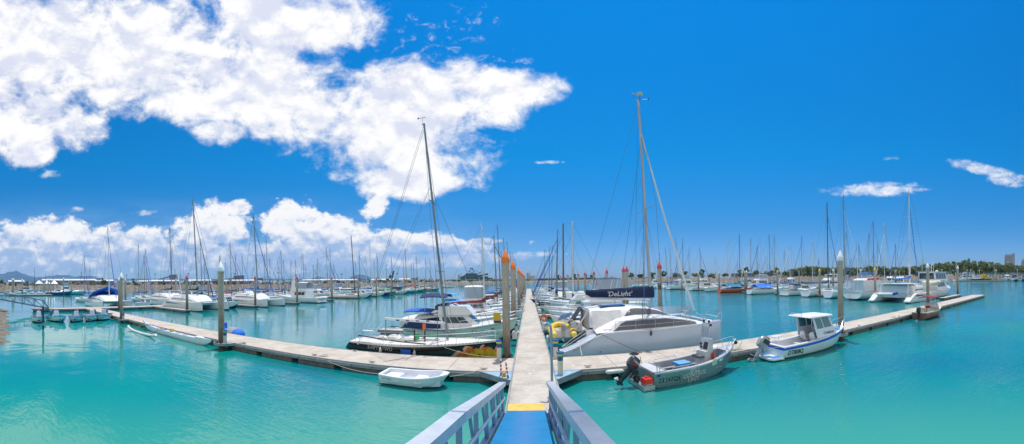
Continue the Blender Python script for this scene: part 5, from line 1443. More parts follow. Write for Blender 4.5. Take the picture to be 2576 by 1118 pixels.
# yellow inflatable on the catamaran's davits
t = thing('inflatable_boat', 'yellow inflatable tender with grey outboard hanging behind the big catamaran', 'inflatable boat', (CX - 5.1, CY - .1, 1.15), R(90))
YTUBE = mat((.82, .55, .03), .45, var=.1, grime=.12)
mb = MB()
for s in (-1, 1): mb.tube([(-1.75, s * .62, .12), (-1.3, s * .66, .14), (.6, s * .66, .16), (1.2, s * .5, .22), (1.55, s * .22, .28), (1.62, 0, .30)], .22, 10)
mb.build('tube', YTUBE, t)
mb = MB(); mb.hexa([(-1.35, -.5, -.12), (1.2, -.3, .0), (1.2, .3, .0), (-1.35, .5, -.12)], [(-1.35, -.5, -.04), (1.3, -.3, .12), (1.3, .3, .12), (-1.35, .5, -.04)]); mb.box(-1.42, -1.36, -.5, .5, -.12, .35); mb.box(-.2, .05, -.55, .55, .22, .27); mb.build('floor_and_transom', WHITE, t)
for s in (-1, 1):
    mb = MB(); mb.lathe([(.02, -.02), (.15, 0), (.20, .2), (.22, .42)], (0, 0, 0), 10)
    mb.v = [(-2.10 + v[2], s * .62 + v[0], .12 + v[1]) for v in mb.v]; mb.build('tube_cone', mat((.80, .60, .12), .4), t)
outboard(t, -1.42, 0, .36, GREYC, GREYG, .8, 0)

# ================================================================ aluminium workboat
ang = R(7)
t = thing('workboat', 'open aluminium workboat lettered SPILL CONTROL UNIT with a steering console', 'work boat', (7.55, 14.28, 0), ang)
t.scale = (.9, .92, .95)
ALH = mat((.19, .34, .35), .45, .15, var=.14, scale=2, grime=.15); ALI = mat((.42, .44, .46), .5, .4, var=.2, scale=3, grime=.25)
H = Hull(5.7, 2.05, [(0, .74), (.45, .78), (.8, 1.0), (1, 1.28)], [(0, -.12), (.55, -.15), (.82, .0), (1, .55)], 'flat', tr=.86, tm=.42, bp=2.5, rake=.45, n=26, bow=.03)
mb = MB(); H.shell(mb); mb.build('hull', ALH, t)
mb = MB()      # pressed ribs along the planking
for s in (-1, 1):
    for k in range(6):
        pts = []
        for i in range(19):
            x_ = lerp(-2.84, 2.35 + k * .07, i / 18); t_ = (x_ + 2.85) / 5.7; z_ = lerp(H.keel(t_), H.sheer(t_), .36 + .095 * k); pts.append((x_, s * (H.side(x_, z_) + .004), z_))
        mb.tube(pts, .011, 4)
mb.build('hull_rib', mat((.16, .28, .29), .5, .3, var=.15), t)
mb = MB(); H.inner(mb, .15, .20, .10, .84, xs=.0); H.deck(mb, .84, 1, n=6, camber=.04); H.deck(mb, 0, .10, n=2, camber=0); mb.build('interior', ALI, t)
mb = MB(); H.gunwale(mb, .17, .05, out=.03); mb.build('gunwale', mat((.62, .63, .64), .4, .4, var=.1, grime=.1), t)
mb = MB(); mb.hexa([(-2.30, -.86, .30), (-2.24, -.86, .30), (-2.24, .86, .30), (-2.30, .86, .30)], [(-2.30, -.86, .80), (-2.24, -.86, .80), (-2.24, .86, .80), (-2.30, .86, .80)]); mb.box(-2.9, -2.2, -.87, .87, .76, .80); mb.build('aft_bulkhead', mat((.62, .63, .64), .45, .15, var=.1, grime=.1), t)
mb = MB()
for s in (-1, 1): mb.box(-2.1, 1.2, s * .70 - .14, s * .70 + .14, .42, .46)
mb.build('side_shelf', ALI, t)
mb = MB(); mb.box(-3.42, -2.84, -.88, .88, .02, .10); mb.box(-3.42, -3.38, -.88, .88, .1, .22); mb.box(-3.42, -2.84, -.90, -.86, .08, .24); mb.box(-3.42, -2.84, .86, .90, .08, .24); mb.build('pod', ALU, t)
c = MB(); c.hexa([(.32, -.42, .2), (.95, -.42, .2), (.95, .42, .2), (.32, .42, .2)], [(.50, -.40, 1.20), (.98, -.40, 1.30), (.98, .40, 1.30), (.50, .40, 1.20)])
c.hexa([(.62, -.40, 1.2), (1.0, -.40, 1.28), (1.0, .40, 1.28), (.62, .40, 1.2)], [(.82, -.36, 1.78), (1.02, -.36, 1.80), (1.02, .36, 1.80), (.82, .36, 1.78)])
con = c.build('console', mat((.60, .62, .64), .45, .3, var=.1, grime=.1), t)
gd = MB(); gd.hexa([(.635, .02, 1.28), (.64, -.30, 1.28), (.76, -.30, 1.62), (.755, .02, 1.62)], [(.615, .02, 1.29), (.62, -.30, 1.29), (.74, -.30, 1.63), (.735, .02, 1.63)])
gd.box(.60, .66, .12, .22, 1.32, 1.42); gd.box(.66, .72, .24, .33, 1.45, 1.55); gd.build('instrument', BLACK, con)
mb = MB(); mb.box(.10, .40, -.38, .30, .9, 1.02); mb.build('control_box', mat((.12, .13, .15), .5), con)
mb = MB(); rings = []
for i in range(17):
    a = 2 * math.pi * i / 16; cx, cy, cz = .22 + .20 * math.cos(a) * .75, .22 + .20 * math.sin(a), 1.25 + .20 * math.cos(a) * .35
    rings.append([(cx + .022 * math.cos(b) * math.cos(a), cy + .022 * math.cos(b) * math.sin(a), cz + .022 * math.sin(b)) for b in [2 * math.pi * k / 6 for k in range(6)]])
mb.loft(rings, True, False, 0, True); mb.tube([(.40, .22, 1.12), (.22, .22, 1.25)], .03, 6); mb.tube([(.07, .22, 1.20), (.37, .22, 1.30)], .012, 4); mb.tube([(.22, .03, 1.25), (.22, .41, 1.25)], .012, 4)
mb.build('steering_wheel', WHITE, con)
mb = MB(); mb.lathe([(.05, 0), (.075, .03), (.075, .42), (.03, .48), (.03, .52)], (.92, -.47, .62), 10); mb.build('fire_extinguisher', RED, con)
mb = MB()
for s in (-1, 1): mb.tube([(.66, s * .36, 1.2), (.86, s * .34, 2.45), (.86, s * .22, 2.62)], .024, 6); mb.tube([(1.0, s * .38, 1.25), (.86, s * .34, 2.2)], .02, 5)
mb.tube([(.86, -.28, 2.58), (.86, .28, 2.58)], .022, 5); fr = mb.build('console_frame', STEEL, con)
mb = MB(); mb.box(.84, .90, -.30, -.18, 2.62, 2.74); mb.box(.84, .90, .16, .28, 2.60, 2.74); mb.box(.80, .92, -.42, -.34, 2.46, 2.56); mb.build('work_light', BLACK, fr)
mb = MB(); mb.hexa([(.86, -.34, 1.80), (.875, -.34, 1.80), (.875, .34, 1.80), (.86, .34, 1.80)], [(.86, -.32, 2.40), (.875, -.32, 2.40), (.875, .32, 2.40), (.86, .32, 2.40)]); mb.build('windscreen', CLEARV, con)
mb = MB(); mb.box(-1.12, -.38, -.36, .36, .70, .80); seat = mb.build('seat', mat((.02, .30, .68), .6, var=.1), t)
mb = MB()
for y_ in (-.20, -.12, .12, .20): mb.box(-1.125, -.375, y_ - .016, y_ + .016, .802, .808)
mb.build('seat_stripe', WHITE, seat)
mb = MB(); mb.box(-1.02, -.48, -.28, .28, .2, .70); mb.build('seat_box', ALU, t)
for s in (-1, 1):
    mb = MB(); zz = lambda x_: H.sheer((x_ + 2.85) / 5.7)
    for x0, x1 in ((-1.95, -.45), (.95, 2.05)):
        b0, b1 = H.beam((x0 + 2.85) / 5.7) - .05, H.beam((x1 + 2.85) / 5.7) - .05
        mb.tube([(x0, s * b0, zz(x0)), (x0 + .08, s * b0, zz(x0) + .13), (x1 - .08, s * b1, zz(x1) + .13), (x1, s * b1, zz(x1))], .016, 6)
    mb.build('grab_rail', STEEL, t)
mb = MB()
for s in (-1, 1): mb.tube([(1.55, s * .74, 1.0), (1.75, s * .68, 1.38), (2.7, s * .20, 1.62), (2.86, 0, 1.66)], .019, 6); mb.tube([(2.35, s * .42, 1.15), (2.35, s * .44, 1.53)], .016, 5)
mb.tube([(2.55, -.18, 1.2), (3.0, 0, 1.50)], .03, 6); mb.build('bow_rail', STEEL, t)
mb = MB(); mb.ball((3.0, 0, 1.30), .16, .09, .10, 10); mb.build('bow_roller', RUBBER, t)
mb = MB(); mb.tube([(-2.68, -.82, .80), (-2.72, -.86, 1.12)], .022, 6); mb.tube([(-2.55, -.84, .80), (-2.59, -.88, 1.10)], .022, 6); mb.tube([(-2.68, .82, .80), (-2.72, .86, 1.12)], .022, 6); mb.build('rod_holder', STEEL, t)
mb = MB(); mb.box(-3.30, -2.92, -.84, -.36, .12, .30); mb.build('tray', ALU, t)
t2 = thing('fuel_tank', 'red plastic fuel tank sitting on the stern pod of the workboat', 'fuel tank', tuple(Matrix.Rotation(ang, 4, 'Z') @ Vector((-2.80, -.55, 0)) + Vector((7.55, 14.28, .285))), ang)
mb = MB(); mb.hexa([(-.2, -.24, 0), (.2, -.24, 0), (.2, .24, 0), (-.2, .24, 0)], [(-.17, -.21, .20), (.17, -.21, .20), (.17, .21, .20), (-.17, .21, .20)]); mb.build('tank', mat((.70, .03, .015), .4, var=.1), t2)
mb = MB(); mb.bar((-.1, 0, .24), (.1, 0, .24), .04, .03); mb.lathe([(.04, .19), (.04, .25)], (.0, .12, 0), 8); mb.build('tank_handle', mat((.70, .03, .015), .4, var=.1, key=1), t2)
NAVYM = mat((.02, .03, .055), .3, var=.12, coat=.5)
ob = outboard(t, -3.42, .15, .62, NAVYM, mat((.015, .035, .05), .35, var=.1), 1.08, 42, prop_col=WHITE)
lettering('motor_name', 'YAMAHA', .13, WHITE, ob, lambda a, b, c: (-.52 + a * 1.02, -.212 - abs(c), .36 + b), off=.004)
mb = MB(); mb.bar((-.60, -.213, .15), (-.15, -.213, .32), .012, .05); mb.build('motor_stripe', RED, ob)
mb = MB(); mb.ball((-3.32, .1, .32), .16, .26, .2, 8); mb.build('bracket', BLACK, t)
DK = mat((.02, .035, .035), .5); LT = mat((.88, .90, .90), .5, var=.08, scale=8)
H.write('registration', '23247QE', .30, DK, t, -2.62, .26, off=-.002, space=1.05); 
H.write('wording', 'SPILL', .29, LT, t, -.95, .51, slope=.035, off=.014); H.write('wording', 'CONTROL', .29, LT, t, -1.30, .27, slope=.035, off=.014); H.write('wording', 'UNIT', .29, LT, t, -.98, .03, slope=.035, off=.014)
def decal(x0, x1, z0, z1, m, nm='decal', lift=.016):
    mb = MB(); rows = []
    for i in range(4):
        x_ = lerp(x0, x1, i / 3); rows.append([(x_, -(H.side(x_, z) + lift), z + .06 * (x_ - x0)) for z in (z0, (z0 + z1) / 2, z1)])
    mb.loft(rows, False, False); return mb.build(nm, m, t)
decal(.48, .80, .62, .92, LT, 'shield_decal'); decal(.53, .75, .68, .82, mat((.55, .52, .10), .5), 'shield_fish', .022); decal(1.02, 1.32, .72, .90, LT, 'plaque_decal'); decal(1.16, 1.24, .80, .88, DGREEN, 'plaque_mark', .022)
decal(1.48, 1.86, .88, .95, mat((.10, .03, .20), .5), 'maker_decal'); decal(-2.72, -2.55, .55, .66, mat((.01, .06, .45), .5), 'logo_decal')
H.write('maker_name', 'Quintrex', .09, mat((.02, .10, .35), .5), t, -2.50, .57) if False else None
H.write('hull_number', '0.21', .24, mat((.01, .12, .22), .5), t, 1.90, .92, slope=.10)
rope('thin rope from the workboat stern across the dock', (5.2, 15.3, .9), (3.1, 15.8, DZ + .06), .06, .009, ROPE)
rope('coiled bow line of the workboat reaching the cleat', (10.75, 14.75, 1.2), (10.9, 15.72, DZ + .08), .2, .012, ROPE)
t = thing('fender', 'pale tube fender hanging at the dock edge left of the workboat outboard', 'fender', (3.95, 15.33, .34))
mb = MB(); mb.lathe([(.02, -.46), (.07, -.40), (.10, -.34), (.10, .34), (.07, .40), (.02, .46)], n=12); mb.v = [(v[2], v[1], v[0]) for v in mb.v]; mb.build('tube', OFFW, t)

# ================================================================ white and blue half-cabin boat
ang = R(-4)
BX, BY = 15.95, 14.35
t = thing('half_cabin_boat', 'white fibreglass half cabin boat with a wide blue gunwale stripe', 'motor boat', (BX, BY, 0), ang)
t.scale = (1.13, 1.02, 1.04)
HW = mat((.72, .80, .80), .22, var=.05, coat=.5, grime=.06); STB = mat((.01, .10, .62), .3, var=.1)
H = Hull(5.4, 2.0, [(0, .70), (.4, .80), (.75, .98), (1, 1.14)], [(0, -.15), (.55, -.18), (.82, .0), (1, .62)], 'vee', tr=.88, tm=.42, bp=2.7, rake=.5, n=24, bow=.06)
H.prof = [(0, 0), (.45, .14), (.84, .30), (.88, .36), (.95, .66), (1.0, .80), (1.0, .97), (.98, 1)]
mb = MB(); H.shell(mb, [0, 0, 0, 0, 0, 1, 0]); mb.build('hull', [HW, STB], t)
mb = MB(); H.inner(mb, .20, .22, .03, .56); H.deck(mb, .56, 1, n=10, camber=.14); mb.build('interior', mat((.66, .68, .72), .4, var=.06, grime=.08), t)
mb = MB(); H.gunwale(mb, .22, .05, out=.0, t0=0, t1=.6); mb.build('gunwale', WHITE, t)
mb = MB(); mb.box(-2.6, -.2, -.78, -.76, .22, .60); mb.box(-2.6, -.2, .76, .78, .22, .60); mb.build('side_lining', mat((.10, .16, .20), .8, var=.15), t)
mb = MB(); H2 = H; rows = []
for i in range(7):
    k = i / 6; t_ = lerp(.74, .965, k); x_ = -2.7 + 5.4 * t_; b = max(.02, H.beam(t_) - .16); z_ = H.sheer(t_) + .012
    rows.append([(x_, -b, z_ + .14 * .3 * 0 + .035), (x_, -b * .5, z_ + .14 * .75 * H.beam(t_)), (x_, 0, z_ + .14 * H.beam(t_)), (x_, b * .5, z_ + .14 * .75 * H.beam(t_)), (x_, b, z_ + .035)])
mb.loft(rows, False, False, 0, True); mb.build('blue_foredeck', mat((.01, .22, .62), .5, var=.1), t)
mb = MB(); mb.bar((1.0, 0, 1.235), (2.4, 0, 1.22), .05, .03); mb.bar((1.75, -.6, 1.14), (1.75, .6, 1.14), .04, .10); mb.build('deck_stripe', WHITE, t)
# wheelhouse walls: two sides, raked front, open at the back
WH = mat((.74, .77, .84), .3, var=.05, grime=.05)
mb = MB(); y0, y1 = .88, .72; z0 = .86; z1 = 2.13
sidef = {}
for s in (-1, 1):
    a = [(-.35, s * y0, z0), (1.25, s * .80, z0 + .08), (.72, s * .64, z1), (-.62, s * y1, z1)]
    mb.hexa([(p[0], p[1] - .02, p[2]) for p in (a[0], a[1])] + [(p[0], p[1] + .02, p[2]) for p in (a[1], a[0])], [(p[0], p[1] - .02, p[2]) for p in (a[3], a[2])] + [(p[0], p[1] + .02, p[2]) for p in (a[2], a[3])])
    sidef[s] = a
f = [(1.25, -.80, z0 + .08), (1.25, .80, z0 + .08), (.72, .64, z1), (.72, -.64, z1)]
mb.hexa([(f[0][0] - .02, f[0][1], f[0][2]), (f[0][0] + .02, f[0][1], f[0][2]), (f[1][0] + .02, f[1][1], f[1][2]), (f[1][0] - .02, f[1][1], f[1][2])], [(f[3][0] - .02, f[3][1], f[3][2]), (f[3][0] + .02, f[3][1], f[3][2]), (f[2][0] + .02, f[2][1], f[2][2]), (f[2][0] - .02, f[2][1], f[2][2])])
wh = mb.build('wheelhouse', WH, t)
gw = MB()
gw.panel(sidef[-1], .10, .44, .42, .90, .03); gw.panel(sidef[-1], .50, .90, .42, .92, .03)
gw.panel(sidef[1], .10, .44, .42, .90, .03); gw.panel(sidef[1], .50, .90, .42, .92, .03)
gw.build('window', mat((.05, .20, .25), .08, spec=.8, var=.1), wh)
gw = MB(); gw.panel(f, .06, .48, .35, .90, .03); gw.panel(f, .52, .94, .35, .90, .03); gw.build('window', SMOKE, wh)
mb = MB(); mb.hexa([(-1.0, -.98, 2.12), (.88, -.86, 2.12), (.88, .86, 2.12), (-1.0, .98, 2.12)], [(-.95, -.93, 2.19), (.84, -.80, 2.19), (.84, .80, 2.19), (-.95, .93, 2.19)]); mb.build('roof', mat((.80, .80, .80), .35, var=.04), t)
mb = MB()
mb.tube([(-.95, -.2, 2.2), (-.92, -.2, 2.32), (-.92, .75, 2.32), (-.95, .75, 2.2)], .022, 6)
for s in (-1, 1): mb.tube([(-.72, s * .80, 2.1), (-.75, s * .84, 1.6), (-.55, s * .86, 1.45)], .02, 6)
mb.tube([(.3, -.5, 2.2), (.3, -.5, 2.30)], .02, 5); mb.build('grab_rail', STEEL, t)
def lt(a, b, c): x_ = .12 + a; k = (1.15 + b - z0) / (z1 - z0); return (x_, -(lerp(.86, .70, k) + .028 + abs(c)), 1.05 + b)
lettering('boat_name', 'CostaLot', .23, mat((.01, .06, .10), .5), wh, lt, shear=.25, off=.003)
for y_ in (-.42, .42):
    mb = MB(); rows = []
    for (x_, z_, w_) in ((.18, .60, .16), (-.20, .55, .24), (-.36, .70, .25), (-.42, 1.02, .20), (-.40, 1.10, .12)):
        rows.append([(x_, y_ - w_, z_ + .06), (x_ - .02, y_, z_), (x_, y_ + w_, z_ + .06), (x_ + .06, y_ + w_ * .9, z_ + .10), (x_ + .05, y_, z_ + .06), (x_ + .06, y_ - w_ * .9, z_ + .10)])
    mb.loft(rows, True, True, 0, True); mb.lathe([(.05, .22), (.05, .56)], (-.05, y_, 0), 8); mb.build('bucket_seat', WHITE, t)
mb = MB(); mb.box(-1.22, -.78, -.30, .18, .24, .58); mb.build('ice_box', WHITE, t)
mb = MB(); mb.box(-1.24, -.76, -.32, .20, .58, .62); mb.build('ice_box_lid', OFFW, t)
mb = MB(); mb.box(.55, .9, -.7, .7, .9, 1.30); mb.box(.2, .6, -.72, -.1, .55, .60); mb.build('dashboard', OFFW, t)
mb = MB(); mb.box(.3, .5, -.6, .1, .75, .80); mb.build('timber_shelf', TEAK, t)
mb = MB(); mb.box(-2.45, -1.9, .35, .95, 1.02, 1.07); mb.tube([(-2.3, .5, .6), (-2.3, .5, 1.03)], .02, 5); mb.tube([(-2.05, .5, .6), (-2.05, .5, 1.03)], .02, 5); mb.build('bait_board', WHITE, t)
mb = MB(); mb.prism([(-3.30, -.80), (-2.68, -.88), (-2.68, .88), (-3.30, .80), (-3.42, .6), (-3.42, -.6)], .08, .17); pl_ = mb.build('stern_platform', HW, t)
mb = MB(); mb.prism([(-3.26, -.72), (-2.76, -.80), (-2.76, -.30), (-3.26, -.30)], .17, .18); mb.prism([(-3.26, .30), (-2.76, .30), (-2.76, .80), (-3.26, .72)], .17, .18); mb.build('blue_step_pad', mat((.01, .22, .62), .5, var=.1), pl_)
mb = MB()
for s in (-1, 1):
    mb.tube([(1.35, s * .70, 1.05), (1.40, s * .68, 1.60), (2.1, s * .5, 1.62)], .017, 6); mb.tube([(1.75, s * .66, 1.08), (2.15, s * .48, 1.55), (2.72, s * .16, 1.72), (2.82, 0, 1.78)], .017, 6); mb.tube([(2.4, s * .32, 1.15), (2.55, s * .25, 1.66)], .015, 5)
mb.build('bow_rail', STEEL, t)
H.write('registration', 'DT808Q', .27, mat((.01, .05, .05), .5), t, -2.42, .24, off=.004, yscale=1.35)
ob = outboard(t, -3.20, .12, .48, mat((.36, .40, .42), .25, .3, var=.1), mat((.36, .40, .42), .35, .3, var=.1), 1.15, 32)
mb = MB(); mb.box(-.48, -.06, -.218, -.20, .28, .52); mb.box(-.40, -.12, -.12, .12, .56, .68); mb.build('cowling_panel', mat((.03, .04, .06), .25), ob)
rope('thin pale line from the cabin boat stern quarter back to the dock', (13.0, 13.9, .72), (11.0, 15.7, DZ + .08), .03, .011, ROPE)

# ================================================================ brown runabout
t, H = simple_boat('runabout', 'brown hulled runabout with a maroon folding top and black outboard', 'motor boat', 35.6, 14.3, R(1), 6.5, 2.1, .80, hull=mat((.30, .13, .085), .35, var=.2, grime=.1), inside=CREAM, stripe=CREAM, gun=CREAM, seats=0, floor=.2, th=.16, bowrise=1.4, t1=.62)
mb = MB(); H.deck(mb, .62, 1, camber=.12); mb.build('foredeck', CREAM, t)
canopy(t, -1.3, .55, 1.8, 2.25, MAROON, 'folding_top', arch=.15, legs=[(-.9, .8), (.4, .8)])
mb = MB(); mb.hexa([(.55, -.85, .92), (.58, -.85, .92), (.58, .85, .92), (.55, .85, .92)], [(.1, -.75, 1.60), (.13, -.75, 1.60), (.13, .75, 1.60), (.1, .75, 1.60)])
for s in (-1, 1): mb.hexa([(.55, s * .86 - .01, .92), (1.8, s * .5 - .01, 1.0), (1.8, s * .5 + .01, 1.0), (.55, s * .86 + .01, .92)], [(.1, s * .76 - .01, 1.6), (.7, s * .55 - .01, 1.5), (.7, s * .55 + .01, 1.5), (.1, s * .76 + .01, 1.6)])
mb.build('windscreen', CLEARV, t)
for y_ in (-.45, .45):
    mb = MB(); mb.box(-1.2, -.75, y_ - .25, y_ + .25, .45, .62); mb.box(-1.3, -1.18, y_ - .25, y_ + .25, .5, 1.1); mb.build('seat', GREYG, t)
mb = MB(); mb.ball((-.3, .15, 1.1), .28, .35, .16); mb.build('red_life_jacket', RED, t)
mb = MB()
for s in (-1, 1): mb.tube([(1.6, s * .72, .95), (1.8, s * .66, 1.5), (2.9, s * .2, 1.62), (3.05, 0, 1.62)], .018, 6)
mb.build('bow_rail', STEEL, t)
H.write('boat_name', 'Sea Jay', .22, mat((.35, .28, .25), .5), t, .6, .55, slope=.05, shear=.3) if False else None
outboard(t, -3.12, 0, .72, BLACK, BLACK, 1.1, 8)

# ================================================================ outrigger canoe
t = thing('outrigger_canoe', 'long white outrigger canoe lying along the left dock', 'canoe', (-26.6, 14.98, 0), R(-1))
t.scale = (1.14, 1.05, 1)
CAN = mat((.70, .76, .86), .3, var=.05, coat=.3)
H = Hull(10.9, .56, [(0, 1.05), (.045, .72), (.12, .56), (.4, .46), (.85, .48), (1, .60)], [(0, .72), (.05, .28), (.14, -.02), (.5, -.10), (.9, -.05), (1, .38)], 'round', n=40, beam=[(0, .06), (.05, .22), (.15, .55), (.5, 1), (.8, .75), (.93, .42), (1, .06)])
mb = MB(); H.shell(mb); H.deck(mb, camber=.05); mb.build('hull', CAN, t)
mb = MB()
for t_ in (.30, .40, .50, .60, .70): x_ = -5.45 + 10.9 * t_; mb.prism([(x_ + .33 * math.cos(a), .17 * math.sin(a)) for a in [2 * math.pi * k / 12 for k in range(12)]], H.sheer(t_) + .0, H.sheer(t_) + .035)
mb.build('cockpit_opening', mat((.35, .36, .38), .6), t)
mb = MB(); mb.ball((-4.55, 0, .64), .35, .2, .14); mb.ball((4.1, 0, .54), .6, .22, .12); mb.build('spray_deck', WHITE, t)
mb = MB(); mb.tube([(-5.5, -1.65, .36), (-5.2, -1.65, .22), (-4.2, -1.65, .08), (-2.5, -1.65, .06), (-.6, -1.65, .14), (.2, -1.65, .26), (.35, -1.65, .34)], .12, 10); mb.build('outrigger_float', WHITE, t)
for x_ in (-3.9, -.5):
    mb = MB(); mb.tube([(x_ + .1, .35, .56), (x_ + .1, -.3, .62), (x_, -1.0, .58), (x_ - .1, -1.5, .36), (x_ - .1, -1.65, .18)], .035, 6); mb.build('outrigger_arm', mat((.22, .14, .11), .5, var=.2), t)
mb = MB(); mb.ball((-1.7, 0, .58), .14, .12, .10); mb.build('orange_float', ORANGE, t)
mb = MB(); mb.box(-.05, .25, -.1, .12, .52, .72); mb.build('yellow_bailer', YELLOW, t)

# ================================================================ covered inflatable beyond the dock
t = thing('inflatable_boat', 'inflatable tender under a blue and grey striped cover behind the dock', 'inflatable boat', (-24.4, 20.3, 0), R(-8))
mb = MB(); rings = []
for x_, r_, c_ in ((-1.2, .25, .28), (-.9, .48, .34), (-.3, .58, .36)): rings.append([(x_, r_ * math.cos(a) * 1.3, .05 + max(-.1, r_ * math.sin(a))) for a in [2 * math.pi * k / 12 for k in range(12)]])
mb.loft(rings, True, True, 0, True); mb.build('blue_cover', ROYAL, t)
mb = MB(); rings = []
for x_, r_ in ((-.3, .585), (.1, .62), (.55, .62), (.9, .585)): rings.append([(x_, r_ * math.cos(a) * 1.3, .05 + max(-.1, r_ * math.sin(a))) for a in [2 * math.pi * k / 12 for k in range(12)]])
mb.loft(rings, True, True, 0, True); mb.build('grey_band', GREYC, t)
mb = MB(); rings = []
for x_, r_ in ((.9, .58), (1.2, .50), (1.45, .30), (1.5, .1)): rings.append([(x_, r_ * math.cos(a) * 1.3, .05 + max(-.1, r_ * math.sin(a))) for a in [2 * math.pi * k / 12 for k in range(12)]])
mb.loft(rings, True, True, 0, True); mb.build('blue_bow_cover', ROYAL, t)
mb = MB(); mb.hexa([(-1.55, -.16, .45), (-1.2, -.16, .45), (-1.2, .16, .45), (-1.55, .16, .45)], [(-1.5, -.13, .92), (-1.22, -.13, .95), (-1.22, .13, .95), (-1.5, .13, .92)]); mb.tube([(-1.3, 0, .6), (-1.25, 0, -.1)], .07, 6); mb.build('covered_outboard', ROYAL, t)

# ================================================================ five white skiffs
SKW = mat((.66, .76, .77), .4, var=.1, grime=.18); SKI = mat((.22, .50, .58), .5, var=.15); SKI2 = mat((.02, .38, .50), .5, var=.15); SKI3 = mat((.34, .44, .52), .5, var=.15)
sk = [(-43.4, 5.3, -6, SKI3, 'leftmost white hire skiff, with an ochre patch low on its hull'), (-43.6, 7.75, 10, SKI2, 'second white hire skiff from the left, with a turquoise foredeck and tall box'), (-43.2, 10.2, -18, SKI3, 'middle one of the five white hire skiffs, under the dock'), (-43.4, 12.4, -26, SKI3, 'fourth white hire skiff from the left, blue gunwale'), (-43.9, 14.2, -30, SKI2, 'rightmost hire skiff, tied to the pile bracket with a yellow bottle on board')]
for k, (x_, y_, a, ins, lab) in enumerate(sk):
    t, H = simple_boat('hire_skiff', lab, 'skiff', x_, y_, R(a), 4.9, 2.0, .66, hull=SKW, inside=ins, boot=ANTIR, gun=mat((.05, .16, .30), .5, var=.1) if k != 1 else SKI2, seats=0, floor=.15, bowrise=1.2, bp=2.8, group='hire skiffs in a row beside the left dock', th=.1)
    mb = MB(); mb.box(-1.05, -.25, -.35, .35, .15, .70); mb.build('seat_base', WHITE, t)
    mb = MB()
    hh = (1.15, 1.25, 1.1, 1.25, 1.3)[k]
    mb.hexa([(-.55, -.30, .70), (-.05, -.30, .70), (-.05, .30, .70), (-.55, .30, .70)], [(-.52, -.27, .70 + hh * .5), (-.08, -.27, .70 + hh * .5), (-.08, .27, .70 + hh * .5), (-.52, .27, .70 + hh * .5)]); mb.build('console', WHITE, t)
    mb = MB(); rings = []
    for i in range(13):
        q = 2 * math.pi * i / 12; rings.append([(-.50 + .02 * math.cos(b), (.2 + .025 * math.cos(b)) * math.cos(q), .72 + hh * .5 + .18 + (.2 + .025 * math.cos(b)) * math.sin(q) * .3) for b in [0, 1.57, 3.14, 4.71]])
    mb.loft(rings, True, False, 0, True); mb.build('steering_wheel', OFFW, t)
    outboard(t, -2.28, 0, .66, mat((.10, .14, .20), .4, var=.1), mat((.10, .14, .20), .4, var=.1, key=2), .95, 25)
    mb = MB(); mb.box(.9, 1.5, -.5, .5, .45, .52); mb.build('bow_locker', ins, t)
    if k == 0: mb = MB(); mb.prism([(-.95 + .22 * math.cos(a_), .40 + .17 * math.sin(a_)) for a_ in [2 * math.pi * j / 10 for j in range(10)]], -.99, -.93, 'y'); mb.build('ochre_patch', mat((.55, .36, .05), .6), t)
    if k == 4: mb = MB(); mb.lathe([(.09, 0), (.09, .4), (.03, .5)], (-.75, -.2, .72), 8); mb.build('yellow_bottle', YELLOW, t)
    rope(f'slack white line at the bow of the {["first","second","third","fourth","fifth"][k]} hire skiff from the left', (x_ + 2.1, y_ - .3, .62), (x_ + 1.7, y_ + 2.2, .62) if k < 4 else (-40.3, 15.0, DZ), .25, .018)
# ================================================================ berths beside the central walkway
ORD = ['first', 'second', 'third', 'fourth', 'fifth', 'sixth', 'seventh', 'eighth', 'ninth', 'tenth', 'eleventh', 'twelfth', 'thirteenth', 'fourteenth', 'fifteenth', 'sixteenth', 'seventeenth', 'eighteenth', 'nineteenth', 'twentieth', 'twenty-first', 'twenty-second', 'twenty-third', 'twenty-fourth', 'twenty-fifth', 'twenty-sixth', 'twenty-seventh', 'twenty-eighth', 'twenty-ninth', 'thirtieth', 'thirty-first', 'thirty-second', 'thirty-third', 'thirty-fourth']
def mastz(x, ytop, X, Y): return ztop(x, ytop, math.hypot(X, Y))
GB = 'boats berthed along the central walkway'
# fingers: short docks square to the walkways
def finger(label, x0, x1, y, grp):
    t = thing('finger_dock', label, 'dock', ((x0 + x1) / 2, y, 0), 0, grp); a = (x1 - x0) / 2
    mb = MB(); mb.box(-a, a, -.55, .55, DZ - .1, DZ - .02); mb.build('deck_slab', DECK, t)
    mb = MB(); mb.box(-a, a, -.61, -.555, DZ - .26, DZ - .01); mb.box(-a, a, .555, .61, DZ - .26, DZ - .01); mb.build('fascia', FASC, t)
    mb = MB(); n = max(2, int(a * 2 / 3))
    for i in range(n): p = lerp(-a, a, i / n) + .2; mb.box(p, p + a * 2 / n - .5, -.5, .5, -.3, DZ - .12)
    mb.build('float', FLOATM, t)
    return t
for k, y in enumerate((28.3, 39.8, 51.2, 62, 72.6, 82.6, 93.6, 104.6, 117, 130)):
    finger(f'{ORD[k]} short finger dock on the right of the central walkway', WX1 + .02, 12.2, y + .9, 'finger docks right of the central walkway')
for k, y in enumerate((28.0, 45.4, 58.6, 71.6, 85, 98, 112, 126)):
    finger(f'{ORD[k]} short finger dock on the left of the central walkway', -13.0, WX0 - .02, y - .3, 'finger docks left of the central walkway')

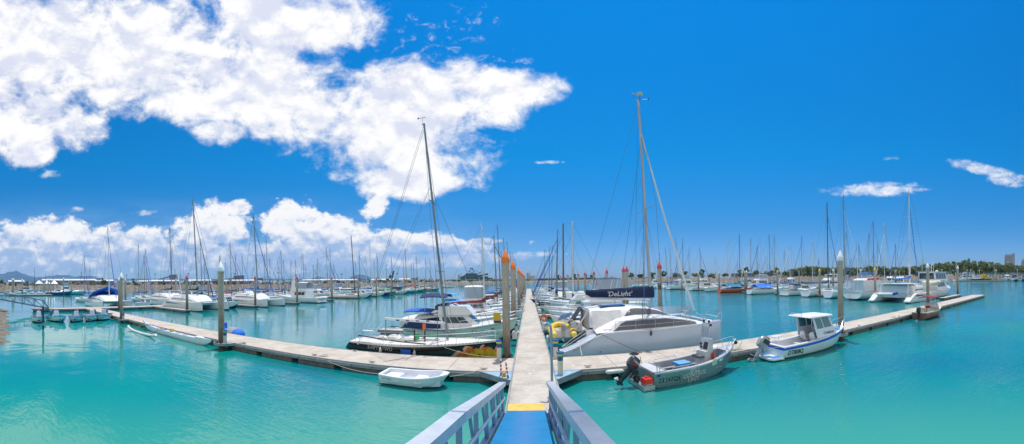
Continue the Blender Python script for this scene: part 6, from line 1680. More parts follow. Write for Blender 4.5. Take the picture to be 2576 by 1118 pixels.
# left of the walkway, bows pointing right at it
cruiser('low white motor boat under grey canvas just beyond the green cruiser', -7.2, 31.2, 0, L=9.5, cloth=WCANV, hh=.95, lod=1, group=GB, bim=GREYC, antennas=False)
yacht('pale blue yacht with maroon sail cover, its mast left of the orange piles', -5.7, 37.4, 0, L=10.5, top=mastz(1221, 568, -4.7, 37.4), hull=PBLUE, cover=MAROON, lod=2, group=GB, mm=MASTW, rake=.25, spread=1, fb=1.05)
cruiser('white sports fishing boat with clear curtains and a rolled blue top', -6.6, 42.3, 0, L=9.5, fly=True, flyc=WHITE, clear=True, lod=1, group=GB, bim=ROYAL, hh=1.0)
t, H = cruiser('small boat with a bright teal awning over its stern', -9.2, 48.2, 0, L=8.5, awn=SKYB, hh=.9, lod=1, group=GB, bim=SKYB)
yacht('white yacht with maroon sail cover farther up the left of the walkway', -5.7, 52.4, 0, L=10.5, top=mastz(1251, 594, -4.8, 52.4), cover=MAROON, lod=1, group=GB, mm=MASTA, jib=MAROON, spread=1)
cruiser('white cruiser with dark radar arch and navy canvas left of the walkway', -6.9, 57.0, 0, L=10.5, bim=NAVY, cloth=NAVY, lod=1, group=GB)
yacht('white yacht with green cover beyond the dark arched cruiser', -6.0, 63.5, 0, L=10.5, top=15.2, cover=DGREEN, lod=1, group=GB)
yacht('yacht with blue furled headsail left of the fourth orange pile', -6.0, 69.0, 0, L=11, top=mastz(1260, 633, -5.6, 69), cover=BLUE, jib=BLUE, lod=1, group=GB)
for k, (y, kind) in enumerate([(76, 0), (82, 1), (90, 0), (96, 1), (104, 0), (112, 1), (121, 0), (132, 1), (143, 0), (153, 1)]):
    o_ = ORD[k]
    if kind: yacht(f'distant yacht left of the walkway, {ORD[k // 2]} of five between the far orange piles', -6.2, y, 0, L=10.5, top=(15, 16, 14.2, 15.5, 14.5)[k // 2], cover=(BLUE, NAVY, WCANV, BLUE, TEAL)[k // 2], lod=1 if k < 4 else 0, group=GB)
    else: cruiser(f'distant white motor boat left of the walkway, {ORD[k // 2]} of five among the far orange piles', -6.6, y, 0, L=9.5, bim=(BLUE, None, NAVY, None, BLUE)[k // 2], lod=1 if k < 4 else 0, group=GB)
# right of the walkway, bows pointing left at it
t, H = cruiser('white open boat with blue gunwale and pale blue deck behind the yellow tender', 6.5, 30.2, math.pi, L=9.2, hull=WHITE, stripe=DBLUE, hh=.5, lod=2, group=GB, cab=(-.05, .1), antennas=False, glass=SKYB)
cruiser('white flybridge cruiser with dark windows and a porthole in its roof', 7.7, 35.3, math.pi, L=11.5, fly=True, lod=2, group=GB, hh=1.35, house=WHITE, flyc=None, clear=False)
cruiser('white motor boat with green windscreen and bundled white covers on its bow', 6.9, 42.0, math.pi, L=10, glass=GLASSG, cloth=WCANV, lod=1, group=GB, fly=True)
yacht('white yacht with black sail cover, its pale mast right of the thick grey one', 6.8, 45.2, math.pi, L=10.5, top=mastz(1442.6, 558, 5.95, 45.2), cover=BLKC, lod=1, group=GB, mm=MASTW, rake=.1)
cruiser('large motor yacht with navy canvas enclosure behind the lettered boom', 10.0, 48.6, math.pi, L=14.5, fly=True, flyc=NAVY, clear=True, lod=1, group=GB, hh=1.5, cab=(-.22, .15), dink=None, fb=1.2)
yacht('old timber yacht with thick grey brown mast', 6.7, 56.3, math.pi, L=11, top=mastz(1419, 563, 5.96, 56.3), cover=GREYC, lod=1, group=GB, mm=mat((.20, .17, .17), .6, .1, var=.2), mr=.17, rake=.15, hull=DGREEN, toptarp=GREYC)
yacht('navy yacht draped in a cream and green cover near the walkway', 6.0, 62.6, math.pi, L=11.5, top=14.0, hull=DBLUE, lod=1, group=GB, toptarp=mat((.55, .62, .48), .85, var=.2), cover=NAVY, jib=BLUE)
cruiser('blue and white motor boat beyond the draped navy yacht', 6.7, 67.5, math.pi, L=10, cloth=BLUE, lod=1, group=GB, bim=NAVY)
yacht('white yacht with two blue furled sails reaching toward the walkway', 6.9, 72.3, math.pi, L=11, top=mastz(1399, 600, 6, 72.3), cover=BLUE, jib=BLUE, lod=1, group=GB)
cruiser('white cruiser with grey enclosed top among the right walkway berths', 7.6, 79, math.pi, L=12, fly=True, flyc=GREYC, clear=True, lod=1, group=GB)
yacht('white yacht with navy cover just beyond the grey topped cruiser', 6.9, 89, math.pi, L=11, top=mastz(1386.4, 618, 6, 89), cover=NAVY, jib=BLUE, lod=1, group=GB)
yacht('white yacht with blue headsail, third mast from the walkway on its right', 6.9, 100, math.pi, L=11, top=mastz(1379.6, 621, 6, 100), cover=BLUE, jib=TEAL, lod=0, group=GB)
cruiser('distant white motor boat right of the walkway before its end', 7, 110, math.pi, L=10, lod=0, group=GB)
cruiser('distant motor boat with navy top right of the walkway', 7, 121, math.pi, L=10, bim=NAVY, lod=0, group=GB)
yacht('farthest yacht right of the walkway, its mast closest to the vanishing point', 6.9, 132, math.pi, L=11, top=mastz(1367.5, 627.7, 6, 132), cover=WCANV, jib=BLUE, lod=0, group=GB)
cruiser('last white motor boat at the far end right of the walkway', 7, 145, math.pi, L=10, lod=0, group=GB)
cruiser('small white motor boat with blue cockpit cover between two navy and blue covered yachts', 6.6, 95, math.pi, L=9, lod=0, group=GB, cloth=BLUE)
# clutter on the walkway edges: dock boxes, hoses, bow fenders
for k, y in enumerate((22.6, 29.4, 33, 36.2, 42.8, 47, 54.3, 61, 68, 75)):
    t = thing('dock_box', f'{ORD[k]} pale dock box on the right edge of the walkway', 'dock box', (WX1 + .26, y, DZ), 0, 'dock boxes along the walkway edge')
    mb = MB(); mb.hexa([(-.2, -.35, 0), (.2, -.35, 0), (.2, .35, 0), (-.2, .35, 0)], [(-.18, -.33, .38), (.18, -.33, .38), (.18, .33, .38), (-.18, .33, .38)]); mb.build('box', OFFW if k % 3 else GREYG, t)
    mb = MB(); mb.hexa([(-.22, -.37, .38), (.22, -.37, .38), (.22, .37, .38), (-.22, .37, .38)], [(-.15, -.33, .46), (.15, -.33, .46), (.15, .33, .46), (-.15, .33, .46)]); mb.build('lid', WHITE, t)
for k, y in enumerate((24.4, 31.5, 37.6, 44, 50.3, 56.4, 63.5, 70)):
    t = thing('dock_box', f'{ORD[k]} pale dock box on the left edge of the walkway', 'dock box', (WX0 - .24, y, DZ), 0, 'dock boxes along the walkway edge')
    mb = MB(); mb.hexa([(-.18, -.3, 0), (.18, -.3, 0), (.18, .3, 0), (-.18, .3, 0)], [(-.16, -.28, .36), (.16, -.28, .36), (.16, .28, .36), (-.16, .28, .36)]); mb.build('box', WHITE if k % 2 else OFFW, t)
    mb = MB(); mb.hexa([(-.2, -.32, .36), (.2, -.32, .36), (.2, .32, .36), (-.2, .32, .36)], [(-.12, -.28, .43), (.12, -.28, .43), (.12, .28, .43), (-.12, .28, .43)]); mb.build('lid', GREYG, t)
t = thing('hose_reel', 'bright orange hose hanging on a post at the right edge of the walkway', 'hose reel', (1.22, 27.6, DZ))
mb = MB(); mb.tube([(0, 0, 0), (0, 0, 1.35)], .035, 6); mb.build('post', STEEL, t)
lifebuoy(t, 0, -.08, 1.12, ORANGE, .24)
o_ = lifebuoy(t, 0, -.02, 1.08, ORANGE, .20); o_.name = 'hose_coil'

# ================================================================ left row
GL_ = 'boats berthed on the left hand fingers'
LP = [29.7, 45.2, 58.0, 72.0, 86.0, 98.0, 110.3, 123, 136, 149, 162]
for k, y in enumerate(LP):
    finger(f'{ORD[k]} finger dock of the left row, carrying a pink capped pile', -58.4, -46.9, y, 'finger docks of the left row')
    pile(f'{ORD[k]} pink capped pile from the left, at a left row finger tip', -47.35, y, 6.35, CAPP, .23, 'pink capped piles of the left row')
catamaran('white catamaran with black sail cover and black furled headsail, nearest of the left row', -53.6, 35.1, 0, 14.2, 7.2, 21, 1.55, 2, BLKC, BLKC, glass=mat((.16, .20, .26), .15, var=.1), group=GL_, rake=1.4, arch=True, mm=MASTA, mr=.16, wr=.02)
cruiser('low white motor boat with blue covers between the two big catamarans of the left row', -53, 41.9, 0, L=9.5, cloth=BLUE, lod=1, group=GL_, bim=BLUE, antennas=False)
catamaran('white catamaran with dark saloon windows and blue furled headsail in the left row', -52.7, 49.9, 0, 13.2, 6.6, 19.8, 1.5, 2, BLUE, BLUE, glass=GLASS, group=GL_, rake=1.2, mr=.16, wr=.02)
t, H = cruiser('white launch with clear flybridge curtains and a covered tender on its stern', -52.8, 65.3, math.pi, L=14, fly=True, flyc=WHITE, clear=True, lod=2, group=GL_, hh=1.6, dink=WCANV, fb=1.25, cab=(-.24, .12), stripe=WHITE, house=WHITE, glass=BLACK)
yacht('large white racing yacht with a dark tall mast in the left row', -51.8, 89, 0, L=13.6, top=18.9, cover=NAVY, lod=1, group=GL_, mm=MASTD, rake=1.1, mr=.17, mf=.12)
cruiser('pale blue hulled boat with white awning next to the large racing yacht', -52.5, 94.3, 0, L=12, hull=PBLUE, lod=1, group=GL_, awn=WCANV, mast=True)
yacht('white yacht with blue sail cover and flags on its mast', -53, 104, 0, L=12, top=mastz(935, 618, -54, 108), cover=BLUE, lod=1, group=GL_, mm=MASTW)
yacht('dark blue hulled yacht with a cluttered deck in the left row', -52, 107.6, 0, L=11.5, top=15, hull=DBLUE, cover=WCANV, lod=1, group=GL_, mm=MASTD)
cruiser('white motor boat with bright green bow beyond the dark blue yacht', -52.5, 114, 0, L=11, hull=mat((.05, .35, .25), .3, var=.1), lod=1, group=GL_, awn=WCANV)
yacht('grey white ketch with a green awning along its boom', -52, 120, 0, L=14, top=14.5, cover=GREEN, lod=1, group=GL_, hull=OFFW, toptarp=GREEN, mm=MASTD)
cruiser('pale green boat with a square navy deck tent', -52.5, 127, 0, L=12, hull=PGREEN, lod=1, group=GL_, awn=NAVY, bim=NAVY, hh=1.6, house=NAVY)
yacht('turquoise hulled yacht with tan timber mast', -52, 133, 0, L=12, top=14, hull=mat((.05, .35, .50), .3, var=.1), cover=GREEN, lod=1, group=GL_, mm=MASTB)
yacht('teal hulled yacht carrying a tall yellow wooden mast', -54, 141, 0, L=13, top=18.9, hull=PGREEN, cover=BLUE, lod=1, group=GL_, mm=mat((.62, .42, .14), .5, var=.15), mr=.2)
yacht('small green hulled yacht with orange deck awning at the far left row', -52, 146, 0, L=11, top=14, hull=mat((.03, .30, .28), .3, var=.1), cover=ORANGE, lod=0, group=GL_)
yacht('yacht with a blue cover next to last in the left row', -54, 156, 0, L=12, top=19.3, hull=PGREEN, cover=BLUE, lod=0, group=GL_)
cruiser('dark green motor boat near the tip of the left row', -52, 152, 0, L=10, hull=DGREEN, lod=0, group=GL_)
yacht('last yacht of the left row beside the end pile', -50, 166, 0, L=11, top=16.4, hull=mat((.03, .30, .28), .3, var=.1), cover=TEAL, lod=0, group=GL_)
# outer side of the left walkway
GO = 'boats on the outer side of the left walkway'
catamaran('catamaran under a bright blue sun tarp at the start of the left walkway', -68.9, 23.2, 0, 12.5, 7.4, 17.3, 1.35, 1, None, BLUE, group=GO, tarp=ROYAL, rake=.7, mr=.15, wr=.02, under=mat((.10, .32, .28), .5), mm=MASTW)
cruiser('small white cabin boat with pale blue trim beside the tarp covered catamaran', -66.2, 31.0, 0, L=7.0, fb=.8, hh=.9, lod=1, group=GO, antennas=False, stripe=SKYB)
catamaran('white catamaran with purple tinted saloon windows and black sail cover', -69, 38.3, 0, 13.5, 7, 18, 1.5, 1, BLKC, WHITE, glass=SMOKE, group=GO, rake=.7, mr=.15, wr=.02)
yacht('yacht with red mast sleeve beside the purple windowed catamaran', -67.5, 46, 0, L=12, top=15.5, cover=BLKC, lod=1, group=GO)
yacht('white yacht with orange red covers and a maroon headsail', -67.5, 55.2, 0, L=12.5, top=15.4, cover=RED, jib=MAROON, lod=1, group=GO, bim=RED)
cruiser('white motor boat behind the second catamaran of the left row', -68, 61.5, 0, L=12, fly=True, flyc=None, lod=1, group=GO)
yacht('tall yacht with long blue sail cover behind the dark windowed catamaran', -67, 68, 0, L=13, top=17.5, cover=BLUE, lod=1, group=GO)
yacht('yacht with a small white sail half hoisted', -67, 74.2, 0, L=11, top=14.4, cover=BLUE, lod=1, group=GO, bim=BLUE)
t = thing('small_sail', 'small white sail half hoisted above the left row boats', 'sail', (-61.5, 72, 1.6))
mb = MB(); mb.loft([[(0, 0, 0), (1.8, .3, 0)], [(.35, .15, 1.8), (1.75, .3, 1.9)], [(.9, .2, 3.6), (1.7, .25, 3.7)], [(1.55, .2, 5.4), (1.68, .22, 5.45)]], False, False, 0, True); mb.build('cloth', WHITE, t)
yacht('yacht behind the launch with clear curtains', -67, 84.6, 0, L=12, top=14.0, cover=NAVY, lod=1, group=GO)
cruiser('white motor boat with grey canvas behind the large racing yacht', -67, 92, 0, L=12, fly=True, flyc=GREYC, clear=True, lod=0, group=GO)
yacht('tall yacht on the outer side behind the pale blue hulled boat', -67, 98, 0, L=12, top=17.3, cover=BLUE, lod=0, group=GO, jib=BLUE)
for k, y in enumerate((30, 44, 58, 72, 86, 100, 114, 128)):
    pile(f'{ORD[k]} pale capped pile of the row behind the left walkway', -75.5, y, 6.3, (mat((.66, .45, .36), .5, var=.1), CAPB, CAPW)[k % 3], .24, 'pale capped piles behind the left walkway')
GF = 'masted yachts in the far left moorings'
far_left = [(349, 612, 96, 0), (363.6, 641, 110, 1), (555.5, 640, 118, 0), (568.5, 658.5, 130, 1), (594, 641, 122, 0), (680, 651, 128, 1), (715, 653, 135, 0), (744.6, 654, 140, 0), (789.5, 666, 150, 1), (803, 661, 145, 0), (832.5, 627, 128, 0), (841, 667, 160, 1), (896.5, 662, 160, 0), (905.4, 630, 150, 1), (922.4, 643, 155, 0), (942.8, 656, 170, 1), (973, 666, 185, 0), (1036, 658, 195, 0), (1072, 651, 190, 1), (640, 668, 150, 0), (770, 672, 170, 1), (870, 670, 180, 0), (1000, 668, 200, 1), (445, 668, 125, 1), (515, 662, 128, 0), (705, 643, 118, 1), (455, 690, 150, 0), (760, 640, 112, 0), (667, 640, 130, 1)]
far_left.sort()
for k, (x, y, r, c) in enumerate(far_left):
    th_ = theta(x)
    yacht(f'far yacht seen over the left row, {ORD[k]} mast from the left of its group', math.sin(th_) * r, math.cos(th_) * r, R((k * 37) % 24 - 12), L=11 + (k % 3), top=ztop(x, y, r), hull=(WHITE, OFFW, WHITE, PBLUE)[k % 4], cover=(BLUE, None, NAVY, WCANV, TEAL)[k % 5], jib=(None, BLUE, None)[k % 3], lod=0, group=GF, mf=0, rake=.25, mm=(MASTA, MASTD, MASTW)[k % 3])
for k, (x, r) in enumerate([(420, 118), (500, 122), (535, 135), (612, 140), (655, 124), (735, 150), (785, 140), (850, 150), (885, 140), (930, 185), (965, 165), (1010, 175), (1060, 205)]):
    th_ = theta(x)
    cruiser(f'far white motor boat seen over the left row, {ORD[k]} from the left', math.sin(th_) * r, math.cos(th_) * r, R((k * 53) % 40 - 20), L=11, lod=0, group='motor boats in the far left moorings', fly=bool(k % 2), flyc=(None, GREYC, BLUE)[k % 3], clear=bool(k % 3), bim=(BLUE, None)[k % 2])
for k in range(14):
    y = 24 + 9.5 * k
    if k % 3 == 1: cruiser(f'white motor boat in the second line behind the left walkway, {ORD[k // 3]} from the near end', -92 - k % 2 * 3, y, R(180), L=11, lod=0, group='second line of boats behind the left walkway', fly=True, flyc=(GREYC, BLUE)[k % 2], bim=NAVY, hh=1.6)
    else: yacht(f'yacht in the second line behind the left walkway, {ORD[k]} berth from the shore end', -92, y, R(180 if k % 2 else 0), L=12, top=13.5 + (k * 5) % 4, hull=(WHITE, DBLUE, OFFW, WHITE, DGREEN)[k % 5], cover=(BLUE, BLKC, NAVY, RED, TEAL)[k % 5], jib=(BLUE, None)[k % 2], lod=0, group='second line of boats behind the left walkway', toptarp=(None, BLUE, None)[k % 3], mm=(MASTA, MASTD)[k % 2])
for k, x in enumerate((478, 524, 569, 600, 673, 726, 812, 871, 985, 1010)):
    th_ = theta(x); r = 104 + 7 * k
    pile(f'{ORD[k]} small pale pile from the left, standing far behind the left row', math.sin(th_) * r, math.cos(th_) * r, 6.2, (CAPW, CAPB)[k % 2], .25, 'small pale piles in the far left moorings')

# ================================================================ right row
GR = 'boats berthed in the right hand row'
for k, y in enumerate((35.0, 49.5, 63.5, 77.3, 91, 104.7, 118, 132)):
    finger(f'{ORD[k]} finger dock of the right row, carrying a yellow capped pile', 57.0, 72.7, y, 'finger docks of the right row')
    pile(f'{ORD[k]} yellow capped pile from the right, at a right row finger tip', 57.6, y - .1, 6.45, CAPY, .25, 'yellow capped piles of the right row')
pile('white capped pile on the cross dock beside the brown runabout bow', 45.8, 18.75, 6.5, CAPW, .24, near=True)
pile('white capped pile near the right tip of the cross dock', 70.8, 21.9, 6.8, CAPW, .24)
pile('white capped pile standing behind the blue sailed catamaran', 66.5, 31.5, 7.4, CAPW, .25)
finger('last short finger dock reaching back near the right tip of the cross dock', 59.0, 70.0, 21.4, 'finger docks of the right row')
# two deck motor yacht
t, H = cruiser('two storey white motor yacht with a cream covered tender on deck', 69.5, 26.3, 0, L=15, fb=1.5, hh=2.0, lod=2, group=GR, cab=(-.30, .22), glass=mat((.10, .09, .10), .12, var=.4, scale=1.2), antennas=False, rf=.9)
cabin(t, -5.8, 2.2, 4.0, 1.75, 3.55, rf=.7, ra=-.1, tum=.9, glass=GLASS, side=(.04, .90, .22, .88, 4), front=(.05, .95, .25, .9, 3), aft=(.06, .94, .2, .9, 2), name='upper_deck', nf=.9)
mb = MB(); mb.box(-6.3, 1.9, -2.15, 2.15, 5.32, 5.42); mb.build('upper_roof', WHITE, t)
mb = MB(); mb.tube([(-4, -.8, 5.4), (-4, -.8, 7.4)], .04, 5); mb.tube([(-1, .8, 5.4), (-1, .8, 7.0)], .04, 5); mb.lathe([(.1, 0), (.35, .1), (.3, .3), (.05, .4)], (0, 0, 5.42), 10); mb.build('antenna', WHITE, t)
t2 = thing('covered_tender', 'cream covered tender lashed on the stern of the two storey motor yacht', 'tender', (61.8, 24.4, 3.1), R(80))
mb = MB(); rings = []
for x_, r_ in ((-2.0, .15), (-1.6, .55), (0, .66), (1.2, .55), (2.1, .25), (2.3, .08)): rings.append([(x_, r_ * 1.25 * math.cos(a), r_ * .8 * math.sin(a) + .12 * abs(x_)) for a in [2 * math.pi * k / 10 for k in range(10)]])
mb.loft(rings, True, True, 0, True); mb.build('cover', mat((.66, .62, .50), .8, var=.15, bump=.5), t2)
t, hl = catamaran('large white catamaran with blue sail covers and ridged stern steps', 57.4, 28.0, 0, 14.2, 8.6, 21.2, 1.45, 2, ROYAL, BLUE, glass=mat((.10, .08, .08), .15, var=.4), group=GR, rake=.2, mm=MASTW, mr=.19, hb=1.6, househ=1.75, spread=3, wr=.022, arch=False, mxf=.13, name='catamaran')
for H in hl: lifebuoy(t, -5.9, H.yo - .5, 1.75, ORANGE, .32, 'x')
mb = MB(); mb.box(-5.6, -2.4, -3.2, 3.2, 3.15, 3.25); mb.build('cockpit_roof', WHITE, t)
mb = MB()
for s in (-1, 1): mb.bar((-5.5, s * 3.0, 1.5), (-4.9, s * 2.9, 3.2), .18, .12)
mb.build('roof_post', WHITE, t)
mb = MB(); mb.box(-2.5, -2.4, -2.6, 2.6, 1.55, 3.1); mb.build('aft_bulkhead', mat((.28, .30, .32), .4, var=.4), t)
t2 = thing('tender', 'white dinghy with a blue tipped bow slung across the big catamaran stern', 'tender', (51.0, 28.4, 1.35), R(-90))
mb = MB(); mb.tube([(-1.9, -.3, .1), (1.2, -.35, .15), (1.8, 0, .3), (1.2, .35, .15), (-1.9, .3, .1)], .22, 8); mb.build('tube', WHITE, t2)
mb = MB(); mb.tube([(1.2, -.37, .16), (1.85, 0, .32), (1.2, .37, .16)], .235, 8); mb.build('blue_bow', BLUE, t2)
# enclosed white motor sailer
t = thing('motor_sailer', 'bulky white motor sailer with white curtained decks and a lettered transom', 'yacht', (60.5, 37.2, 0), 0, GR)
H = Hull(15, 5.2, [(0, 1.55), (.5, 1.6), (1, 2.1)], [(0, .1), (.2, -.3), (.9, -.2), (1, .6)], 'round', tr=.84, rake=.8, sr=-.3, n=18)
mb = MB(); H.shell(mb, [1, 1, 0, 0, 0, 0]); mb.build('hull', [WHITE, ANTIR], t); mb = MB(); H.deck(mb, camber=.04); H.gunwale(mb, .1, .1, out=.05, transom=True); mb.build('deck', WHITE, t)
mb = MB(); mb.hexa([(-7.2, -2.35, 1.6), (3.5, -2.3, 1.65), (3.5, 2.3, 1.65), (-7.2, 2.35, 1.6)], [(-7.0, -2.25, 3.75), (3.2, -2.2, 3.6), (3.2, 2.2, 3.6), (-7.0, 2.25, 3.75)]); c = mb.build('deck_enclosure', mat((.66, .67, .70), .7, var=.10, grime=.1, bump=.3, bscale=3), t)
mb = MB()
for y_ in (-1.5, -.5, .5, 1.5): mb.bar((-7.22, y_, 1.65), (-7.02, y_ * .97, 3.72), .03, .03)
mb.tube([(-7.1, -2.3, 3.78), (-7.1, 2.3, 3.78)], .04, 5); mb.build('curtain_seam', GREYG, c)
mb = MB(); mb.ball((-3.5, .3, 3.75), 2.6, 1.7, .45, 12); mb.build('roof_cover', WCANV, t)
mb = MB(); mb.tube([(-4.5, -1.6, 3.95), (-1.0, -2.0, 4.1)], .17, 8); mb.build('red_roll', RED, t)
lettering('boat_name', 'LADY MARIA', .34, mat((.30, .26, .18), .5), t, lambda a, b, c: (-7.45 - .16 * (1 - (b + 1.0) / 1.6) - abs(c), 1.2 - a, 1.0 + b)) if False else None
rig(t, .5, 3.6, 16.2, .2, 15, 7.2, 2.2, -7.3, 5.2, BLUE, None, .14, MASTA, 2, True, 1, boomz=5.0, wr=.022)
t2 = thing('tender', 'slim white dinghy hoisted along the motor sailer stern', 'tender', (52.3, 39.6, 1.9), R(100))
mb = MB(); mb.hexa([(-1.7, -.15, 0), (1.4, -.1, .1), (1.4, .1, .1), (-1.7, .15, 0)], [(-1.9, -.5, .45), (2.2, -.05, .75), (2.2, .05, .75), (-1.9, .5, .45)]); mb.build('hull', WHITE, t2)
yacht('white yacht with square stern beside the bulky motor sailer', 61.5, 44.4, 0, L=14, top=22.6, cover=NAVY, lod=1, group=GR, mm=MASTA, rake=.3, spread=3, mr=.17, fb=1.5, jib=WHITE, bim=None, mf=-.08, wr=.02)
yacht('cream and white yacht with an inflatable on its stern davits and a navy headsail', 62.3, 51.8, 0, L=13.5, top=22.4, cover=NAVY, lod=1, group=GR, mm=MASTD, rake=.2, spread=3, mr=.17, fb=1.35, dink=WHITE, jib=BLUE, bim=NAVY, mf=.1, scoop=True, wr=.02)
cruiser('white motor boat under a long flat navy awning', 62, 59.3, 0, L=12, fb=1.25, lod=1, group=GR, awn=NAVY, bim=NAVY, hh=1.3)
yacht('white yacht with a bright blue tarp over its cockpit', 60.4, 70.6, 0, L=12.5, top=16.4, cover=NAVY, lod=1, group=GR, toptarp=ROYAL, mm=MASTA, rake=.2, wr=.02, fb=1.3)
yacht('orange red hulled motor sailer with blue upperworks and teal awning', 60.2, 84.6, 0, L=13, top=17.9, hull=mat((.70, .10, .02), .35, var=.12), cover=TEAL, lod=1, group=GR, mm=TEAL, house=BLUE, toptarp=TEAL, rake=.1, wr=.02, boot=mat((.70, .10, .02), .35, var=.12, key=5), fb=1.25)
cruiser('white boat with a white wrapped tender on its stern', 63, 97.5, 0, L=12, fb=1.2, lod=1, group=GR, dink=WHITE, hh=1.2, cloth=GREYC)
cruiser('old white timber launch with a dark windowed wheelhouse', 62.5, 108.5, 0, L=12.5, fb=1.2, lod=1, group=GR, mast=True, hh=1.6, house=OFFW)
yacht('white yacht between the timber launch and the trawler', 63, 113.5, 0, L=11, top=mastz(1766, 623.5, 65, 115), cover=NAVY, jib=BLUE, lod=0, group=GR)
t, H = cruiser('white trawler with small flybridge and a shaded stern', 62.5, 125.5, 0, L=15, fb=1.6, lod=1, group=GR, fly=True, flyc=GREYC, clear=True, hh=2.1, bim=WHITE)
yacht('yacht beyond the white trawler', 64, 137, 0, L=12, top=mastz(1711, 595, 65, 135), cover=BLUE, lod=0, group=GR)
yacht('second yacht beyond the white trawler', 64, 144, 0, L=12, top=mastz(1692, 622, 65, 143), cover=BLUE, lod=0, group=GR)
yacht('third yacht beyond the white trawler', 64, 149, 0, L=12, top=mastz(1681, 622, 65, 148), cover=NAVY, lod=0, group=GR)
yacht('yacht near the sea end of the right row', 64, 182, 0, L=12, top=mastz(1615, 616, 65, 186), cover=BLUE, lod=0, group=GR)
GRO = 'boats on the outer side of the right walkway'
cruiser('big flybridge boat wrapped in grey clear curtains behind the orange hulled one', 83, 101, math.pi, L=16, fb=1.5, fly=True, flyc=GREYC, clear=True, hh=2.0, lod=1, group=GRO)
cruiser('white game fishing boat with green wheelhouse glass', 82, 66, math.pi, L=14, fb=1.6, fly=True, flyc=WHITE, clear=False, hh=1.9, glass=GLASSG, lod=1, group=GRO, mast=True)
cruiser('white motor yacht with teal canvas upper deck', 83, 54, math.pi, L=15, fb=1.6, fly=True, flyc=TEAL, clear=True, hh=1.9, lod=1, group=GRO)
outr = [(2225, 562, 45), (2186, 586.5, 50), (2157, 602.6, 54.5), (2128.5, 582, 59), (2044, 607, 72), (2017, 593.7, 76.5), (1987, 613, 82), (1948, 592, 90), (1910.6, 592, 97.8), (1889, 598.5, 103), (1734, 622, 155), (1834, 592.5, 118)]
for k, (x, y, Y) in enumerate(sorted(outr)):
    X = Y * math.tan(theta(x))
    yacht(f'yacht behind the right row, {ORD[k]} mast from the left of its group', X, Y, math.pi, L=12, top=mastz(x, y, X, Y), cover=(BLUE, TANC, NAVY, BLUE)[k % 4], jib=(BLUE, None, WHITE)[k % 3], lod=1 if Y < 80 else 0, group=GRO, mf=0, rake=.1, mm=(MASTA, MASTW)[k % 2], spread=2, wr=.02)
far_r = [(1659.5, 636, 170), (1718, 600, 150), (1904.6, 620, 140), (1927, 642, 150), (1973, 629, 140), (2099, 636, 130), (2161, 617, 118), (2207.6, 614.6, 112), (2252.6, 614, 110), (1800, 650, 170), (1855, 655, 180), (2060, 650, 150), (2140, 650, 150), (2320, 650, 130), (2176, 655, 140)]
for k, (x, y, r) in enumerate(sorted(far_r)):
    th_ = theta(x)
    yacht(f'far yacht beyond the right row, {ORD[k]} slim mast from the left', math.sin(th_) * r, math.cos(th_) * r, math.pi + R(k * 7 % 20 - 10), L=12, top=ztop(x, y, r), cover=(BLUE, NAVY, None)[k % 3], jib=(None, BLUE)[k % 2], lod=0, group='masted yachts far behind the right row', mf=0, rake=.1, mm=(MASTA, MASTD, MASTW)[k % 3])
for k, (x, r, m_) in enumerate(sorted([(1878, 100, CAPW), (1848, 130, CAPB), (1912, 135, CAPB), (2096, 95, CAPW), (2113, 120, CAPB), (2166, 100, CAPW), (2330, 118, CAPB), (2253, 120, CAPW), (2010, 140, CAPB)], key=lambda q: q[0])):
    th_ = theta(x)
    pile(f'{ORD[k]} pale capped pile from the left beyond the right row', math.sin(th_) * r, math.cos(th_) * r, 6.8, m_, .26, 'pale piles beyond the right row')
for k, (x, r, L) in enumerate(sorted([(2262, 150, 20), (2190, 165, 14), (2340, 160, 18), (2240, 170, 13), (2375, 190, 14), (1990, 150, 12), (1770, 170, 12), (1650, 200, 12), (1880, 170, 12)])):
    th_ = theta(x)
    cruiser(f'far white motor vessel beyond the right row, {ORD[k]} from the left', math.sin(th_) * r, math.cos(th_) * r, R(170 + k * 13 % 40), L=L, fb=1.6, fly=True, hh=2.0, lod=0, group='motor vessels far behind the right row', mast=True, antennas=False)
# ================================================================ far right basin
def polar(x, r): t_ = theta(x); return math.sin(t_) * r, math.cos(t_) * r
GFR = 'vessels at the far right pontoon'
xa, ya = polar(2395, 262); xb, yb = polar(2600, 262)
t = thing('floating_dock', 'thin far pontoon on the right with working boats tied to it', 'dock', ((xa + xb) / 2, (ya + yb) / 2, 0), math.atan2(yb - ya, xb - xa))
L2 = math.hypot(xb - xa, yb - ya) / 2
mb = MB(); mb.box(-L2, L2, -1.5, 1.5, .3, .6); mb.build('deck_slab', DECK, t); mb = MB(); mb.box(-L2, L2, -1.3, 1.3, -.2, .3); mb.build('float', FLOATM, t)
px, py = polar(2438, 275)
t, H = cruiser('white double deck ferry at the far right pontoon', px, py, R(-70), L=15, fb=2.0, hh=2.4, lod=0, group=GFR, cab=(-.4, .35), antennas=False, name='ferry', cat='ferry')
mb = MB(); mb.box(-5.5, 4.5, -2.6, 2.6, 6.9, 7.05); mb.build('upper_canopy', WHITE, t)
mb = MB()
for x_ in (-5, -2.5, 0, 2.5, 4.2):
    for s in (-1, 1): mb.tube([(x_, s * 2.4, 4.4), (x_, s * 2.4, 6.9)], .08, 4)
mb.build('canopy_post', WHITE, t); cabin(t, 0, 3.6, 3.6, 2.0, 4.4, name='wheelhouse', rf=.4)
px, py = polar(2459, 268)
cruiser('black hulled pilot boat with pale cabin before the yellow vessel', px, py, R(-70), L=12, fb=1.7, hull=BLACK, house=WHITE, hh=2.0, lod=0, group=GFR, mast=True, antennas=False, glass=SKYB)
px, py = polar(2475, 280)
YV = mat((.88, .55, .01), .4, var=.08)
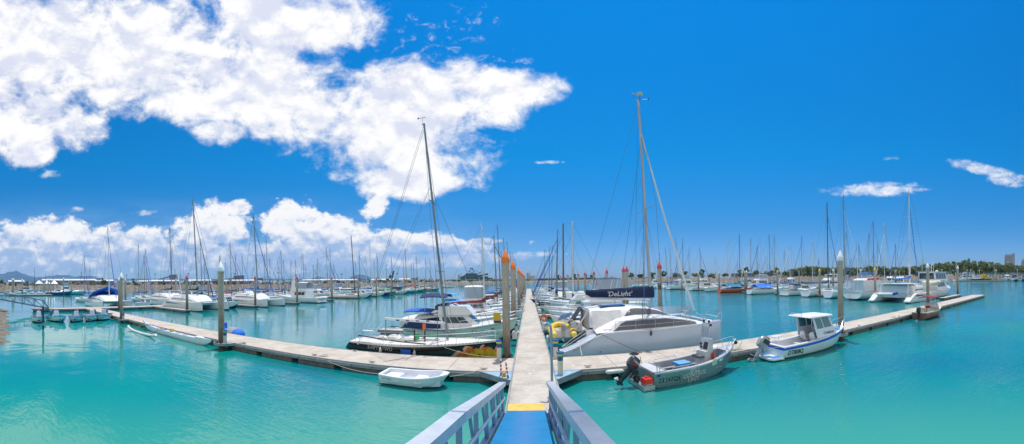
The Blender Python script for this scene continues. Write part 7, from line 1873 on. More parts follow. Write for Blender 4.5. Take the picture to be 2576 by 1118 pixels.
t, H = cruiser('bright yellow pilot vessel at the far right pontoon', px, py, R(-70), L=15, fb=1.5, hull=mat((.05, .16, .2), .4), house=YV, hh=2.4, lod=0, group=GFR, mast=True, antennas=False)
mb = MB(); mb.box(-5.5, 4.4, -2.4, 2.4, 1.6, 2.9); mb.build('bulwark', YV, t)
mb = MB(); mb.box(-2.5, 1.6, -1.6, 1.6, 3.7, 5.4); mb.build('wheelhouse', YV, t)
for k, (x, r, c, h) in enumerate([(2533, 270, WHITE, 'white fishing trawler with rigging at the far right pontoon'), (2552, 262, mat((.02, .04, .16), .5), 'trawler with navy upper cabin at the far right pontoon'), (2580, 258, ROYAL, 'blue boat cut by the right edge of the picture')]):
    px, py = polar(x, r); cruiser(h, px, py, R(-160), L=14, fb=1.9, hh=2.3, lod=0, group=GFR, mast=True, fly=True, antennas=False, house=c if k else WHITE, hull=WHITE if k < 2 else ROYAL)
px, py = polar(2567, 258); cruiser('tiny yellow and green cabin boat at the far right pontoon', px, py, R(-150), L=6, fb=.9, hh=1.4, lod=0, group=GFR, house=mat((.6, .6, .1), .4), antennas=False)
px, py = polar(2400, 250); cruiser('small pale boat low on the water left of the ferry', px, py, R(20), L=7, fb=.7, hh=.6, lod=0, group=GFR, antennas=False)
for k, (x, r) in enumerate([(2433, 262), (2442, 262), (2464, 290), (2503, 262), (2506, 262), (2559, 258), (2370, 240)]):
    px, py = polar(x, r); pile(f'{ORD[k]} tall thin pile of the far right pontoon from the left' if k < 6 else 'lone thin pile left of the far ferry', px, py, 9.0, CAPW, .32, 'tall thin piles of the far right pontoon')
# pier behind the right hand boats
px, py = polar(2528, 330)
t = thing('pier', 'far timber pier on piles behind the right hand trawlers', 'pier', (px, py, 0), R(-72))
mb = MB(); mb.box(-22, 22, -3, 3, 5.2, 5.9); mb.build('deck', GREYG, t)
mb = MB()
for i in range(14): x_ = lerp(-21, 21, i / 13); mb.bar((x_, -2.6, -1), (x_, -2.6, 5.2), .4); mb.bar((x_, 2.6, -1), (x_, 2.6, 5.2), .4)
tag(mb.build('pier_pile', FASC, t), kind='stuff')
mb = MB(); 
for i in range(23): x_ = lerp(-22, 22, i / 22); mb.bar((x_, -2.8, 5.9), (x_, -2.8, 7.0), .08)
mb.bar((-22, -2.8, 7.0), (22, -2.8, 7.0), .10); mb.build('railing', GREYG, t)
# grain silos
CONCF = mat((.36, .37, .42), .9, var=.08, scale=.05)
def silos(label, x0, x1, ytop, ybody, r):
    X0, Y0 = polar(x0, r); X1, Y1 = polar(x1, r); W_ = math.hypot(X1 - X0, Y1 - Y0)
    t = thing('grain_silo', label, 'silo', ((X0 + X1) / 2, (Y0 + Y1) / 2, 3), math.atan2(Y1 - Y0, X1 - X0))
    zb, zt = ztop(x0, ybody, r), ztop(x0, ytop, r)
    n = 6; rr_ = W_ * .80 / n / 2
    for i in range(n):
        mb = MB(); cx = -W_ / 2 + rr_ * (2 * i + 1)
        mb.lathe([(rr_ * 1.02, 0), (rr_ * 1.02, zb - 3)], (cx, 0, 0), 14); mb.build('silo_cell', CONCF, t)
    mb = MB(); mb.box(-W_ / 2 + rr_, W_ / 2 - W_ * .2, -rr_ * .8, rr_ * .8, zb - 3, zb + 4); mb.build('gallery', CONCF, t)
    mb = MB()
    for i in range(10): x_ = lerp(-W_ / 2 + rr_ * 1.3, W_ / 2 - W_ * .25, i / 9); mb.box(x_, x_ + 1.6, -rr_ * .8 - .2, -rr_ * .8, zb - 1, zb + 1.5)
    mb.build('gallery_window', GREYG, t)
    mb = MB(); mb.box(W_ / 2 - W_ * .26, W_ / 2, -rr_, rr_, 0, zt - 3); mb.build('lift_tower', CONCF, t)
    mb = MB(); mb.box(-W_ * .25, -W_ * .08, -rr_ * 1.08, -rr_ * 1.03, zb * .55, zb * .75); mb.build('pale_panel', mat((.50, .50, .54), .8), t)
silos('pale concrete grain silos with a lift tower above the right hand trees', 2527, 2553, 638, 646, 1150)
silos('second grain silo block cut by the right edge of the picture', 2569, 2605, 652, 658, 1150)
for lab, x, y0, w_, c in (('slim far blue tower rising over the middle of the right hand trees', 2440, 651, 14, mat((.03, .16, .30), .6)), ('small far steel frame above the trees left of the silos', 2467, 658, 9, mat((.12, .20, .30), .7)), ('low far gantry between the trees and the silos', 2512, 666, 9, mat((.14, .20, .30), .7))):
    X, Y = polar(x, 1100); z = ztop(x, y0, 1100)
    t = thing('tower', lab, 'tower', (X, Y, 4), -theta(x))
    mb = MB(); mb.box(-w_ / 2, w_ / 2 * .1, -4, 4, 0, z - 4); mb.build('shaft', c, t)
    mb = MB(); mb.bar((-w_ / 2, 0, (z - 4) * .75), (w_, 0, (z - 4) * .6), 2.2); mb.bar((w_ * .8, 0, 0), (w_ * .8, 0, (z - 4) * .62), 2); mb.build('frame', c, t)
X0, Y0 = polar(2553, 1150); X1, Y1 = polar(2580, 1150)
t = thing('conveyor', 'raised conveyor bridge joining the two grain silo blocks', 'conveyor', (X0, Y0, 3)); mb = MB(); mb.bar((0, 0, 26), (X1 - X0, Y1 - Y0, 26), 4, 3); mb.build('gallery', mat((.30, .42, .52), .7), t)
mb = MB()
for k in (.3, .7): mb.bar(((X1 - X0) * k, (Y1 - Y0) * k, 0), ((X1 - X0) * k, (Y1 - Y0) * k, 25), 1.5)
mb.build('leg', mat((.30, .42, .52), .7), t)

# ================================================================ trees
def leafm(c1, c2, nm):
    m = bpy.data.materials.new(nm); m.use_nodes = True; nt = m.node_tree; b = nt.nodes['Principled BSDF']
    g = nn(nt, 'ShaderNodeNewGeometry'); n = nn(nt, 'ShaderNodeTexNoise'); n.inputs['Scale'].default_value = .22; n.inputs['Detail'].default_value = 4
    nt.links.new(g.outputs['Position'], n.inputs['Vector'])
    cr = nn(nt, 'ShaderNodeValToRGB'); nt.links.new(n.outputs['Fac'], cr.inputs[0]); e = cr.color_ramp.elements
    e[0].position = .35; e[0].color = (*c1, 1); e[1].position = .65; e[1].color = (*c2, 1)
    nt.links.new(cr.outputs[0], b.inputs['Base Color']); b.inputs['Roughness'].default_value = .7; b.inputs['Specular IOR Level'].default_value = .2
    tr = nn(nt, 'ShaderNodeBsdfTranslucent'); nt.links.new(cr.outputs[0], tr.inputs[0]); mx = nn(nt, 'ShaderNodeMixShader'); mx.inputs[0].default_value = .3
    nt.links.new(b.outputs[0], mx.inputs[1]); nt.links.new(tr.outputs[0], mx.inputs[2]); nt.links.new(mx.outputs[0], nt.nodes['Material Output'].inputs[0])
    return m
LEAF = leafm((.09, .14, .055), (.31, .34, .13), 'gum leaves'); LEAF2 = leafm((.05, .10, .04), (.15, .19, .07), 'dark leaves'); LEAF3 = leafm((.15, .13, .08), (.24, .20, .12), 'dry scrub')
BARK = mat((.14, .10, .07), .9, var=.3)
def crown(mb, rnd, cx, cy, z0, z1, rad, n, leaf):
    """clusters of leaf-sized faces on irregular lobes"""
    k = max(4, n // 45); lobes = []
    for i in range(k):
        a = rnd.uniform(0, 6.28); f = rnd.random() ** .6; h = rnd.uniform(.12, .95)
        rr_ = rad * f * (.95 - .6 * abs(h - .45)); lobes.append((cx + math.cos(a) * rr_, cy + math.sin(a) * rr_, lerp(z0, z1, h), rad * rnd.uniform(.22, .42)))
    for i in range(n):
        lx, ly, lz, lr = rnd.choice(lobes)
        d = Vector((rnd.gauss(0, 1), rnd.gauss(0, 1), rnd.gauss(0, .8))).normalized() * lr * rnd.uniform(.55, 1.08)
        p = Vector((lx, ly, lz)) + d; s = leaf * rnd.uniform(.6, 1.4)
        u = Vector((rnd.gauss(0, 1), rnd.gauss(0, 1), rnd.gauss(0, .7))).normalized(); v = u.cross(d + Vector((0, 0, .3))).normalized()
        mb.add([p - u * s, p + v * s * .7, p + u * s, p - v * s * .7], [(0, 1, 2, 3)])
def limbs(mb, rnd, cx, cy, z0, h, rad, r0):
    top = Vector((cx + rnd.uniform(-.1, .1) * rad, cy, z0 + h * .75))
    mb.tube([(cx, cy, z0 - .5), Vector((cx, cy, z0)).lerp(top, .5) + Vector((rnd.uniform(-.3, .3), 0, 0)), top], r0, 6, r2=r0 * .3)
    for i in range(5):
        b = Vector((cx, cy, z0)).lerp(top, rnd.uniform(.3, .8)); a = rnd.uniform(0, 6.28)
        mb.tube([b, b + Vector((math.cos(a) * rad * .6, math.sin(a) * rad * .6, h * .22))], r0 * .4, 4, r2=r0 * .12)
rnd = random.Random(5)
TOP = [(1560, 690), (1600, 689), (1680, 685), (1760, 686), (1860, 682), (1940, 680), (1985, 680), (2030, 670), (2075, 673), (2110, 675), (2160, 674), (2200, 670), (2260, 674), (2300, 670), (2350, 664), (2390, 658), (2430, 655), (2480, 655), (2505, 660), (2520, 668), (2545, 662), (2580, 670), (2640, 668)]
shore = [(1400, 470), (1640, 400), (1900, 340), (2150, 330), (2300, 350), (2576, 420), (2840, 420)]
wood = MB(); trunks = MB()
for i in range(430):
    x = rnd.uniform(1985, 2660); r = interp(shore, x) + rnd.uniform(24, 75)
    yt = interp(TOP, x) + abs(rnd.gauss(0, 4.5)) - .8; z1 = max(9.5, ztop(x, yt, r)); X, Y = polar(x, r)
    rad = rnd.uniform(3.5, 6.2); crown(wood, rnd, X, Y, 5.2, z1, rad, 260, .75)
    if i % 3 == 0: limbs(trunks, rnd, X, Y, 5, z1 - 5, rad, .28)
o = wood.build('woodland', LEAF, fix=False); tag(o, 'dense green gum woodland along the right hand shore', 'woodland', kind='stuff')
trunks.build('trunks', BARK, o, fix=False)
scrub = MB()
for i in range(150):
    x = rnd.uniform(1430, 2640); r = interp(shore, x) + rnd.uniform(12, 30); X, Y = polar(x, r)
    crown(scrub, rnd, X, Y, 3.8, 3.8 + rnd.uniform(1.5, 4.0), rnd.uniform(1.5, 3), 60, .42)
tag(scrub.build('scrub', LEAF3, fix=False), 'dry brown scrub along the foot of the right hand bank', 'scrub', kind='stuff')
scrub = MB()
for i in range(230):
    x = rnd.uniform(0, 1330); r = interp([(0, 330), (300, 360), (620, 420), (1100, 520), (1340, 560)], x) + rnd.uniform(12, 46); X, Y = polar(x, r)
    crown(scrub, rnd, X, Y, 3.6, 3.8 + rnd.uniform(1.4, 3.6), rnd.uniform(2, 5), 60, .6)
tag(scrub.build('scrub', LEAF2, fix=False), 'low dark scrub along the top of the left hand and far bank', 'scrub', kind='stuff')
single = [(1590, 688, 5), (1612, 690, 4), (1640, 686, 5), (1668, 683, 4.5), (1700, 689, 5), (1722, 684, 4), (1748, 690, 4), (1766, 679, 3.6), (1790, 690, 4.5), (1822, 691, 4.5), (1862, 680, 3), (1876, 673, 4), (1905, 680, 4), (1935, 682, 5), (1955, 675, 4.5), (1975, 685, 4)]
for k, (x, yt, rad) in enumerate(single):
    r = interp(shore, x) + rnd.uniform(26, 46); X, Y = polar(x, r); z1 = ztop(x, yt, r)
    t = thing('gum_tree', f'{ORD[k]} separate gum tree from the left on the far right bank', 'tree', (X, Y, 5), 0, 'separate trees on the far right bank')
    mb = MB(); limbs(mb, rnd, 0, 0, 0, z1 - 5, rad, .3); mb.build('trunk', BARK, t, fix=False)
    mb = MB(); crown(mb, rnd, 0, 0, .6 if k % 3 else 1.6, z1 - 5, rad * 1.1, 800, .55); mb.build('crown', (LEAF, LEAF2)[k % 2], t, fix=False)

# ================================================================ left and centre shore
ROOFW = mat((.72, .72, .74), .4, var=.06, scale=.1); WALLT = mat((.46, .42, .36), .8, var=.12, scale=.1); WALLG = mat((.34, .38, .46), .7, var=.1, scale=.1)
def shed(label, x0, x1, r, yroof, ybase, wall=WALLT, roof=ROOFW, doors=3, depth=14, rise=1.6, name='shed'):
    r *= 1.1
    X0, Y0 = polar(x0, r); X1, Y1 = polar(x1, r); W_ = math.hypot(X1 - X0, Y1 - Y0); xm = (x0 + x1) / 2
    zb = max(5, min(ztop(xm, ybase - 2, r), 9)); zt = ztop(xm, yroof, r)
    t = thing(name, label, 'building', ((X0 + X1) / 2, (Y0 + Y1) / 2, 0), math.atan2(Y1 - Y0, X1 - X0))
    h = max(zt - rise, zb + 2); mb = MB(); mb.box(-W_ / 2, W_ / 2, 0, depth, zb - 5, h); mb.build('wall', wall, t)
    mb = MB(); mb.prism([(-.8, h), (depth / 2, h + rise), (depth + .8, h), (depth + .8, h + .3), (depth / 2, h + rise + .35), (-.8, h + .3)], -W_ / 2 - .6, W_ / 2 + .6, 'x'); mb.build('roof', roof, t)
    for i in range(doors):
        c = lerp(-W_ / 2, W_ / 2, (i + .5) / doors); mb = MB(); mb.box(c - 1.6, c + 1.6, -.12, .0, zb, zb + (h - zb) * .6); mb.build('door', mat((.10, .10, .12), .6), t)
        mb = MB(); mb.box(c + 2.4, c + 4.4, -.10, .0, zb + (h - zb) * .35, zb + (h - zb) * .65); mb.build('window', GLASS, t)
shed('long tan harbour shed with a white roof on the left shore', 106, 240, 352, 703, 715, doors=6)
shed('pale blue gabled shed at the right end of the long tan one', 240, 286, 345, 704.5, 715, wall=WALLG, doors=1)
shed('low grey rock walled hut at the far left of the shore', 22, 60, 345, 708, 716, wall=WALLG, doors=1)
shed('white shed behind the second white capped pile from the left', 376, 408, 372, 705, 715.5, wall=WHITE, doors=2)
shed('small open fronted white shed left of the first shed with a blue hull beside it', 348, 372, 372, 706, 715.5, wall=WHITE, doors=1)
shed('grey white workshop beside the white capped pile', 414, 450, 378, 705, 715.5, wall=WALLG, doors=2)
shed('long low white roof behind the left row masts', 470, 530, 395, 706, 713, wall=WHITE, doors=3)
shed('pale low warehouse right of the thick white capped pile', 560, 640, 420, 707, 713, wall=CREAM, doors=4)
shed('long white roofed warehouse under the small twin hills', 762, 850, 480, 704.5, 711, wall=OFFW, doors=5)
shed('white warehouse left of the round far hill', 852, 900, 480, 703.5, 711, wall=OFFW, doors=3)
shed('low white building between the round hill and the crane', 935, 990, 500, 704, 710, wall=OFFW, doors=3)
shed('small white cottage near the crane', 1005, 1030, 500, 703, 709, wall=WHITE, doors=1)
shed('long dark blue grey cargo shed beyond the end of the walkway', 1352, 1500, 640, 700, 708, wall=mat((.08, .12, .16), .7), roof=mat((.10, .15, .20), .6), doors=8)
shed('far blue grey roof right of the pink capped piles', 1840, 1925, 450, 686, 694, wall=mat((.14, .20, .28), .7), roof=mat((.16, .24, .34), .6), doors=3)
for k, (x, w_) in enumerate([(98, 20), (119, 14), (136, 16)]):
    X, Y = polar(x, 300); t = thing('marquee', f'{ORD[k]} peaked white marquee from the left on the left shore', 'marquee', (X, Y, 0), 0, 'peaked white marquees')
    W_ = w_ * 300 / 850 / 2; mb = MB(); z0, z1 = ztop(x, 714, 300), ztop(x, 705.5, 300)
    mb.add([(-W_, -W_, z0), (W_, -W_, z0), (W_, W_, z0), (-W_, W_, z0), (0, 0, z1)], [(0, 1, 4), (1, 2, 4), (2, 3, 4), (3, 0, 4)])
    mb.hexa([(-W_, -W_, z0 - .6), (W_, -W_, z0 - .6), (W_, W_, z0 - .6), (-W_, W_, z0 - .6)], [(-W_, -W_, z0), (W_, -W_, z0), (W_, W_, z0), (-W_, W_, z0)]); mb.build('canopy', WHITE, t)
    mb = MB()
    for a in (-1, 1):
        for b in (-1, 1): mb.bar((a * W_ * .95, b * W_ * .95, -.5), (a * W_ * .95, b * W_ * .95, z0), .3)
    mb.build('post', GREYG, t)
# fuel pontoon and boats on the far left
t = thing('floating_dock', 'far left pontoon with white fuel pumps standing on it', 'dock', (-149, 14.5, 0))
mb = MB(); mb.box(-2, 2, -9.5, 9.5, .25, .6); mb.build('deck_slab', DECK, t); mb = MB(); mb.box(-1.7, 1.7, -9, 9, -.3, .25); mb.build('float', FLOATM, t)
for k, y in enumerate((13.5, 16.6, 20.4)):
    t = thing('fuel_pump', f'{ORD[k]} white fuel pump from the left on the far left pontoon', 'fuel pump', (-148, y, .6), 0, 'white fuel pumps')
    mb = MB(); mb.box(-.4, .4, -.65, .65, 0, 1.9); mb.build('cabinet', WHITE, t); mb = MB(); mb.box(.4, .43, -.5, .5, 1.1, 1.6); mb.build('dial', GREYG, t)
    mb = MB(); mb.box(-.5, .5, -.75, .75, 1.9, 2.05); mb.build('cap', GREYG, t)
GLF = 'boats around the far left pontoon'
yacht('yacht with red sail cover behind the far left fuel pumps', *polar(87, 172), R(90), L=13, top=ztop(86.8, 674.4, 172), cover=RED, lod=0, group=GLF, mm=MASTD, mf=0, rake=0)
yacht('yacht with royal blue cover between two far left piles', *polar(135, 185), R(90), L=12, top=ztop(135.5, 689, 185), cover=ROYAL, lod=0, group=GLF, mf=0)
yacht('yacht with bare thin mast just left of the royal blue covered one', *polar(115.7, 190), R(85), L=11, top=ztop(115.7, 690, 190), cover=None, lod=0, group=GLF, mf=0, mm=MASTD)
yacht('white yacht moored alone between the sports cruisers and the second pile', *polar(227, 200), R(20), L=11, top=ztop(225, 673, 200), cover=None, lod=0, group=GLF, mf=0, mm=MASTD)
cruiser('navy and white sports cruiser right of the fuel pumps', *polar(148, 166), R(92), L=14, fb=1.3, hull=mat((.05, .10, .22), .3), lod=1, group=GLF, hh=1.2)
cruiser('long white sports cruiser with green glass right of the navy one', *polar(182, 172), R(88), L=15, fb=1.3, hull=PGREEN, lod=1, group=GLF, hh=1.3, glass=GLASSG)
cruiser('tall white flybridge cruiser behind the two sports cruisers', *polar(163, 190), R(100), L=14, fb=1.8, fly=True, flyc=GREYC, clear=True, lod=0, group=GLF, hh=2.0)
cruiser('low white motor boat at the right of the far left group', *polar(253, 205), R(80), L=12, fb=1.2, lod=0, group=GLF, hh=1.3)
cruiser('white workboat with red trim at the left of the fuel pontoon', *polar(66, 185), R(75), L=14, fb=1.8, lod=0, group=GLF, hh=2.0, mast=True, stripe=RED)
cruiser('small white boat beside the gangway at the left picture edge', *polar(22, 150), R(60), L=8, fb=1.0, lod=0, group=GLF, hh=1.2, glass=GLASSG)
cruiser('white motor boat with navy awning left of the fuel pumps', *polar(52, 168), R(90), L=10, fb=1.2, lod=0, group=GLF, bim=NAVY)
cruiser('white half cabin boat just behind the fuel pumps', *polar(104, 164), R(90), L=9, fb=1.1, lod=0, group=GLF)
for k, (x, r) in enumerate([(31, 150), (34.6, 150), (56, 165), (111, 175), (121, 152), (127, 165), (160, 158), (173, 185), (179, 170)]):
    px, py = polar(x, r); pile(f'{ORD[k]} thin white capped pile from the left in the far left group', px, py, 7.8 if k != 6 else 8.2, CAPW, .3, 'thin white capped piles on the far left')
# left gangway
t = thing('gangway', 'blue grey truss gangway sloping down to the left end of the walkway', 'gangway', (-59.2, 9.0, 0))
TR = mat((.16, .26, .34), .5, .3, var=.15)
def q(y, z): return (-.0, y - 9.0, z)
def gzl(y): return .55 + (9.0 - y) * .19
for nm, X in (('near_truss', .75), ('far_truss', -.75)):
    mb = MB()
    mb.bar((X, 0, .62), (X, -24, .62 + 24 * .19), .14, .14); mb.bar((X, -1.0, gzl(8) + 1.25), (X, -24, gzl(-15) + 1.3), .12, .14); mb.bar((X, 0, .62), (X, -1.0, gzl(8) + 1.25), .12)
    for i in range(14):
        y0 = -1.0 - i * 1.65; y1 = y0 - 1.65
        mb.bar((X, y0, gzl(9 + y0) + .08), (X, y0, gzl(9 + y0) + 1.25), .07); mb.bar((X, y0, gzl(9 + y0) + .08), (X, y1, gzl(9 + y1) + 1.25), .06)
    mb.build('truss', TR, t)
mb = MB(); mb.hexa([(-.7, 0, .5), (.7, 0, .5), (.7, -24, .5 + 24 * .19), (-.7, -24, .5 + 24 * .19)], [(-.7, 0, .58), (.7, 0, .58), (.7, -24, .58 + 24 * .19), (-.7, -24, .58 + 24 * .19)]); mb.build('ramp_deck', GREYG, t)
mb = MB(); mb.box(-.7, .7, .0, .7, .505, .56); mb.build('yellow_threshold', YELLOW, t)
t = thing('mooring_pile', 'thin black steel pile left of the skiffs under the far gangway', 'pile', (*P(108, 803), 0)); mb = MB(); mb.lathe([(.10, -1), (.10, 2.4)], n=10); mb.build('shaft', RUBBER, t)
mb = MB(); mb.lathe([(.16, .4), (.16, .7)], n=10); mb.build('collar', FASC, t)
# conveyor viaduct over the left shore
CV = mat((.14, .22, .36), .8, var=.1, scale=.05); CVB = mat((.22, .20, .24), .8, var=.15, scale=.05)
t = thing('conveyor', 'very long raised coal conveyor running behind the left shore', 'conveyor', (*polar(640, 900), 0))
ox, oy = polar(640, 900)
mb = MB(); lg = MB(); xs = list(range(270, 1000, 13)); pts = []
for i, x in enumerate(xs):
    X, Y = polar(x, 900); z = ztop(x, 704.6, 900); pts.append(Vector((X - ox, Y - oy, z)))
    lg.bar((X - ox, Y - oy, 6), (X - ox, Y - oy, z), 1.3)
for a, b in zip(pts, pts[1:]): mb.bar(a, b, 3.2, 2.2); mb.bar(a + Vector((0, 0, 3)), b + Vector((0, 0, 3)), .5)
mb.build('gallery', CV, t); tag(lg.build('trestle_leg', CV, t), kind='stuff')
for x, yt, w_ in ((436, 691, 16), (601, 693, 20), (252, 700, 14), (655, 699, 10), (950, 700, 9)):
    X, Y = polar(x, 890); zt = ztop(x, yt, 890); zb = ztop(x, 703.5, 890); mb = MB()
    s_ = w_ * .5
    c = Vector((X - ox, Y - oy, 0)); mb.hexa([c + Vector((-s_, -s_, zb)), c + Vector((s_, -s_, zb)), c + Vector((s_, s_, zb)), c + Vector((-s_, s_, zb))], [c + Vector((-s_, -s_, zt - 1)), c + Vector((s_, -s_, zt - 1)), c + Vector((s_, s_, zt)), c + Vector((-s_, s_, zt))])
    mb.build('transfer_house', CVB, t)
for x0, y0, x1, y1 in ((370, 712, 432, 695), (520, 712, 596, 699), (940, 712, 975, 703)):
    a = Vector((*polar(x0, 880), ztop(x0, y0, 880))) - Vector((ox, oy, 0)); b = Vector((*polar(x1, 880), ztop(x1, y1, 880))) - Vector((ox, oy, 0)); mb = MB(); mb.bar(a, b, 3.4, 3.0); mb.build('incline', CV, t)
for k, x in enumerate((205, 318, 390, 473, 495, 560, 590, 700, 745, 860, 1000)):
    X, Y = polar(x, 700); t = thing('light_mast', f'{ORD[k]} thin yard floodlight mast from the left on the far shore', 'light mast', (X, Y, 8), 0, 'yard floodlight masts')
    z = ztop(x, 688 + (k * 5) % 7, 700) - 8; mb = MB(); mb.bar((0, 0, 0), (0, 0, z), .6); mb.build('pole', CV, t); mb = MB(); mb.box(-2.5, 2.5, -1, 1, z, z + 1.4); mb.build('lamp_head', CV, t)
# bushes and small trees on the left shore
bl = [(6, 706, 5), (62, 710, 3), (67, 709, 4), (90, 709, 3), (92, 714, 3), (252, 702, 5), (262, 706, 4), (300, 708, 3), (318, 710, 3), (340, 702, 5), (402, 707, 4), (410, 709, 4), (468, 708, 5), (490, 707, 5), (505, 709, 4), (540, 706, 6), (548, 708, 5), (562, 709, 5), (579, 706, 6), (590, 709, 5), (604, 710, 4), (850, 706, 4), (885, 705, 4), (957, 703, 5), (975, 702, 5), (990, 704, 4), (1045, 700, 6), (1060, 701, 6), (1085, 703, 5), (1100, 704, 4)]
for k, (x, yt, rad) in enumerate(bl):
    r = interp([(0, 345), (300, 375), (620, 436), (1100, 540)], x) + (k * 7 % 12); X, Y = polar(x, r)
    t = thing('shrub', f'{ORD[k]} dark shrub counted from the left along the left shore', 'shrub', (X, Y, 4), 0, 'shrubs along the left shore')
    z1 = max(3, ztop(x, yt, r) - 4); mb = MB(); limbs(mb, rnd, 0, 0, 0, z1, rad * .8, .22); mb.build('trunk', BARK, t, fix=False)
    mb = MB(); crown(mb, rnd, 0, 0, .5, z1, rad * .9, 260, .55); mb.build('crown', (LEAF2, LEAF3, LEAF2)[k % 3], t, fix=False)
# parked cars on the left shore
for k, x in enumerate((292, 299, 306, 313, 322, 331, 462, 520, 527)):
    r = 352 + k; X, Y = polar(x, r); z = interp([(0, 5), (1, 5)], 0) + .2
    t = thing('parked_car', f'{ORD[k]} tiny parked car from the left on the left shore', 'car', (X, Y, z), -theta(x), 'cars parked on the left shore')
    c_ = (WHITE, GREYG, DBLUE, WHITE, RED)[k % 5]
    mb = MB(); mb.hexa([(-2.2, -.9, .3), (2.2, -.9, .3), (2.2, .9, .3), (-2.2, .9, .3)], [(-2.1, -.85, .95), (2.1, -.85, .9), (2.1, .85, .9), (-2.1, .85, .95)]); mb.build('body', c_, t)
    mb = MB(); mb.hexa([(-1.6, -.8, .93), (1.2, -.8, .93), (1.2, .8, .93), (-1.6, .8, .93)], [(-1.1, -.65, 1.5), (.5, -.65, 1.5), (.5, .65, 1.5), (-1.1, .65, 1.5)]); mb.build('cabin', GLASS, t)
# bulk loader, stockpiles and ships across the channel
DK_ = mat((.035, .10, .13), .7, var=.15, scale=.05)
ox, oy = polar(1190, 820); t = thing('ship_loader', 'dark teal bulk loader with lattice tower across the channel', 'ship loader', (ox, oy, 0))
def pz(x, y, r=820): X, Y = polar(x, r); return Vector((X - ox, Y - oy, ztop(x, y, r)))
mb = MB()
for x0, y0, x1, y1, w_ in ((1178, 697, 1184, 675, 1.2), (1196, 697, 1188, 675, 1.2), (1184, 676, 1190, 676, 2.5), (1180, 690, 1195, 683, .8), (1194, 690, 1181, 683, .8), (1183, 683, 1190, 677, .7), (1168, 694, 1182, 680, .6), (1204, 694, 1190, 678, .6), (1210, 688, 1190, 677, .5)): mb.bar(pz(x0, y0), pz(x1, y1), w_)
mb.build('lattice_tower', DK_, t)
mb = MB()
for x0, y0, x1, y1, w_ in ((1158, 700, 1176, 691, 3), (1196, 696, 1228, 690, 4), (1198, 692, 1212, 684, 1.6), (1172, 692, 1200, 692, 7), (1160, 698, 1228, 698, 4)): mb.bar(pz(x0, y0), pz(x1, y1), w_)
mb.build('boom', DK_, t)
mb = MB()
for x0 in (1164, 1176, 1190, 1204, 1218): mb.bar(pz(x0, 708), pz(x0, 697), 2.2)
mb.build('leg', DK_, t)
mb = MB(); mb.bar(pz(1160, 703), pz(1240, 703), 10, 7); mb.build('coal_bunker', DK_, t)
def ship(label, x0, x1, r, yd, c, ytop):
    X0, Y0 = polar(x0, r); X1, Y1 = polar(x1, r); W_ = math.hypot(X1 - X0, Y1 - Y0); zd = ztop(x0, yd, r); zt = ztop(x0, ytop, r)
    t = thing('ship', label, 'ship', ((X0 + X1) / 2, (Y0 + Y1) / 2, 0), math.atan2(Y1 - Y0, X1 - X0))
    mb = MB(); mb.hexa([(-W_ / 2, -6, 0), (W_ * .42, -6, 0), (W_ * .42, 6, 0), (-W_ / 2, 6, 0)], [(-W_ / 2, -7, zd), (W_ / 2, -2, zd * 1.05), (W_ / 2, 2, zd * 1.05), (-W_ / 2, 7, zd)]); mb.build('hull', c, t)
    h = zt - zd; mb = MB(); mb.box(-W_ * .42, -W_ * .18, -5, 5, zd, zd + h * .45); mb.box(-W_ * .38, -W_ * .22, -5, 5, zd + h * .45, zd + h * .62); mb.build('superstructure', c, t)
    mb = MB(); mb.box(-W_ * .46, -W_ * .40, -2, 2, zd, zd + h * .7); mb.build('funnel', DK_, t); mb = MB(); mb.bar((-W_ * .1, 0, zd), (-W_ * .1, 0, zt), 1.0); mb.bar((-W_ * .1 - 2.5, 0, zt * .93), (-W_ * .1 + 2.5, 0, zt * .93), .6); mb.build('ship_mast', CV, t)
SHC = mat((.34, .42, .50), .6, var=.05, scale=.05)
ship('pale grey ship left of the bulk loader', 1152, 1172, 1000, 699, SHC, 688); ship('pale ship with white bridge just beyond the end of the walkway', 1325, 1347, 1100, 695, SHC, 683)
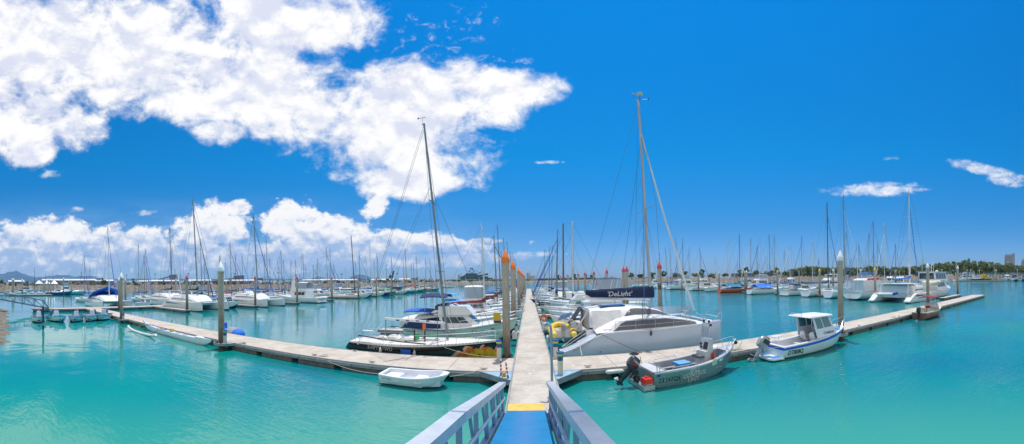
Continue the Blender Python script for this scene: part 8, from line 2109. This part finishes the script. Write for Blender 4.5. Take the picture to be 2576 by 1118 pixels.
for lab, x0, x1, yt in (('long dark stockpile under the bulk loader', 1118, 1262, 702.5), ('dark wharf line left of the walkway end', 1262, 1330, 703.5), ('dark wharf line right of the walkway end', 1330, 1500, 702)):
    X0, Y0 = polar(x0, 720); X1, Y1 = polar(x1, 720); W_ = math.hypot(X1 - X0, Y1 - Y0); z = ztop((x0 + x1) / 2, yt, 720)
    t = thing('stockpile' if 'stockpile' in lab else 'wharf', lab, 'wharf' if 'wharf' in lab else 'stockpile', ((X0 + X1) / 2, (Y0 + Y1) / 2, 0), math.atan2(Y1 - Y0, X1 - X0))
    mb = MB(); rows = []
    for i in range(24):
        k = i / 23; xx = lerp(-W_ / 2, W_ / 2, k); zz = z * (.9 + .12 * math.sin(k * 17 + x0)) if 'pile' in lab else z
        rows.append([(xx, -10, 2), (xx, -4, zz * .85 if 'pile' in lab else zz), (xx, 4, zz), (xx, 12, 2)])
    mb.loft(rows, False, False, 0, False); mb.build('mass', mat((.045, .09, .11), .9, var=.25, scale=.05), t)
for k, (x, yt) in enumerate([(1404, 694), (1446, 692), (1473, 693), (1488, 694)]):
    X, Y = polar(x, 700); z = ztop(x, yt, 700); t = thing('tower', f'{ORD[k]} small dark tower from the left on the wharf right of the walkway', 'tower', (X, Y, 0), 0, 'small dark wharf towers')
    mb = MB(); mb.box(-2.2, 2.2, -2, 2, 2, z); mb.build('shaft', DK_, t); mb = MB(); mb.box(-3, 3, -2.5, 2.5, z, z + 1.5); mb.build('cap', DK_, t)
X, Y = polar(986, 640); t = thing('crane', 'dark yard crane with raised jib left of the wooden mast', 'crane', (X, Y, 5)); mb = MB(); mb.bar((-4, 0, 0), (-3, 0, 13), 3); mb.bar((-6, 0, 10), (-1, 0, 11), 2.5); mb.build('tower', DK_, t); mb = MB(); mb.bar((0, 0, 6), (4, 0, 21), 2.4); mb.build('jib', DK_, t)
# lone boats out in the channel
cruiser('small white motor boat with blue top moored alone in the channel', *polar(1124, 250), R(180), L=11, fb=1.2, lod=1, bim=BLUE, hh=1.2, mast=True)
# ================================================================ air
hz_ = MB(); hz_.box(-6900, 6900, -6900, 6900, -3.0, 252)
m = bpy.data.materials.new('haze'); m.use_nodes = True; m.node_tree.nodes.clear()
vo = nn(m.node_tree, 'ShaderNodeOutputMaterial'); pv = nn(m.node_tree, 'ShaderNodeVolumePrincipled')
pv.inputs['Density'].default_value = .00006; pv.inputs['Color'].default_value = (.35, .68, 1.0, 1); pv.inputs['Anisotropy'].default_value = .2
m.node_tree.links.new(pv.outputs[0], vo.inputs['Volume'])
hb = hz_.build('haze', m); tag(hb, 'thin blue summer haze over the harbour', 'haze', kind='stuff')
sc.cycles.volume_bounces = 0
